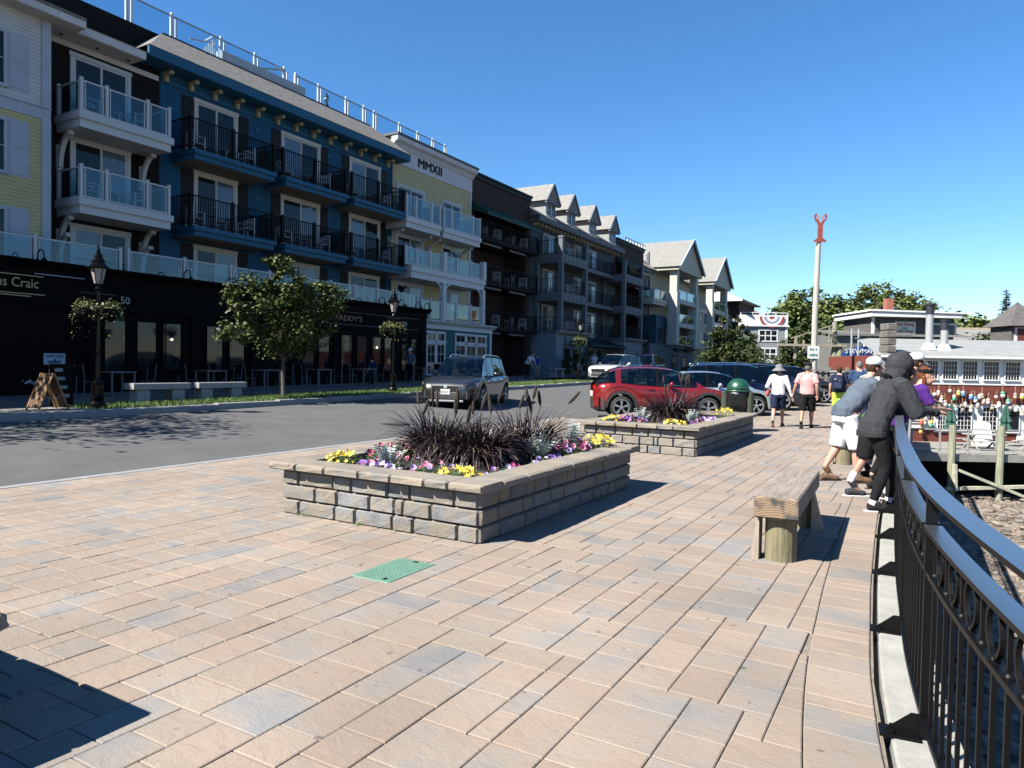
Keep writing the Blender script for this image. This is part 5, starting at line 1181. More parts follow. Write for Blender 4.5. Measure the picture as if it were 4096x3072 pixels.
for i in range(14):
    u=15.7+i*.32; b=RB(37.6); b.box(u,u+.12,-.06,.06,.1,1.55 if i%3 else 1.75); b.build('post',FNC,t)
for k in range(6): b=RB(37.55); b.box(15.6,20.2,-.02,.03,.25+.22*k,.36+.22*k); b.build('board',FNC,t)
b=RB(37.5); b.box(15.6,20.2,-.05,.1,1.52,1.6); b.build('cap_board',FNC,t)
t=thing('pay_machine','grey parking pay machine at the foot of the lobster pole','pay machine',sd(16.95,37.2,.1)); MB().box(-.3,.3,-.25,.25,0,1.35,.05).build('cabinet',paint('machine_grey',(.16,.17,.18)),t); MB().box(-.35,.35,-.3,.3,1.35,1.45,.04).build('hood',paint('machine_hood',(.25,.28,.3)),t); MB().box(-.2,.2,-.265,-.24,.9,1.2).build('screen',PANE,t)
# ================================================================ SHOPS BEYOND
SHG=mat('weathered_shingle',(.105,.098,.095),.95,var=.45,scale=3,bump=.8,bscale=10,stretch=(1,1,3))
def courses(t,name,m,d,u0,u1,z0,z1,step,w0=.0):
    b=RB(d); n=int((z1-z0)/step)
    for i in range(n): a=z0+(z1-z0)*i/n; c=a+(z1-z0)/n; b.add([(u0,w0+.03,a),(u1,w0+.03,a),(u1,w0+.005,c),(u0,w0+.005,c),(u0,w0,a),(u1,w0,a)],[(0,1,2,3),(5,4,0,1)[::-1]])
    return b.build(name,m,t,kind='stuff')
t=thing('gift_shop','brown shingled gift shop with broad white fascia and painted sign above the roofs','building',sd(32,60,1),world=True)
b=RB(58); b.box(29.2,35.8,-5,0,1,6.0); b.build('wall',SHG,t); courses(t,'shingle_courses',SHG,58,29.35,35.8,3.9,5.95,.15)
b=RB(58); b.add([(28.75,.75,6.0),(36.0,.75,5.95),(36.0,.75,6.28),(28.75,.75,6.5),(28.75,-6,6.0),(36.0,-6,5.9),(36.0,-6,6.1),(28.75,-6,6.3)],[(0,1,2,3),(3,2,6,7),(0,4,5,1),(0,3,7,4),(1,5,6,2)]); b.build('roof_fascia',SW,t)
b=RB(58); b.add([(28.6,.85,6.42),(36.6,.85,6.28),(36.6,.85,6.4),(28.6,.85,6.56),(28.6,-6,6.42),(36.6,-6,6.28),(36.6,-6,6.45),(28.6,-6,6.56)],[(0,1,2,3),(3,2,6,7),(0,4,5,1),(0,3,7,4),(1,5,6,2)]); b.build('roof',SW,t)
b=RB(58); b.box(29.15,29.35,-.1,.05,3.9,6.0); b.build('corner_board',SW,t)
rwin(t,58,29.85,30.6,4.5,5.45,2,1,SW,.1); rwin(t,58,33.85,36.0,4.5,5.55,2,1,SW,.14,CURT)
b=RB(58.0); b.box(30.95,32.65,.03,.1,4.65,5.66,.02); sgn=b.build('sign_board',paint('sign_cream',(.72,.69,.60)),t)
RED=paint('sign_red',(.5,.09,.08)); 
def ltr(txt,size,s,d,z,m,par,width=None): c=EH*s+FH*d; return lettering(txt,size,(c.x,c.y,z),EH,m,par,.012,width=width)
ltr('Sea Dawg',.34,31.8,57.88,5.42,RED,t,1.35); ltr('Gift Shop',.34,31.8,57.88,4.87,RED,t,1.3)
b=RB(57.88); b.add([(31.6,0,5.12),(31.72,0,5.22),(31.8,0,5.14),(31.95,0,5.24),(31.9,0,5.1),(32.0,0,5.02),(31.82,0,5.04),(31.7,0,4.98)],[tuple(range(8))]); b.build('sign_crab',paint('sign_teal',(.1,.4,.38)),t)
b=RB(60); b.box(31.35,31.95,-.6,0,6.2,7.7); b.build('chimney',mat('red_brick_chimney',(.30,.10,.06),.9,var=.25,scale=10,bump=.4),t)
t=thing('seafood_restaurant','grey sided seafood restaurant with bright arched painted sign','building',sd(28,58,.5),world=True)
GS2=paint('shop_grey_side',(.17,.175,.17)); b=RB(56.3); b.box(25.4,31.5,-4,0,.3,4.5); b.build('wall',GS2,t); b=RB(56.3); b.add([(25.2,.3,4.35),(36.5,.3,4.35),(36.5,-4,5.0),(25.2,-4,5.0)],[(0,1,2,3)]); b.build('roof',mat('dark_grey_roof',(.12,.12,.115),.9,var=.2),t)
b=RB(56.2); n=14; arc=[(25.95+3.15*i/n,3.0+.55*math.sin(math.pi*i/n)) for i in range(n+1)]; b.prism([(25.95,1.95),(29.1,1.95)]+arc[::-1],'w',.02,.08); b.build('sign_board',paint('sign_sky',(.03,.09,.28)),t)
b=RB(56.1)
b.prism([(25.97,1.97),(29.08,1.97),(29.08,2.45),(28.4,2.75),(27.6,2.62),(26.8,2.78),(25.97,2.6)],'w',.0,.012); b.build('painted_scene',mat('sign_scene',(.22,.10,.06),.6,var=.7,scale=3.5,dirt=(.05,.06,.08)),t)
b=RB(56.08); b.prism([(28.1,2.0),(29.05,2.0),(29.05,2.5),(28.2,2.45)],'w',0,.01); b.build('painted_green',paint('sign_dgreen',(.02,.09,.06)),t)
ltr("STEWMAN'S",.5,27.5,56.05,3.12,SW,t,2.7); ltr('DOWNTOWN',.3,27.2,56.05,2.13,SW,t,1.7); ltr('LOBSTER',.28,27.1,56.05,2.55,paint('sign_orange',(.6,.25,.05)),t,1.6)
b=RB(56.1); b.box(27.55,29.35,.02,.08,3.52,4.08); b.build('red_sign',SW,t); b=RB(56.0); b.box(27.63,29.27,.0,.02,3.6,4.0); b.build('red_sign_panel',RED,t); ltr('LOBSTER',.3,28.45,55.98,3.8,SW,t,1.0)
rwin(t,56.3,25.9,26.7,.6,1.8,1,1,SW,.1,paint('red_door',(.35,.06,.05))); rwin(t,56.3,27.3,28.2,.8,1.8,2,1,SW,.1,paint('orange_panel',(.4,.12,.04)))
t=thing('shingle_roof_house','long low house with pale shingle roof right of the gift shop','building',sd(42,62,1),world=True)
b=RB(62); b.box(36.5,47,-6,0,1,4.0); b.build('wall',SHG,t); b=RB(62); b.add([(36,.3,3.9),(47.5,.3,3.9),(47.5,-4,5.6),(36,-4,5.6)],[(0,1,2,3)]); b.build('roof',mat('pale_roof',(.22,.215,.20),.9,var=.3,scale=2,bump=.5),t)
t=thing('brown_roof_house','house with long tan roof behind the shingle roofed house','building',sd(52,84,1),world=True)
b=RB(84); b.box(49,63,-6,0,1,5.5); b.build('wall',SHG,t); b=RB(84); b.add([(48,.3,5.4),(64,.3,5.4),(64,-4,7.2),(48,-4,7.2)],[(0,1,2,3)]); b.build('roof',mat('tan_roof',(.26,.19,.14),.9,var=.3,scale=2,bump=.5),t)
t=thing('cupola_tower','shingled tower with hipped roof and red louvred opening at the right edge','building',sd(33,46,1),world=True)
b=RB(46); b.box(32.1,34.2,-2,0,1,4.65); b.build('wall',SHG,t); b=RB(46); b.box(32.3,34.0,.0,.08,3.35,4.55); b.build('opening_frame',SW,t); b=RB(46); b.box(32.45,33.9,.08,.1,3.5,4.5); b.build('louvre',paint('louvre_red',(.16,.05,.045)),t)
b=RB(46); b.add([(31.8,.4,4.65),(34.5,.4,4.65),(34.5,-2.4,4.65),(31.8,-2.4,4.65),(33.15,-1,6.3)],[(0,1,4),(1,2,4),(2,3,4),(3,0,4),(0,3,2,1)]); b.build('roof',SHG,t)
# ================================================================ BUOY RESTAURANT
BRED=mat('barn_red',(.175,.035,.022),.75,var=.15,scale=2); t=thing('buoy_restaurant','dark red harbour restaurant with white windows, grey roof and hanging buoys','building',sd(26,38,-2.1),world=True); REST=t
b=RB(38); b.box(19.95,36,-7,0,-2.15,2.45); b.build('wall',BRED,t)
b=RB(38)
for i in range(110): u=20.0+i*.145; b.box(u,u+.012,.0,.008,-2.1,.95)
b.build('batten_lines',BRED,t,kind='stuff')
b=RB(38); b.box(19.95,36,.0,.035,.93,2.5); b.build('white_band',SW,t)
for k in range(10):
    u=21.1+1.13*k if k>1 else (20.0,21.05)[k]
UW=[(20.1,20.75),(21.0,21.65),(21.9,22.68),(22.88,23.7),(23.94,24.78),(25.06,25.92),(26.2,27.05),(27.35,28.2),(28.5,29.35)]
for a,c in UW: rwin(t,37.965,a,c,1.2,2.22,5,4,SW,.05,mw=.018,sill=False)
b=RB(38); b.add([(19.3,.45,2.42),(36.5,.45,2.42),(36.5,-4.2,3.52),(20.2,-4.2,3.52)],[(0,1,2,3)]); b.build('roof',mat('pale_grey_shingle',(.27,.285,.28),.85,var=.22,scale=4,bump=.5,bscale=10,stretch=(.4,1,1)),t)
b=RB(38); b.box(19.4,36.5,.40,.52,2.33,2.45); b.box(19.4,36.5,0,.42,2.28,2.33); b.build('gutter',SW,t)
b=RB(38); b.box(22.55,29,.0,.05,-1.62,-.10); b.box(27.0,30,.0,.045,-2.1,-1.6); b.build('lower_band',SW,t)
for a,c in ((22.68,23.3),(23.72,24.55),(25.05,25.9)): rwin(t,37.95,a,c,-1.5,-.22,4,5,SW,.05,mw=.02,sill=False)
b=RB(37.95); b.box(26.25,27.1,.0,.06,-1.6,-.25); d_=b.build('dark_door',SW,t); b=RB(37.9); b.box(26.36,27.0,.012,.03,-1.5,-.4); b.build('pane',PANE,d_)
b=RB(38); b.box(20.6,22.3,.0,.06,-1.45,-.35); b.build('menu_board',SW,t)
b=RB(37.93)
for k in range(6): b.box(20.75,22.0,.0,.012,-.5-.14*k,-.45-.14*k)
b.build('menu_lines',paint('menu_ink',(.12,.13,.12)),t,kind='stuff')
STN=mat('field_stone',(.15,.135,.12),.9,var=.4,scale=3,bump=1,bscale=6)
ch=thing('stone_chimney','rough grey stone chimney stack at the left end of the restaurant roof','chimney',sd(19.8,37.6,-2.1),world=True)
b=RB(37.6); rr=random.Random(4)
for k in range(16): 
    z=-2.1+k*.39
    n=3 if k<12 else 1; z_=z
    for i in range(n): q=RB(37.6); u0=(19.38 if k<12 else 19.72)+.285*i+.02*(k%2); q.box(u0,u0+(.27 if k<12 else .46),-.8,rr.uniform(-.03,.05),z,z+.37,.04); q.build('stone',STN if k>11 else mat('pale_stone',(.3,.29,.27),.9,var=.25,bump=.6),ch)
for (u,z0,z1,l) in ((22.98,2.8,5.25,'tall grey metal flue on the grey roof, taller of two'),(23.82,2.75,4.4,'short grey metal flue on the grey roof, shorter of two')):
    p=thing('metal_flue',l,'flue',sd(u,39.4,z0)); MB().lathe([(.19,0),(.19,z1-z0-.5)],14).build('pipe',mat('galvanised',(.45,.46,.47),.4,metal=.3),p); MB().lathe([(.42,0),(.24,.35),(.2,.38)],14).build('collar',SW,p); MB().lathe([(.2,z1-z0-.5),(.2,z1-z0),(.24,z1-z0),(.24,z1-z0+.08),(0,z1-z0+.08)],14).build('cap',paint('flue_black',(.03,.035,.05)),p)
# deck on piles
t=thing('pier_deck','weathered pier deck on piles in front of the buoy restaurant','pier',sd(24,32,-4.2),world=True)
DK=mat('deck_board',(.27,.26,.24),.9,var=.25,scale=3,bump=.4)
for i in range(20): q=RB(32); q.box(17.6,40,-.3*i-.29,-.3*i-.005,-2.25,-2.13); q.build('deck_plank',DK,t)
q=RB(32); q.box(17.6,40,-.02,.1,-2.42,-2.1); q.build('edge_beam',DK,t)
q=RB(34); q.box(15.5,40,-.3,0,-4.7,-2.3); q.build('deck_shade_wall',DARK,t)  # added near-black wall, stands in for the shade under the deck
for u in (19.75,21.93,24.3,26.6,28.8):
    q=RB(31.85); q.tube([(u-.02,0,-4.6),(u+.03,0,-.78)],[.16,.145],10); q.build('pile',PIL,t)
q=RB(31.7); q.bar((19.45,0,-3.62),(27,0,-3.3),.17,.14); q.bar((19.9,.06,-2.75),(26,.12,-5.1),.17,.12); q.bar((19.75,.1,-2.5),(19.8,.1,-3.7),.2,.12); q.build('cross_brace',mat('pale_brace',(.44,.43,.33),.9,var=.3,scale=4,stretch=(.3,1,1)),t)
q=RB(31.95)
q.bar((17.6,0,-.98),(40,0,-1.0),.06); q.bar((17.6,0,-1.85),(40,0,-1.88),.045)
for i in range(18): u=18.0+1.27*i; q.box(u-.03,u+.03,-.03,.03,-2.13,-.98)
q.build('deck_rail',mat('galvanised_dull',(.33,.33,.32),.6),t)
UG2=mat('umbrella_canvas',(.012,.075,.055),.75,var=.2,scale=3)
for u,l in ((22.25,'left of two'),(25.0,'right of two')):
    p=thing('folded_umbrella','folded dark green patio umbrella before the red wall, '+l,'umbrella',sd(u,36,-2.13),0,'folded green umbrellas on the deck')
    b=MB(); n=16
    for r0,r1,z0,z1 in ((.02,.16,2.2,1.6),(.13,.25,1.64,1.26),(.15,.27,1.3,.84)):
        vs=[]
        for j in range(n): a=2*math.pi*j/n; k=1+.14*(-1)**j; vs.append((r0*k*math.cos(a),r0*k*math.sin(a),z0))
        for j in range(n): a=2*math.pi*j/n; k=1+.16*(-1)**j; vs.append((r1*k*math.cos(a),r1*k*math.sin(a),z1+.05*(-1)**j))
        b.add(vs,[(j,(j+1)%n,n+(j+1)%n,n+j) for j in range(n)])
    b.build('canopy',UG2,p); MB().lathe([(.025,0),(.025,2.25),(.04,2.27),(0,2.33)],8).build('pole',mat('pole_wood',(.4,.28,.16),.6),p)
PT=mat('picnic_grey',(.36,.36,.34),.85,var=.2,scale=4)
for i,(u,d,l) in enumerate(((23.0,34.6,'grey picnic table by the left piling of the deck'),(25.5,34.2,'grey picnic table by the right piling of the deck'),(26.9,35.3,'grey picnic table near the white door'))):
    p=thing('picnic_table',l,'picnic table',sd(u,d,-2.13),.5+.5*i,'picnic tables on the deck'); MB().box(-.85,.85,-.38,.38,.70,.75).build('tabletop',PT,p)
    for sg in (-1,1): 
        MB().box(-.85,.85,sg*.75-.13,sg*.75+.13,.42,.46).build('bench_seat',PT,p)
        q=MB(); q.bar((sg*.6,-.65,0),(sg*.6,.3,.72),.09,.05); q.bar((sg*.6,.65,0),(sg*.6,-.3,.72),.09,.05); q.bar((sg*.6,-.8,.4),(sg*.6,.8,.4),.09,.05); q.build('leg_frame',PT,p)
cv=thing('covered_stack','white plastic sheet over stacked furniture on the deck','sheet',sd(24.2,36.6,-2.13)); b=MB(); b.prism([(-.45,0),(.5,0),(.42,.6),(.34,1.15),(-.1,1.25),(-.34,.95)],'w',-.35,.35); b.build('cover',SW,cv)
tag(MB().lathe([(.02,-.16),(.11,-.12),(.15,0),(.11,.13),(0,.18)],12).build('fluorescent_buoy',mat('neon_yellow',(.7,.75,.08),.6)),'bright yellow-green float on top of the right piling','buoy').location=sd(26.35,31.6,-.98)
# buoys hung on the wall: x,y in wall units, colours top and bottom
BCOL={'white':(.72,.71,.68),'orange':(.62,.19,.07),'blue':(.07,.26,.55),'yellow':(.66,.55,.10),'pink':(.60,.30,.27),'green':(.06,.38,.24),'tan':(.50,.39,.25),'black':(.03,.03,.035),'red':(.45,.06,.05),'grey':(.30,.28,.25),'lightblue':(.28,.50,.62)}
BMAT={k:mat('buoy_'+k,v,.6,var=.12,scale=8) for k,v in BCOL.items()}
STK=mat('buoy_stick',(.34,.22,.13),.85,var=.3)
BU=[(345,160,'orange','blue'),(250,155,'orange','white'),(420,260,'pink','white'),(462,205,'white','black'),(512,175,'white','pink'),(555,235,'tan','white'),(548,300,'white','tan'),(605,305,'pink','white'),(665,155,'white','black'),(722,230,'white','green'),(778,165,'tan','yellow'),(838,175,'lightblue','blue'),(870,325,'white','tan'),(945,215,'lightblue','blue'),(1002,250,'blue','white'),(1060,215,'white','grey'),(948,380,'tan','white'),(1035,330,'white','grey'),(1110,275,'white','pink'),(1170,270,'tan','white'),(1280,195,'black','white'),(1320,310,'white','white'),(1365,175,'green','white'),(1438,270,'green','lightblue'),(1530,190,'grey','tan'),(1545,370,'white','white'),(1620,195,'white','yellow'),(1470,370,'grey','black'),(255,310,'orange','lightblue'),(355,410,'lightblue','white'),(465,400,'tan','yellow'),(750,370,'grey','lightblue'),(295,670,'orange','yellow'),(430,580,'yellow','green'),(300,560,'orange','red'),(1625,420,'tan','white'),(340,555,'pink','white'),(840,370,'black','grey'),(1230,345,'grey','tan'),(1085,205,'tan','tan')]
wnm=['first','second','third','fourth','fifth','sixth']; seen={}
for i,(zx,zy,c1,c2) in enumerate(BU):
    u=20.72+(zx-250)*.00401*1.0+.85; z=1.22-(zy-70)*.00402-.33; h=.30+.05*((i*37)%5)/4-.03; r=.085+.02*((i*53)%4)/3
    lv='high' if zy<200 else ('midway' if zy<300 else ('low' if zy<450 else 'lowest'))
    pl='left' if zx<480 else ('centre left' if zx<800 else ('centre right' if zx<1200 else 'right'))
    key=(c1,c2,lv,pl); seen[key]=seen.get(key,0)+1
    lab=('plain %s%s buoy hung %s on the red wall, %s part'%(('large ' if i==25 else ''),c1,lv,pl)) if c1==c2 else ('%s over %s buoy hung %s on the red wall, %s part'%(c1,c2,lv,pl))
    p=thing('lobster_buoy',lab.replace('lightblue','pale blue'),'buoy',sd(u,37.78,z),0,'lobster buoys on the red wall'); p.rotation_euler=(0,((i*29)%7-3)*.04,_y)
    if zy==580: h*=1.4
    b=MB(); b.smooth=True; b.lathe([(r,0),(r,h*.2),(r*.85,h*.4),(r*.45,h*.5),(0,h*.5)],10); b.build('top',BMAT[c1],p)
    b=MB(); b.smooth=True; b.lathe([(0,-h*.5),(r*.7,-h*.5),(r*.95,-h*.42),(r,-h*.2),(r,0)],10); b.build('bottom',BMAT[c2],p)
    L=.15+.25*((i*17)%5)/4; MB().box(-.015,.015,-.015,.015,h*.45,h*.45+L).build('stick',STK,p)
# ================================================================ CARS
def cpaint(nm,c,metal=.35,rough=.3): 
    m=mat('car_'+nm,c,rough,metal=metal,var=.03,scale=4,coat=1.0); m.node_tree.nodes['Principled BSDF'].inputs['Coat Roughness'].default_value=.04; return m
TYRE=mat('tyre',(.014,.014,.015),.85,var=.2,scale=20); RIM=mat('alloy_rim',(.42,.43,.45),.3,metal=.8,var=.05); CLAD=mat('black_cladding',(.022,.022,.024),.6,var=.1); CHROME=mat('chrome',(.72,.73,.75),.12,metal=1,var=0); LAMP=mat('lamp_lens',(.55,.58,.6),.08,var=.3,scale=14,coat=1); TAIL=mat('tail_lens',(.40,.012,.01),.12,var=.2,scale=10,coat=1); CGL=glass_mat('car_glass',(.36,.43,.43),.95,.02); SEATM=mat('seat_dark',(.03,.03,.033),.8,var=.2); PLT=paint('plate_white',(.72,.72,.70)); GRILL=mat('grille_black',(.006,.006,.007),.4,var=.2)
def smooth_tab(t):
    def f(x):
        i=0
        while i<len(t)-2 and x>t[i+1][0]: i+=1
        a=t[max(0,i-1)];b=t[i];c=t[i+1];d=t[min(len(t)-1,i+2)]; h=c[0]-b[0]; s=max(0,min(1,(x-b[0])/h)); m1=(c[1]-a[1])/(c[0]-a[0])*h; m2=(d[1]-b[1])/(d[0]-b[0])*h
        return (2*s**3-3*s*s+1)*b[1]+(s**3-2*s*s+s)*m1+(-2*s**3+3*s*s)*c[1]+(s**3-s*s)*m2
    return f
def car(name,label,x,y,z,ang,L,W,top,roof,belt,pm,xw,rp,pill,roofm=None,rails=None,clad=False,wr=.34,wb=None,front='suv',plate=None,group=None,detail=2):
    """top: (x,z) hood-belt-tail line; roof: (x,z) glasshouse line; pill: x intervals that are pillars; x=0 rear ... L front"""
    t=thing(name,label,'car',(x,y,z),ang,group); x0=-L/2; wb=wb or L*.61; rx=.21*L if wb is None else (L-wb)*.48; wx=(x0+rx,x0+rx+wb)
    ztop=smooth_tab([(x0+p[0]*L,p[1]) for p in top]); zrf=smooth_tab([(x0+p[0]*L,p[1]) for p in roof]); xr0,xr1=x0+roof[0][0]*L,x0+roof[-1][0]*L
    def hw(xx): 
        u=abs(xx)/(L/2); return W/2*(1-.30*max(0,(u-.72)/.28)**2.2)
    n=64; XS=[x0+L*i/n for i in range(n+1)]; ra=wr+.075
    def zlow(xx):
        zb=.24+.10*max(0,(abs(xx)/(L/2)-.86)/.14)
        for c in wx:
            d=ra*ra-(xx-c)**2
            if d>0: zb=max(zb,wr+math.sqrt(d)-.0)
        return zb
    b=MB(); b.smooth=True; prof=((.93,0),(1.0,.12),(1.0,.40),(.985,.62),(1.0,.74),(.965,.90),(.88,.985),(.70,1.0)); k=len(prof); vs=[]
    for xx in XS:
        lo,hi=zlow(xx),ztop(xx); e=abs(xx)/(L/2); q=1
        row=[]
        for py,pz in prof:
            zz=lo+(hi-lo)*pz; endr=1-.0*e; row.append((xx,hw(xx)*py,zz))
        row.append((xx,0,hi+.02)); vs+=row+[(p[0],-p[1],p[2]) for p in row[:-1][::-1]]
    m=2*k+1
    fs=[(i*m+j,(i+1)*m+j,(i+1)*m+j+1,i*m+j+1) for i in range(n) for j in range(m-1)]
    fs+=[tuple(range(m)),tuple(range(n*m,n*m+m))[::-1]]
    b.add(vs,fs)
    for i in range(n):
        if xr0+.12<XS[i] and XS[i+1]<xr1-.10:
            for j in range(k-2,k+2): b.m[i*(m-1)+j]=1
    body=b.build('body',[pm,DARK],t)
    for sx in ((.49,.30) if detail>0 else ()):
        for sy in (-.37,.37): g=MB(); xx=x0+sx*L; g.box(xx-.07,xx+.05,sy-.24,sy+.24,ztop(xx)-.1,ztop(xx)+.20,.04); g.box(xx-.09,xx+.0,sy-.13,sy+.13,ztop(xx)+.22,ztop(xx)+.42,.04); g.build('seat',SEATM,t)
    if detail>0: g=MB(); xx=x0+.60*L; g.lathe([(.17,-.012),(.19,0),(.17,.012)],14,(xx,.37,ztop(xx)+.10),'u',cap=False); g.build('steering_wheel',SEATM,t)
    # underside / arches
    u=MB(); u.box(x0+.12,-x0-.12,-W/2+.12,W/2-.12,.2,.62); u.build('underbody',DARK,t)
    # glasshouse
    rf=MB(); rf.smooth=True; ws=MB(); ws.smooth=True; rw_=MB(); rw_.smooth=True; pl=MB(); pl.smooth=True; pls={}; sg={}
    N=40; gx=[xr0+(xr1-xr0)*i/N for i in range(N+1)]
    def sect(xx):
        zb_=ztop(xx)-.01; zr=max(zb_,zrf(xx)); h=hw(xx); f=min(1,(zr-zb_)/(belt*.9)); yb=h*.90; ye=h*(.90-.17*f); return [(xx,yb,zb_),(xx,ye,zr-.035*f),(xx,ye*.80,zr),(xx,0,zr+.018*f)]
    for i in range(N):
        a,c=sect(gx[i]),sect(gx[i+1]); xm=(gx[i]+gx[i+1])/2; ux=(xm-x0)/L
        ispil=any(p<=ux<=q for p,q in pill)
        for s_ in (1,-1):
            A=[(p[0],p[1]*s_,p[2]) for p in a]; B=[(p[0],p[1]*s_,p[2]) for p in c]; o=(lambda f:f) if s_>0 else (lambda f:f[::-1])
            kp=[j for j,(p,q) in enumerate(pill) if p<=ux<=q]; tgt=pls.setdefault((s_,kp[0]),MB()) if kp else pl; tgt.smooth=True
            if not ispil:
                key=(s_,sum(1 for p,q in pill if q<ux)); tgt=sg.setdefault(key,MB()); tgt.smooth=True
            tgt.add([A[0],B[0],B[1],A[1]],[o((0,1,2,3))])
            top_t=ws if ux>xw else (rw_ if ux<rp else rf)
            top_t.add([A[1],B[1],B[2],A[2]],[o((0,1,2,3))]); top_t.add([A[2],B[2],B[3],A[3]],[o((0,1,2,3))])
    if rf.v: rf.build('roof',roofm or pm,t)
    ws.build('windscreen',CGL,t); rw_.build('rear_window',CGL,t) if rw_.v else None; [mb.build('pillar',pm if pill[j][1]-pill[j][0]>.03 else BLACKP,t) for (s_,j),mb in pls.items()]
    for key,mb in sg.items(): mb.build('side_window',CGL,t)
    # wheels
    for c in wx:
        for s_ in (1,-1):
            yo=s_*(W/2-.115); w=MB(); w.smooth=True; w.lathe([(wr*.70,-.11*s_),(wr*.95,-.11*s_),(wr,-.07*s_),(wr,.07*s_),(wr*.95,.105*s_),(wr*.72,.11*s_)],24,(c,yo,wr),'w',cap=False); wo=w.build('tyre',TYRE,t)
            w=MB(); yf=yo+s_*.095
            w.lathe([(wr*.73,-.02*s_),(wr*.73,.012*s_),(wr*.66,.012*s_),(wr*.64,-.03*s_)],22,(c,yf,wr),'w',cap=False); w.lathe([(wr*.16,.0),(wr*.15,.01*s_),(0,.012*s_)],10,(c,yf,wr),'w')
            for q in range(5):
                a=2*math.pi*q/5+.3
                for dlt in (-.13,.13): w.bar((c+.05*math.cos(a),yf-.005*s_,wr+.05*math.sin(a)),(c+wr*.69*math.cos(a+dlt),yf-.005*s_,wr+wr*.69*math.sin(a+dlt)),.028,.02,up=(0,1,0))
            w.build('rim',RIM,t); w=MB(); w.lathe([(wr*.71,-.06*s_),(0,-.06*s_)],16,(c,yf,wr),'w',cap=False); w.build('hub_shadow',DARK,t)
            if clad:
                g=MB(); nn=14
                for i in range(nn):
                    a0,a1=math.pi*i/nn,math.pi*(i+1)/nn; R1,R0=ra+.075,ra-.005; yy=s_*(hw(c)+.012); y2=s_*(hw(c)-.06)
                    p=lambda r,a,yv:(c+r*math.cos(a),yv,wr+r*math.sin(a)); g.add([p(R0,a0,yy),p(R1,a0,yy-.004*s_),p(R1,a1,yy-.004*s_),p(R0,a1,yy),p(R0,a0,y2),p(R0,a1,y2)],[(0,1,2,3),(0,3,5,4)])
                g.build('arch_trim',CLAD,t)
    if clad:
        g=MB()
        for s_ in (1,-1): g.box(wx[0]+ra,wx[1]-ra,s_*(W/2-.03),s_*(W/2+.012),.22,.36,.01)
        g.build('sill_trim',CLAD,t,kind='stuff')
    zt=ztop
    if rails:
        for s_ in (1,-1):
            g=MB(); g.smooth=True; yy=s_*(hw(0)*.64); a,c=x0+rails[0]*L,x0+rails[1]*L; n=10; g.tube([(a,yy,zrf(a)+.0)]+[(a+.12+(c-a-.24)*i/n,yy,zrf(a+.12+(c-a-.24)*i/n)+.055) for i in range(n+1)]+[(c,yy,zrf(c)+0)],.018,6); g.build('roof_rail',CHROME if rails[2] else BLACKP,t)
    for s_ in (1,-1):   # mirrors, handles
        g=MB(); g.smooth=True; xm=x0+xw*L-.05; ym=s_*(W/2+.10); g.ball((xm-.02,ym,zt(xm)+.08),.07,.11,.075); g.box(xm-.05,xm+.03,s_*(W/2-.1),ym,zt(xm)-.02,zt(xm)+.03); g.build('mirror',pm if detail>0 else BLACKP,t)
        if detail>1:
            for hx in (.60,.42): g=MB(); g.box(x0+hx*L-.22,x0+hx*L-.02,s_*(W/2-.01),s_*(W/2+.022),zt(x0+hx*L)-.13,zt(x0+hx*L)-.095,.008); g.build('door_handle',pm,t)
    # front
    zf=zt(x0+.985*L); h1=hw(x0+.97*L)
    if front!='none':
        g=MB(); g.box(L/2-.06,L/2+.012,-h1*.58,h1*.58,zf-.25,zf-.05,.02); gl=g.build('grille',GRILL,t)
        q=MB(); q.box(L/2-.03,L/2+.02,-h1*.62,h1*.62,zf-.06,zf-.035); q.box(L/2-.03,L/2+.02,-h1*.55,h1*.55,zf-.275,zf-.25); q.bar((L/2,-h1*.62,zf-.04),(L/2,-h1*.55,zf-.27),.02); q.bar((L/2,h1*.62,zf-.04),(L/2,h1*.55,zf-.27),.02); q.build('grille_surround',CHROME,t)
        if detail>1:
            q=MB()
            for i in range(9):
                yy=-h1*.54+h1*1.08*i/8; q.bar((L/2+.015,yy-.06,zf-.245),(L/2+.015,yy+.06,zf-.06),.007); q.bar((L/2+.015,yy+.06,zf-.245),(L/2+.015,yy-.06,zf-.06),.007)
            q.build('grille_mesh',mat('mesh_dark',(.05,.05,.052),.3,metal=.5),t,kind='stuff'); q=MB(); q.lathe([(.06,0),(.058,.012),(0,.015)],14,(L/2+.014,0,zf-.1),'u'); q.build('badge',CHROME,t)
        for s_ in (1,-1):
            g=MB(); g.smooth=True; pts=[]
            for i in range(7):
                f=i/6; xx=L/2-.02-.46*f**1.3; yy=s_*(hw(xx)*(.60+.40*f**.5)+.008); pts+=[(xx+.012,yy,zf-.20+.10*f),(xx+.012,yy,zf-.05+.10*f)]
            g.add(pts,[(2*i,2*i+2,2*i+3,2*i+1) if s_<0 else (2*i+1,2*i+3,2*i+2,2*i) for i in range(6)]); g.build('headlight',LAMP,t)
            g=MB(); g.prism([(s_*h1*.62,.38),(s_*h1*.93,.36),(s_*h1*.90,.60),(s_*h1*.70,.55)],'u',L/2-.14,L/2+.0); g.build('fog_lamp',CLAD,t)
        g=MB(); g.box(L/2-.08,L/2+.015,-h1*.6,h1*.6,.33,.50,.02); g.build('air_intake',CLAD,t); g=MB(); g.box(L/2-.05,L/2+.03,-h1*.75,h1*.75,.25,.31,.015); g.build('skid_plate',RIM,t)
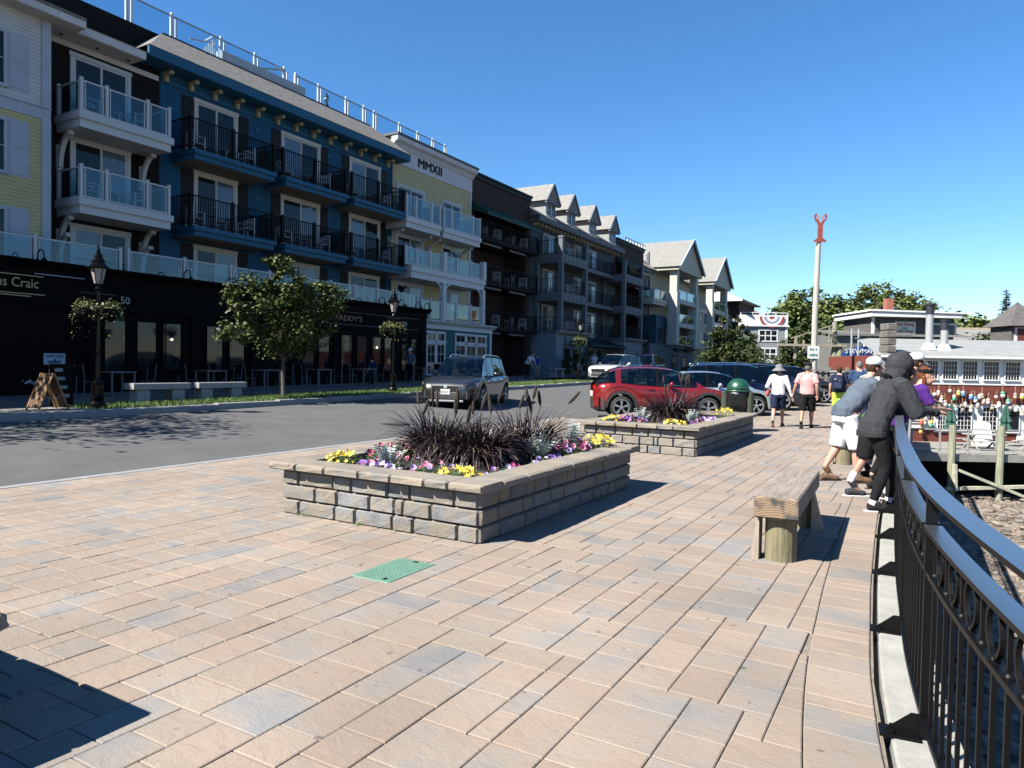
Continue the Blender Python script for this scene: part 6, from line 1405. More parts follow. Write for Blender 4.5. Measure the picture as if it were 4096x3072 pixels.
        if plate:
            g=MB(); g.box(L/2+.01,L/2+.028,-.155,.155,.48,.64,.004); g.build('number_plate',PLT,t)
            me=text_mesh(plate,.105,.002,.002)
            for v in me.vertices: v.co=Vector((L/2+.0295+v.co.z,v.co.x,.552+v.co.y))
            obj('plate_lettering',me,t,paint('plate_ink',(.12,.05,.06)))
    # rear
    zr_=zt(x0+.03*L); h2=hw(x0+.05*L)
    for s_ in (1,-1):
        g=MB(); g.smooth=True; pts=[]
        for i in range(6):
            f=i/5; xx=x0+.015+.42*f**1.2; yy=s_*(hw(xx)*(.62+.38*f**.45)+.010); pts+=[(xx-.012,yy,zr_-.22+.12*f),(xx-.012,yy,zr_-.03+.02*f)]
        g.add(pts,[(2*i,2*i+1,2*i+3,2*i+2) if s_<0 else (2*i+2,2*i+3,2*i+1,2*i) for i in range(5)]); g.build('tail_light',TAIL,t)
    g=MB(); g.smooth=True; pts=[]; n=12
    for i in range(n+1):
        a=-math.pi/2+math.pi*i/n; xx=x0+.30-.32*math.cos(a)**.6 if abs(math.cos(a))>1e-6 else x0+.30; yy=hw(max(xx,x0+.02))*math.sin(a)*1.015; pts+=[(xx,yy,.26),(xx-.015,yy,.60)]
    g.add(pts,[(2*i,2*i+1,2*i+3,2*i+2) for i in range(n)]); g.build('rear_bumper',CLAD if clad else pm,t)
    g=MB(); g.box(x0-.03,x0-.0,-.16,.16,.64,.80,.004); g.build('rear_plate',PLT,t)
    return t
SUVT=[(0,.88),(.03,1.0),(.12,1.06),(.4,1.04),(.66,1.02),(.74,1.03),(.86,.97),(.95,.88),(.985,.80),(1,.66)]
SUVR=[(.02,1.02),(.06,1.36),(.12,1.60),(.22,1.66),(.42,1.69),(.56,1.66),(.64,1.52),(.765,1.03)]
PIL=[(0,.045),(.20,.225),(.425,.445),(.70,.77)]
GREYC=cpaint('grey',(.016,.015,.015),.0,.3)
hd=rad(-74)
car('grey_suv','dark grey sport utility car with silver roof rails driving toward the camera',-13.4,20.3,.14,hd,4.76,1.88,SUVT,SUVR,.6,GREYC,.57,.13,PIL,rails=(.14,.55,True),wr=.36,plate='1ZGV 7')
REDC=cpaint('red',(.30,.014,.016),.45,.25)
KT=[(0,.84),(.035,1.04),(.14,1.08),(.35,1.02),(.62,.975),(.74,.975),(.86,.92),(.95,.84),(.985,.76),(1,.62)]
KR=[(.012,1.06),(.06,1.26),(.125,1.46),(.21,1.54),(.38,1.57),(.52,1.535),(.62,1.41),(.775,.985)]
A=rad(30)
GRP='cars parked in the angled bays'
RT=mat('roof_silver',(.40,.38,.40),.25,metal=.5,var=.03,coat=1)
car('red_crossover','metallic red small crossover with black lower cladding parked behind the second planter',-7.1,21.64,0,A,4.3,1.76,KT,KR,.55,REDC,.545,.11,[(0,.03),(.155,.19),(.43,.45),(.71,.775)],roofm=None,clad=True,wr=.345,wb=2.62,front='suv',group=GRP,detail=2)
SED=[(0,.86),(.04,.98),(.18,1.0),(.4,.95),(.62,.93),(.74,.93),(.86,.84),(.95,.74),(.985,.68),(1,.55)]
SER=[(.03,.98),(.12,1.2),(.24,1.40),(.40,1.46),(.52,1.43),(.62,1.30),(.78,.92)]
car('silver_car','pale silver car parked between the red crossover and the navy car',-6.35,24.7,0,A,4.45,1.78,SED,SER,.5,cpaint('silver',(.38,.44,.48),.7,.25),.53,.16,[(0,.08),(.22,.25),(.43,.45),(.70,.78)],front='sedan',group=GRP,detail=1)
NAVY=cpaint('navy',(.008,.014,.05),.4,.22)
car('navy_suv','navy blue sport utility car with pale roof rails, third along from the litter bin',-6.2,28.1,.02,A,4.85,1.9,SUVT,[(a,b*1.02) for a,b in SUVR],.6,NAVY,.57,.13,PIL,rails=(.14,.55,True),wr=.37,group=GRP,detail=1)
car('dark_blue_car','dark blue tall car parked beyond the navy car',-6.0,31.6,.05,A,4.8,1.88,SUVT,[(a,b*1.03) for a,b in SUVR],.6,cpaint('dark_blue',(.014,.022,.045),.5,.25),.57,.13,PIL,wr=.36,group=GRP,detail=0)
car('black_car','black hatchback parked behind the woman in the grey hat',-5.4,34.9,.08,A,4.4,1.8,SUVT,[(a,b*.98) for a,b in SUVR],.6,cpaint('black',(.012,.012,.014),.3,.2),.55,.13,PIL,wr=.35,group=GRP,detail=0)
car('maroon_car','dark maroon car parked furthest along the angled bays',-5.6,38.4,.1,A,4.5,1.8,SED,SER,.5,cpaint('maroon',(.06,.012,.018),.4,.25),.53,.16,[(0,.08),(.22,.25),(.43,.45),(.70,.78)],group=GRP,detail=0)
car('teal_car','dark teal car roof glimpsed between the parked cars and the street trees',-13.5,52,.3,-math.pi/2,4.6,1.85,SUVT,SUVR,.6,cpaint('teal',(.02,.06,.08),.5,.25),.57,.13,PIL,front='suv',detail=0)
PW_=cpaint('white',(.62,.63,.64),0,.25)
car('white_suv','white sport utility car facing the camera at the far kerb by the hanging basket',-16.75,42.2,.67,-math.pi/2-.12,4.6,1.86,SUVT,SUVR,.6,PW_,.57,.13,PIL,rails=(.14,.55,False),wr=.35,detail=2)
car('red_van','dark red car parked behind the white car at the far kerb',-17.4,49.5,.77,-math.pi/2,4.9,1.9,SUVT,[(a,b*1.03) for a,b in SUVR],.6,cpaint('dark_red',(.10,.012,.014),.3,.3),.57,.13,PIL,detail=0)
# ================================================================ PEOPLE
def skinm(nm,c): return mat('skin_'+nm,c,.55,var=.07,scale=8)
def cloth(nm,c,var=.16,b=.8): return mat('cloth_'+nm,c,.9,var=var,scale=7,bump=b,bscale=11,spec=.15)
SK=skinm('light',(.50,.28,.20)); SK2=skinm('tan',(.40,.21,.14))
def V(*a): return Vector(a)
def stand(stride=0,arm=0.1,lean=0):
    """joints of a standing or walking figure, 1.72 tall, facing +y, right is +x"""
    J={'pel':V(0,0,.95),'waist':V(0,.0,1.08),'chest':V(0,.02+lean*.5,1.30),'neck':V(0,.02+lean,1.46),'head':V(0,.05+lean,1.605)}
    for s,n in ((1,'r'),(-1,'l')):
        J['sh'+n]=V(.185*s,.0+lean*.8,1.405); J['el'+n]=V(.245*s,-.04-stride*s*.25+lean*.6,1.13); J['wr'+n]=V(.255*s,.03-stride*s*.5+arm+lean*.4,.90)
        J['hip'+n]=V(.095*s,0,.92); k=stride*s; J['kn'+n]=V(.10*s,.03+k*.5,.50); J['an'+n]=V(.095*s,-.03+k*.9-(.06 if k<0 else 0),.085+(.10 if k<-.1 else 0)); J['to'+n]=V(.105*s,J['an'+n].y+.16,.035 if k>=-.1 else .03)
    return J
def leanover(dip=.30,up=0):
    J=stand(.16); J['pel']=V(0,0,.94); J['waist']=V(0,.08,1.07); J['chest']=V(0,.21,1.25); J['neck']=V(0,.33,1.38+up); J['head']=V(0,.42,1.52+up)
    for s,n in ((1,'r'),(-1,'l')):
        J['sh'+n]=V(.18*s,.28,1.34+up); J['el'+n]=V(.23*s,.38,1.12+up*.5); J['wr'+n]=V(.12*s,.62,1.12)
    return J
def fingers(b,w,d,side,curl):
    """palm and five fingers from the wrist w along d"""
    d=d.normalized(); x=d.cross(V(0,0,1)); x=(x if x.length>.1 else V(1,0,0)).normalized(); nrm=x.cross(d); p1=w+d*.085
    b.tube([w,w+d*.04,p1],[.024,.036,.034],8,True,side=x,flat=.5)
    for i,o in enumerate((-.027,-.009,.009,.027)):
        L=(.062,.074,.07,.052)[i]; a=p1+x*o; m_=a+d*L*.5-nrm*curl*.015; b.tube([a-d*.02,m_,m_+(d-nrm*curl).normalized()*L*.5],[.0095,.0088,.007],6)
    a=w+d*.03+x*side*.03; b.tube([a,a+(d*.5+x*side*.8).normalized()*.035,a+(d*.9+x*side*.4).normalized()*.065],[.013,.0115,.008],6)
def folds(me,amp=.007,f=8):
    me.update(); ns=[v.normal.copy() for v in me.vertices]
    for v,n in zip(me.vertices,ns):
        c=v.co; q=noise.noise(Vector((c.x*f,c.y*f,c.z*f*.55+c.x*3)))+.5*noise.noise(Vector((c.x*f*2.3,c.y*f*2.3,c.z*f*1.2))); v.co=c+n*amp*(q-.5*abs(q))*1.6
    return me
def person(label,x,y,z,rz,Hh,J,shirt,bottom,shoe,hair,skin=SK,sleeve='short',leg='short',hat=None,group=None,bulk=1.0,vox=.014,sock=None,face=False,hood=None,extra=None,look=0,kid=1):
    k=Hh/1.72; t=thing('person',label,'person',(x,y,z),rz,group); J={a:b*k for a,b in J.items()}; q=k*bulk
    b=MB(); P=J
    b.tube([P['pel']-V(0,0,.06)*k,P['pel'],P['waist'],P['chest'],P['neck']-V(0,0,.04)*k],[(.15*q,.11*q),(.165*q,.115*q),(.145*q,.10*q),(.175*q,.115*q),(.07*q,.065*q)],12,True,side=(1,0,0))
    hdv=(P['head']-P['neck']).normalized(); b.tube([P['neck']-hdv*.06*k,P['neck'],P['head']-hdv*.02*k],[.06*k,.055*k,.06*k],10)
    H=P['head']; hf=V(math.sin(look),math.cos(look),0); fwd_=(hf-hdv*hf.dot(hdv)*.6).normalized(); hx=fwd_.cross(V(0,0,1)).normalized()
    b.ball(H+V(0,0,.02)*k,.077*k,.092*k,.108*k,14,9); b.ball(H-V(0,0,.05)*k+fwd_*.035*k,.055*k,.055*k,.06*k,10,7)
    b.tube([H+fwd_*.085*k+V(0,0,.02)*k,H+fwd_*.112*k-V(0,0,.022)*k],[.010*k,.016*k],6); 
    for s in (1,-1): b.ball(H+hx*.078*k*s-V(0,0,.005)*k-fwd_*.01*k,.012*k,.02*k,.03*k,6,5)
    for n,s in (('r',1),('l',-1)):
        b.tube([P['neck'].lerp(P['sh'+n],.3),P['sh'+n],P['sh'+n].lerp(P['el'+n],.45),P['el'+n],P['el'+n].lerp(P['wr'+n],.35),P['wr'+n]],[.055*q,.056*q,.05*q,.04*q,.042*q,.027*k],9)
        fingers(b,P['wr'+n],(P['wr'+n]-P['el'+n]),-s,.6)
        b.tube([P['hip'+n]+V(0,0,.05)*k,P['hip'+n].lerp(P['kn'+n],.35),P['kn'+n],P['kn'+n].lerp(P['an'+n],.35),P['an'+n]],[.088*q,.08*q,.055*k*bulk,.056*k*bulk,.034*k],10)
        b.tube([P['an'+n],P['an'+n]*.5+P['to'+n]*.5-V(0,0,.01),P['to'+n]],[.036*k,.036*k,.03*k],8)
    obj('body',remesh(b,vox*k,4),t,skin)
    if face:
        for s in (1,-1):
            e=H+fwd_*.087*k+hx*.03*k*s+V(0,0,.022)*k; c=MB(); c.ball(e,.0125*k,.008*k,.008*k,8,6); c.build('eye',paint('eye_white',(.6,.58,.55)),t); c=MB(); c.ball(e+fwd_*.006*k,.006*k,.005*k,.006*k,8,6); c.build('iris',paint('iris_dark',(.03,.02,.015)),t)
            c=MB(); c.tube([e+V(0,0,.018)*k-hx*.016*k*s,e+V(0,0,.021)*k+hx*.014*k*s],.003*k,5); c.build('eyebrow',hair,t)
        c=MB(); c.tube([H+fwd_*.083*k-V(0,0,.052)*k+hx*o*k for o in (-.026,-.01,.01,.026)],[.003*k,.0055*k,.0055*k,.003*k],6); c.build('lips',mat('lips',(.42,.13,.11),.5,var=.05),t)
    # shirt
    b=MB(); bt=P['pel']-V(0,0,.05)*k; e=.018*k
    b.tube([bt,P['pel']+V(0,0,.03)*k,P['waist'],P['chest'],P['chest'].lerp(P['neck'],.55),P['neck']-V(0,0,.012)*k],[(.165*q+e,.12*q+e),(.168*q+e,.122*q+e),(.158*q+e,.115*q+e),(.178*q+e,.125*q+e),(.14*q,.10*q),(.068*q,.066*q)],14,True,side=(1,0,0))
    for n in 'rl':
        a=P['sh'+n]; el=P['el'+n]; wr=P['wr'+n]; base=P['neck'].lerp(a,.35)
        if sleeve=='short': b.tube([base,a,a.lerp(el,.78)],[.068*q,.074*q,.07*q],10)
        elif sleeve=='long': b.tube([base,a,a.lerp(el,.5),el,el.lerp(wr,.5),wr],[.07*q,.074*q,.066*q,.057*q,.05*q,.04*q],10)
        elif sleeve=='loose': b.tube([base,a,a.lerp(el,.5),el+V(0,0,-.03)*k,el.lerp(wr,.45),wr],[.08*q,.095*q,.105*q,.10*q,.06*q,.045*q],10)
        else: b.tube([base,a],[.07*q,.07*q],10)
    if extra: extra(b,P,k)
    obj('shirt',folds(remesh(b,vox*k,5)),t,shirt)
    # trousers, shorts or skirt
    b=MB(); b.tube([P['pel']-V(0,0,.13)*k,P['pel']-V(0,0,.05)*k,P['pel']+V(0,0,.06)*k],[(.16*q,.12*q),(.172*q,.128*q),(.163*q,.12*q)],12,True,side=(1,0,0))
    for n in 'rl':
        h=P['hip'+n]; kn=P['kn'+n]; an=P['an'+n]
        if leg=='short': b.tube([h,h.lerp(kn,.5),h.lerp(kn,.93)],[.105*q,.108*q,.10*q],10)
        elif leg=='knee': b.tube([h,h.lerp(kn,.5),kn.lerp(an,.08)],[.108*q,.11*q,.098*q],10)
        else: b.tube([h,h.lerp(kn,.5),kn,kn.lerp(an,.4),kn.lerp(an,.92)],[.099*q,.088*q,.066*q,.066*q,.045*q],10)
    obj({'short':'shorts','knee':'shorts','tight':'leggings'}[leg],folds(remesh(b,vox*k,4),.0012 if leg=='tight' else .007),t,bottom)
    for n in 'rl':
        an,to=P['an'+n],P['to'+n]; hl=an+(an-to)*.30; hl.z=to.z; b=MB(); b.tube([hl+V(0,0,.02)*k,hl*.6+to*.4+V(0,0,.02)*k,to+V(0,0,.0)*k,to+(to-hl).normalized()*.05*k],[.042*k,.046*k,.046*k,.028*k],10); b.tube([an+V(0,0,.015)*k,an*.6+to*.4],[.044*k,.044*k],8); obj('shoe',remesh(b,.010*k,3),t,shoe)
        s=MB(); g=(to-hl).normalized(); zz=min(to.z,hl.z)-.030*k; s.tube([V(hl.x,hl.y,zz)-g*.03*k,V(to.x,to.y,zz)+g*.075*k],[(.042*k,.014*k)]*2,10,True,side=(1,0,0)); s.build('sole',paint('sole_white',(.6,.6,.58)) if sock!='dark' else CLAD,t)
        if sock and sock!='dark': c=MB(); c.tube([an-V(0,0,.01)*k,an.lerp(P['kn'+n],sock[1])],[.042*k,.047*k],10); c.build('sock',sock[0],t)
    # hair, hats, hood
    c=MB(); Hc=H+V(0,0,.025)*k-fwd_*.012*k
    if hat is None or hat[0]!='hood':
        c.ball(Hc-fwd_*.010*k,.088*k,.098*k,.112*k,14,9); cut=H+fwd_*.035*k
        c2=MB(); keep=[]
        m_=c.v; 
        for f in c.f:
            ce=sum((m_[i] for i in f),V(0,0,0))/4; d=ce-H
            if d.dot(fwd_)<.035*k+.45*max(0,d.z) and d.z>-.085*k+ .0: keep.append(f)
        c.f=keep; c.m=[0]*len(keep); c.sm=[True]*len(keep); c.build('hair',hair,t)
    if hat:
        kind,hm=hat; c=MB(); c.smooth=True
        if kind=='cap':
            c.lathe([(.100*k,0),(.102*k,.03*k),(.095*k,.075*k),(.06*k,.105*k),(0,.114*k)],18,(Hc.x,Hc.y,Hc.z+.02*k)); c.build('cap',hm,t); c=MB(); n=8; vs=[]
            for i in range(n+1):
                a=-1.1+2.2*i/n; d=fwd_*math.cos(a)+hx*math.sin(a); p=Hc+d*.098*k+V(0,0,.025)*k; r=Hc+fwd_*.10*k*math.cos(a)+d*.098*k*1.0+V(0,0,.008)*k; vs+=[p,r,p-V(0,0,.008)*k,r-V(0,0,.008)*k]
            c.add(vs,[(4*i,4*i+1,4*i+5,4*i+4) for i in range(n)]+[(4*i+2,4*i+6,4*i+7,4*i+3) for i in range(n)]+[(4*i+1,4*i+3,4*i+7,4*i+5) for i in range(n)]); c.build('cap_peak',hm,t)
        elif kind=='sunhat':
            c.lathe([(.20*k,-.075*k),(.205*k,-.07*k),(.15*k,-.02*k),(.102*k,.01*k),(.100*k,.06*k),(.085*k,.10*k),(.04*k,.12*k),(0,.122*k)],22,(Hc.x,Hc.y-.02*k,Hc.z+.02*k)); c.build('sun_hat',hm,t)
        elif kind=='hood':
            c.ball(H+V(0,0,.015)*k-fwd_*.025*k,.125*k,.145*k,.150*k,16,10); c.tube([P['neck']-hdv*.02*k-fwd_*.03*k,H-V(0,0,.06)*k-fwd_*.02*k],[.12*k,.125*k],12); me=remesh(c,.012*k,5)
            o=obj('hood',folds(me,.010,7),t,hm)
            d=MB(); d.smooth=True; d.ball(H+fwd_*.075*k-V(0,0,.015)*k,.08*k,.045*k,.10*k,12,8); d.build('hood_shadow',paint('hood_shade',(.015,.015,.017)),t)  # dark ball filling the hood opening, stands in for its shade
        elif kind=='band':
            c.lathe([(.094*k,.0),(.098*k,.005*k),(.094*k,.045*k),(.088*k,.05*k)],20,(Hc.x,Hc.y,Hc.z+.025*k)); c.build('headband',hm,t); c=MB(); c.tube([H-fwd_*.07*k,H-fwd_*.09*k-V(0,0,.14)*k,H-fwd_*.06*k-V(0,0,.27)*k],[(.07*k,.04*k),(.06*k,.035*k),(.02*k,.015*k)],10,True,side=(1,0,0)); c.tube([H+hx*.075*k,H+hx*.085*k-V(0,0,.12)*k,H+hx*.075*k-V(0,0,.24)*k+fwd_*.03*k],[.025*k,.028*k,.008*k],8); c.build('long_hair',hair,t)
    return t,P,k
HG=cloth('grey_hair',(.16,.155,.15)); HB=cloth('brown_hair',(.06,.033,.02)); HR=cloth('auburn_hair',(.16,.05,.02)); HD=cloth('dark_hair',(.012,.01,.009))
BLK_=cloth('black',(.010,.010,.012)); WHT=cloth('white',(.74,.74,.76)); NVY=cloth('navy',(.014,.022,.055)); PNK=cloth('pink',(.68,.34,.34)); CHR=cloth('charcoal',(.042,.044,.05),.2,1); NEON=cloth('neon',(.50,.72,.10)); BLU_=cloth('blue_tee',(.03,.062,.14)); KHK=cloth('khaki',(.10,.085,.06)); GBL=cloth('grey_blue',(.10,.125,.165)); GRE=cloth('green',(.12,.36,.08)); PUR=cloth('purple',(.075,.02,.19)); TQ=cloth('turquoise',(.06,.45,.55)); RSH=cloth('black_shoe',(.02,.02,.022)); SAN=cloth('sandal',(.16,.10,.06)); GHAT=cloth('grey_hat',(.20,.20,.215)); CORAL=cloth('coral',(.62,.12,.09))
J=stand(.26,.02); J['wrr']=V(.36,.02,.86); J['elr']=V(.28,-.04,1.12); J['wrl']=V(-.20,.16,1.0); J['ell']=V(-.30,-.05,1.12)
t,P,k=person('woman in a white shirt and floppy grey sun hat walking hand in hand',-3.40,20.47,0,.05,1.66,J,WHT,NVY,SAN,HG,sleeve='long',leg='short',hat=('sunhat',GHAT),group=None,bulk=1.02,sock='dark')
pb_=thing('shoulder_bag','small coral red bag at the side of the woman in the sun hat','bag',(-3.70,20.6,.84)); c=MB(); c.smooth=True; c.ball((0,0,.06),.05,.10,.09,12,8); c.build('pouch',CORAL,pb_); c=MB(); c.tube([(0,.05,.15),(.06,.05,.4),(.16,-.02,.56)],.008,5); c.build('strap',CORAL,pb_)
J=stand(.22,.02); J['wrl']=V(-.36,.02,.86); J['ell']=V(-.29,-.04,1.13)
person('man in a pink tee and black shorts walking away in a dark cap',-2.67,20.49,0,0,1.73,J,PNK,BLK_,RSH,HG,skin=SK2,leg='knee',hat=('cap',BLK_),bulk=1.08,sock='dark')
J=stand(-.14,.02)
t,P,k=person('boy in neon yellow shorts and navy tee wearing a dark backpack',-2.23,24.06,0,.02,1.68,J,NVY,NEON,TQ,HB,leg='knee',bulk=1.02)
bp=thing('backpack','navy backpack with grey patches worn by the boy in neon shorts','backpack',(-2.23,23.86,1.18)); c=MB(); c.smooth=True; c.tube([(0,-.02,-.24),(0,-.05,-.1),(0,-.05,.1),(0,-.0,.24)],[(.15,.10),(.17,.13),(.165,.12),(.11,.07)],14,True,side=(1,0,0)); obj('pack',remesh(c,.02,4),bp,NVY); c=MB(); c.box(-.11,.11,-.2,-.16,-.17,.0,.02); c.build('pocket',cloth('pack_pocket',(.03,.04,.075)),bp); c=MB(); c.box(-.1,-.03,-.185,-.17,.1,.15); c.box(.04,.08,-.185,-.17,.06,.09); c.build('patch',cloth('pack_patch',(.2,.22,.25)),bp)
for s in (-1,1): c=MB(); c.tube([(.09*s,.02,.22),(.10*s,.14,.27),(.12*s,.24,.2),(.13*s,.24,0)],.02,6); c.build('strap',NVY,bp)
person('grey haired man in a navy tee and khaki shorts walking away',-1.72,24.5,0,.1,1.85,stand(.18,.02),BLU_,KHK,RSH,HG,leg='knee',bulk=1.06,look=-.9)
person('woman in a white tee and camouflage cap beside the man in navy',-1.24,21.6,0,-.15,1.69,stand(.15,.03),WHT,NVY,RSH,HB,leg='tight',hat=('cap',KHK),sock='dark')
# the group leaning on the railing: they face the harbour, across the railing
FR=_y-math.pi/2
def hood_extra(b,P,k): b.tube([P['pel']-V(0,.02,.11)*k,P['pel']+V(0,.0,.05)*k],[(.19*k,.145*k),(.195*k,.15*k)],14,True,side=(1,0,0))
Jh=leanover(); Jh['head']=V(0,.28,1.60); Jh['neck']=V(0,.21,1.45); Jh['shr']=V(.18,.19,1.39); Jh['shl']=V(-.18,.19,1.39); Jh['chest']=V(0,.13,1.29); Jh['waist']=V(0,.06,1.08); Jh['elr']=V(.22,.33,1.12); Jh['wrr']=V(.14,.60,1.10); Jh['wrl']=V(-.05,.66,1.11)
Jh['anr']=V(.10,-.05,.085); Jh['tor']=V(.12,.12,.035); Jh['anl']=V(-.10,.24,.085); Jh['tol']=V(-.10,.41,.035); Jh['knr']=V(.10,.08,.49); Jh['knl']=V(-.10,.27,.52)
def railp(s,d): v=sd(s,d); return v[0],v[1]
x,y=railp(4.06,7.95)
person('girl in a charcoal hooded sweatshirt and black leggings leaning on the railing',x,y,.0,FR,1.74,Jh,CHR,BLK_,RSH,HB,sleeve='loose',leg='tight',hat=('hood',CHR),extra=hood_extra,vox=.011,sock=(WHT,.10),bulk=.98)
HG_=[o for o in bpy.data.objects if o.name.startswith('person') and o.get('label','').startswith('girl in a charcoal')][0]
RIB=cloth('charcoal_rib',(.033,.035,.04)); kk=1.74/1.72; c=MB(); P_=Jh['pel']*kk; c.lathe([(.198,-.0),(.203,.01),(.203,.055),(.198,.065)],20,(0,P_.y-.02,P_.z-.125),cap=False)
for v in c.v: v.y=P_.y-.02+(v.y-P_.y+.02)*.77
c.build('rib_hem',RIB,HG_)
for s_ in (-.03,.03): c=MB(); q=Jh['neck']*kk; c.tube([q+V(s_,.10,-.0),q+V(s_*1.3,.125,-.09),q+V(s_*1.2,.13,-.2)],.005,5); c.build('drawstring',WHT,HG_)
for n in 'rl': c=MB(); w_=Jh['wr'+n]*kk; e_=Jh['el'+n]*kk; d_=(w_-e_).normalized(); c.tube([w_-d_*.05,w_+d_*.005],.046,12); c.build('cuff',RIB,HG_)
x,y=railp(4.46,8.75)
person('person in a green tee with white socks hidden behind the hooded girl',x,y,0,FR,1.70,leanover(),GRE,BLK_,cloth('slate_shoe',(.05,.055,.065)),HB,leg='knee',sock=(WHT,.35),skin=SK2)
x,y=railp(4.68,9.95)
J=leanover(); J['pel']=V(0,-.04,.95); J['waist']=V(0,.07,1.07); J['chest']=V(0,.19,1.23); J['neck']=V(0,.29,1.41); J['head']=V(0,.37,1.56); 
for n,s in (('r',1),('l',-1)): J['sh'+n]=V(.19*s,.26,1.35); J['el'+n]=V(.26*s,.42,1.12); J['wr'+n]=V(.12*s,.75,1.12)
person('man in white shorts and grey-blue tee bending over the railing in sandals',x,y,0,FR,1.76,J,GBL,WHT,SAN,HB,leg='knee',hat=('cap',WHT),bulk=1.1,sock='dark')
x,y=railp(5.0,9.3)
person('smiling red haired girl in a purple tee and black headband at the railing',x,y,0,FR,1.66,leanover(up=.03),PUR,BLK_,RSH,HR,leg='tight',hat=('band',BLK_),face=True,vox=.011,look=.8,sock='dark')
x,y=railp(5.42,10.3)
person('person in a white cap furthest along the railing group',x,y,0,FR,1.76,leanover(up=.12),NVY,KHK,RSH,HB,leg='knee',hat=('cap',WHT),sock='dark')
# across the street, in the shade
zz=lambda y:zg(y)+.14
J=leanover(); 
for n,s in (('r',1),('l',-1)): J['wr'+n]=V(.15*s,.66,.72); J['el'+n]=V(.2*s,.46,1.0)
person('woman in a white tee stooping on the shaded pavement across the street',-21,38.3,zz(38),math.pi/2+2.9,1.68,J,WHT,BLK_,RSH,HD,leg='tight',vox=.018,sock='dark')
person('child in a bright blue tee and pale shorts beside the stooping woman',-21,39.6,zz(39),math.pi,1.45,stand(.05),cloth('bright_blue',(.04,.08,.42)),cloth('pale_khaki',(.3,.28,.24)),RSH,HD,leg='knee',vox=.018)
person('toddler in a pale blue top and yellow skirt on the shaded pavement',-20.6,44.9,zz(45),-math.pi/2,1.05,stand(.05),cloth('pale_blue',(.3,.5,.55)),cloth('mustard',(.42,.3,.12)),RSH,HB,leg='short',vox=.02)
person('woman in a white top standing by a stroller near the far lamp post',-20.8,48.0,zz(48),math.pi,1.66,stand(.05),WHT,BLK_,RSH,HD,leg='tight',vox=.018,sock='dark')
stl=thing('stroller','grey folding stroller beside the woman near the far lamp post','stroller',(-20.6,46.9,zz(47)),.5)
c=MB()
for s in (-.22,.22): c.tube([(s,-.5,1.0),(s,.1,.45),(s,.4,.12)],.014,6); c.tube([(s,-.35,.12),(s,.1,.5)],.014,6)
c.tube([(-.22,-.5,1.0),(.22,-.5,1.0)],.014,6); c.build('frame',mat('galvanised',(.45,.46,.47),.4,metal=.3),stl); c=MB(); c.quad((-.2,-.2,.75),(.2,-.2,.75),(.2,.05,.42),(-.2,.05,.42)); c.quad((-.2,.05,.42),(.2,.05,.42),(.2,.3,.45),(-.2,.3,.45)); c.build('seat',GBL,stl)
for s in (-.24,.24):
    for yy in (-.35,.4): c=MB(); c.lathe([(.12,-.02),(.12,.02)],12,(s,yy,.12),'u'); c.build('wheel',TYRE,stl)
for i,(yy,l,cc) in enumerate(((24.9,'seated diner in a dark top in front of the pub, left of two',NVY),(27.7,'diner in a white cap standing before the pub windows',GBL))):
    person(l,-21.7,yy,zz(25)-(.42 if i==0 else 0),math.pi/2*(1+i),1.68,stand(.02),cc,BLK_,RSH,HD,leg='tight',hat=('cap',WHT) if i else None,vox=.02,sock='dark')
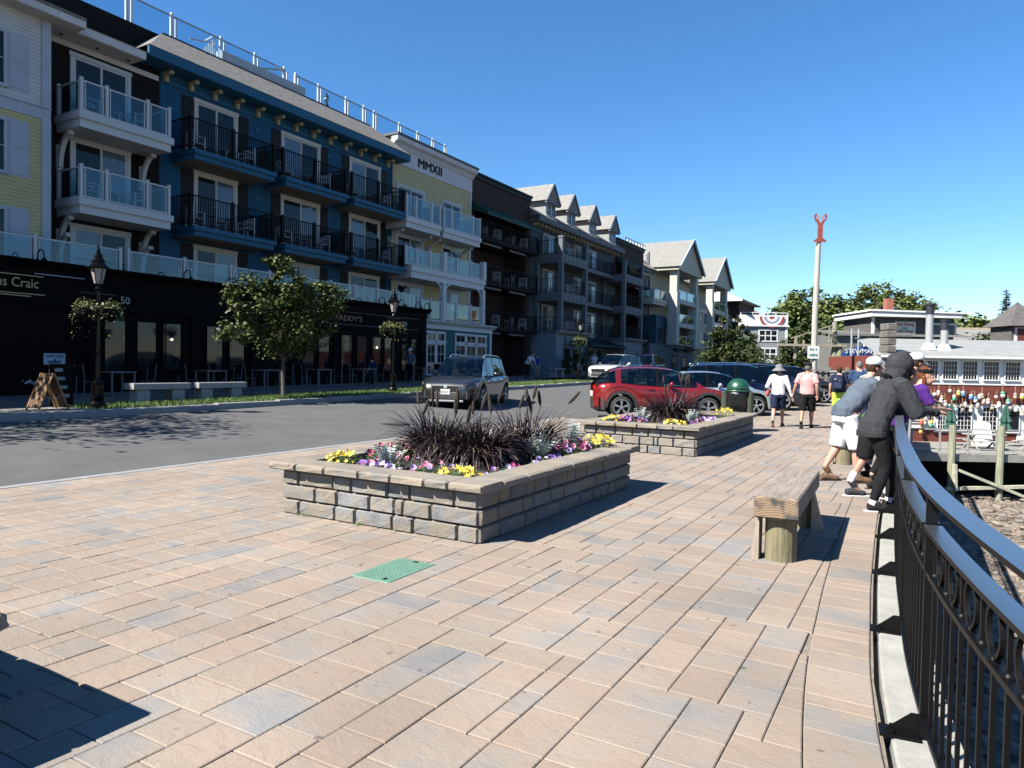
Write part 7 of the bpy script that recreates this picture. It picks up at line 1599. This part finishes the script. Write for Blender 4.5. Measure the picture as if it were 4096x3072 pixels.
# ================================================================ STREET FURNITURE ACROSS THE STREET
LBK=mat('lamp_black',(.004,.004,.0045),.16,var=.1,spec=.14); LGL=mat('lamp_glass',(.34,.31,.30),.3,var=.1); BASK=mat('basket_leaf',(.17,.19,.05),.6,var=.4,scale=25)
def lamp(label,x,y,z,seed):
    t=thing('street_lamp',label,'street lamp',(x,y,z),0,'street lamps with hanging baskets'); t.scale=(.886,)*3; b=MB(); b.smooth=False
    b.lathe([(.20,0),(.20,.12),(.15,.2),(.17,.3),(.13,.4),(.13,.62),(.15,.66),(.09,.72),(.065,.8),(.055,1.4),(.07,1.44),(.05,1.5),(.045,3.05),(.08,3.1),(.05,3.16),(.06,3.24)],12); b.build('post',LBK,t)
    g=MB(); g.lathe([(.10,3.24),(.185,3.62)],6); l=g.build('lantern_glass',LGL,t)
    b=MB()
    for i in range(6): a=math.pi*i/3; b.bar((.10*math.cos(a),.10*math.sin(a),3.24),(.19*math.cos(a),.19*math.sin(a),3.63),.016)
    b.lathe([(.24,3.62),(.25,3.66),(.15,3.78),(.16,3.82),(.10,3.92),(.105,3.95),(.05,4.05),(.06,4.08),(.02,4.16),(.025,4.19),(0,4.26)],12); b.build('lantern_frame',LBK,t)
    b=MB(); b.bar((0,-.46,2.98),(0,.46,2.98),.03); b.build('crossarm',LBK,t)
    rr=random.Random(seed); hb_=thing('hanging_basket','trailing green hanging basket round the '+label.split(',')[0],'hanging basket',(x,y,z+2.55*.886),0,'hanging flower baskets'); hb_.scale=(.886,)*3; hb_['label']=label.replace('black lantern street lamp','trailing flower basket on the lamp')
    for s in (-.33,.33):
        q=MB(); q.lathe([(.05,-.28),(.2,-.12),(.24,.05)],10,(0,s,0)); q.build('bowl',DARK,hb_)
    f=MB()
    for i in range(900):
        s=rr.choice((-.33,.33)); a=rr.random()*6.28; r=.34*math.sqrt(rr.random()); pz=.06+.30*rr.random()*(1-r/.5)-(.38*rr.random()**2 if r>.22 else 0)
        if rr.random()<.07: r=.3; pz=-rr.random()*.75; a=round(a*3)/3
        p=Vector((r*math.cos(a),s+r*math.sin(a),pz)); L=rr.uniform(.03,.065); d=Vector((rr.uniform(-1,1),rr.uniform(-1,1),rr.uniform(-.6,.8))).normalized()*L; q=Vector((rr.uniform(-1,1),rr.uniform(-1,1),rr.uniform(-.6,.8))).normalized()*L*.45
        f.add([p-q*.3,p+d*.5+q,p+d,p+d*.5-q],[(0,1,2,3)])
    f.build('foliage',BASK,hb_,kind='stuff')
    return t
lamp('black lantern street lamp before the pub sign, left of three',-16.48,9.47,zg(10)+.13,1); lamp('black lantern street lamp at the right end of the pub, middle of three',-16.48,20.03,zg(20)+.13,2); lamp('black lantern street lamp before the grey porches, right of three',-16.83,36.9,zg(36.9)+.13,3)
# granite benches
GB=mat('bench_granite',(.34,.34,.345),.8,var=.2,scale=25,bump=.4,bscale=40)
for y0,y1,l in ((10.97,12.6,'pale granite slab bench on the verge, left of two'),(12.87,14.49,'pale granite slab bench on the verge, right of two')):
    z=zg(12)+.10; t=thing('granite_bench',l,'bench',(-17.72,(y0+y1)/2,z),0,'granite benches on the verge'); h=(y1-y0)/2
    b=MB(); b.box(-.22,.22,-h,h,.36,.53,.015); b.build('seat',GB,t)
    for s in (-1,1): b=MB(); b.box(-.16,.16,s*h*.62-.18,s*h*.62+.18,0,.36,.03); b.build('leg',GB,t)
# sandwich board and menu board
WD=mat('sandwich_wood',(.33,.16,.05),.6,var=.25,scale=6,stretch=(1,1,4))
z=zg(9.5)+.14; t=thing('sandwich_board','open wooden sandwich board standing at the kerb before the pub','sandwich board',(-16.66,8.47,z)); t.scale=(.886,)*3
for s in (-1,1):
    b=MB(); b.bar((-.28,s*.35,0),(-.28,s*.01,.90),.035); b.bar((.28,s*.35,0),(.28,s*.01,.90),.035); b.bar((-.28,s*.02,.88),(.28,s*.02,.88),.035); b.build('frame',WD,t)
    b=MB(); b.quad((-.27,s*.33,.06),(.27,s*.33,.06),(.27,s*.02,.86),(-.27,s*.02,.86)); b.build('board',mat('sandwich_panel',(.14,.07,.03),.7,var=.3),t)
b=MB(); b.tube([(.27,-.21,.36),(.28,-.08,.29),(.28,.08,.29),(.27,.21,.38)],.006,5); b.build('chain',mat('chain_metal',(.4,.38,.32),.4,metal=.5),t)
t=thing('menu_stand','dark menu board with small pale notices beside the sandwich board','menu board',(-17.4,9.1,z)); MB().box(-.03,.03,-.22,.3,.05,1.0).build('board',DARK,t)
b=MB()
for i in range(4): b.box(.031,.036,-.12+.05*i,.06+.05*i,.82-.2*i,.90-.2*i)
b.build('notice',paint('notice_pale',(.25,.33,.34)),t,kind='stuff')
# pub tables and chairs in the shade
TF=mat('table_frame_grey',(.13,.14,.165),.5,var=.1)
def ptable(y,l):
    z=zg(y)+.14; t=thing('pub_table',l,'table',(-20.6,y,z),0,'grey framed tables before the pub'); MB().box(-.35,.35,-.38,.38,.70,.74).build('tabletop',TF,t)
    for a in (-.31,.31):
        for b_ in (-.34,.34): MB().box(a-.022,a+.022,b_-.022,b_+.022,0,.70).build('leg',TF,t)
def pchair(y,l,rz):
    z=zg(y)+.14; t=thing('pub_chair',l,'chair',(-20.6,y,z),rz,'metal chairs before the pub'); b=MB()
    for s in (-.2,.2): b.tube([(s,.22,0),(s,.2,.45),(s,-.2,.45),(s,-.26,.95)],.014,6); b.tube([(s,-.2,.45),(s,-.24,0)],.014,6)
    b.build('frame',TF,t); b=MB(); b.box(-.2,.2,-.2,.2,.44,.46); b.build('seat',DARK,t); b=MB(); b.box(-.2,.2,-.26,-.24,.62,.92); b.build('backrest',DARK,t)
TN=['behind the left granite bench','behind the right granite bench','left of the tree trunk','right of the tree trunk','under the second lamp','at the far right']
for y,n in zip((12.4,15.6,17.9,20.5,23.1,27.3),TN):
    ptable(y,'grey framed pub table '+n)
    for k,dy in ((0,-.85),(1,.85)): pchair(y+dy,'metal pub chair on the %s of the table %s'%(('left','right')[k],n),0 if k==0 else math.pi)
for y,l in ((8.5,'low white flowers by the pub door at the left edge'),(10.7,'low white flowers behind the first lamp')):
    t=thing('flower_pot',l,'flower pot',(-21.5,y,zg(9)+.14)); MB().lathe([(.16,0),(.22,.35),(.2,.35)],12).build('pot',DARK,t); b=MB(); rr=random.Random(3)
    for i in range(60): bloom(b,(rr.uniform(-.25,.25),rr.uniform(-.35,.35),.4+rr.uniform(0,.12)),.03,rr)
    b.build('blooms',FM['white'],t,kind='stuff')
# pineapple-like hanging sign on the grey building
t=thing('hanging_sign','green oval hanging sign topped by leaves on an iron bracket by the grey building','sign',(-22.5,48.9,3.2),world=True)
GS_=paint('bright_green',(.02,.22,.03)); b=MB((-22.5,0,0),(0,1,0),(1,0,0)); n=18; b.prism([(49.0+.95*math.cos(2*math.pi*i/n),3.28+.26*math.sin(2*math.pi*i/n)) for i in range(n)],'w',-.03,.03); b.build('oval_board',BLACKP,t)
b=MB((-22.5,0,0),(0,1,0),(1,0,0)); b.prism([(49.0+.86*math.cos(2*math.pi*i/n),3.28+.2*math.sin(2*math.pi*i/n)) for i in range(n)],'w',-.04,.04); b.build('oval_panel',GS_,t)
for i in range(7): b=MB((-22.5,0,0),(0,1,0),(1,0,0)); a=-.9+.3*i; b.add([(49.0+.1*(i-3)-.08,.0,3.55),(49.0+.1*(i-3)+.08,0,3.55),(49.0+.1*(i-3)+.75*math.sin(a),.03,3.55+.5*math.cos(a)*1.0)],[(0,1,2)]); b.build('leaf',GS_,t)
b=MB((-22.5,0,0),(0,1,0),(1,0,0)); b.box(48.75,48.92,-.02,.02,2.65,3.02); b.box(49.05,49.22,-.02,.02,2.65,3.02); b.build('pendant',GS_,t)
b=MB((-22.5,0,0),(0,1,0),(1,0,0)); b.bar((47.5,-.4,2.4),(47.5,-.4,3.8),.05); b.bar((47.5,-.4,3.35),(48.4,0,3.35),.04); b.bar((47.5,-.4,2.8),(48.2,-.1,3.3),.03); b.build('iron_bracket',BLACKP,t)
for y0,h,l in ((46.6,1.6,'tall dark shrub in a pot against the pale blue shop front'),(49.9,2.3,'dark clipped shrub beside the shop doorway'),(62.9,1.9,'dark shrub before the pale blue shop corner')):
    tree(l,(-22.2,y0,zg(y0)+.14),h,[(0,0,h*.5,h*.24,h*.42)],30,50,.14,LG2,int(y0),.04,2,cat='shrub',name='shrub')
t=thing('stone_table','pale stone bench with splayed legs on the shaded pavement','bench',(-21,42.4,zg(42)+.14)); MB().box(-.25,.25,-.8,.8,.5,.6,.02).build('seat',GB,t)
for s in (-.5,.5): MB().box(-.2,.2,s-.1,s+.1,0,.5).build('leg',GB,t)
mh=MB().lathe([(.36,0),(.37,.006),(.0,.008)],24); tag(mh.build('manhole_cover',mat('cast_iron',(.045,.045,.045),.6,var=.2,bump=.5,bscale=60)),'round dark iron cover set in the road beyond the near planter','manhole cover').location=(-11.2,13.7,zroad(-11.2,13.7)+.004)
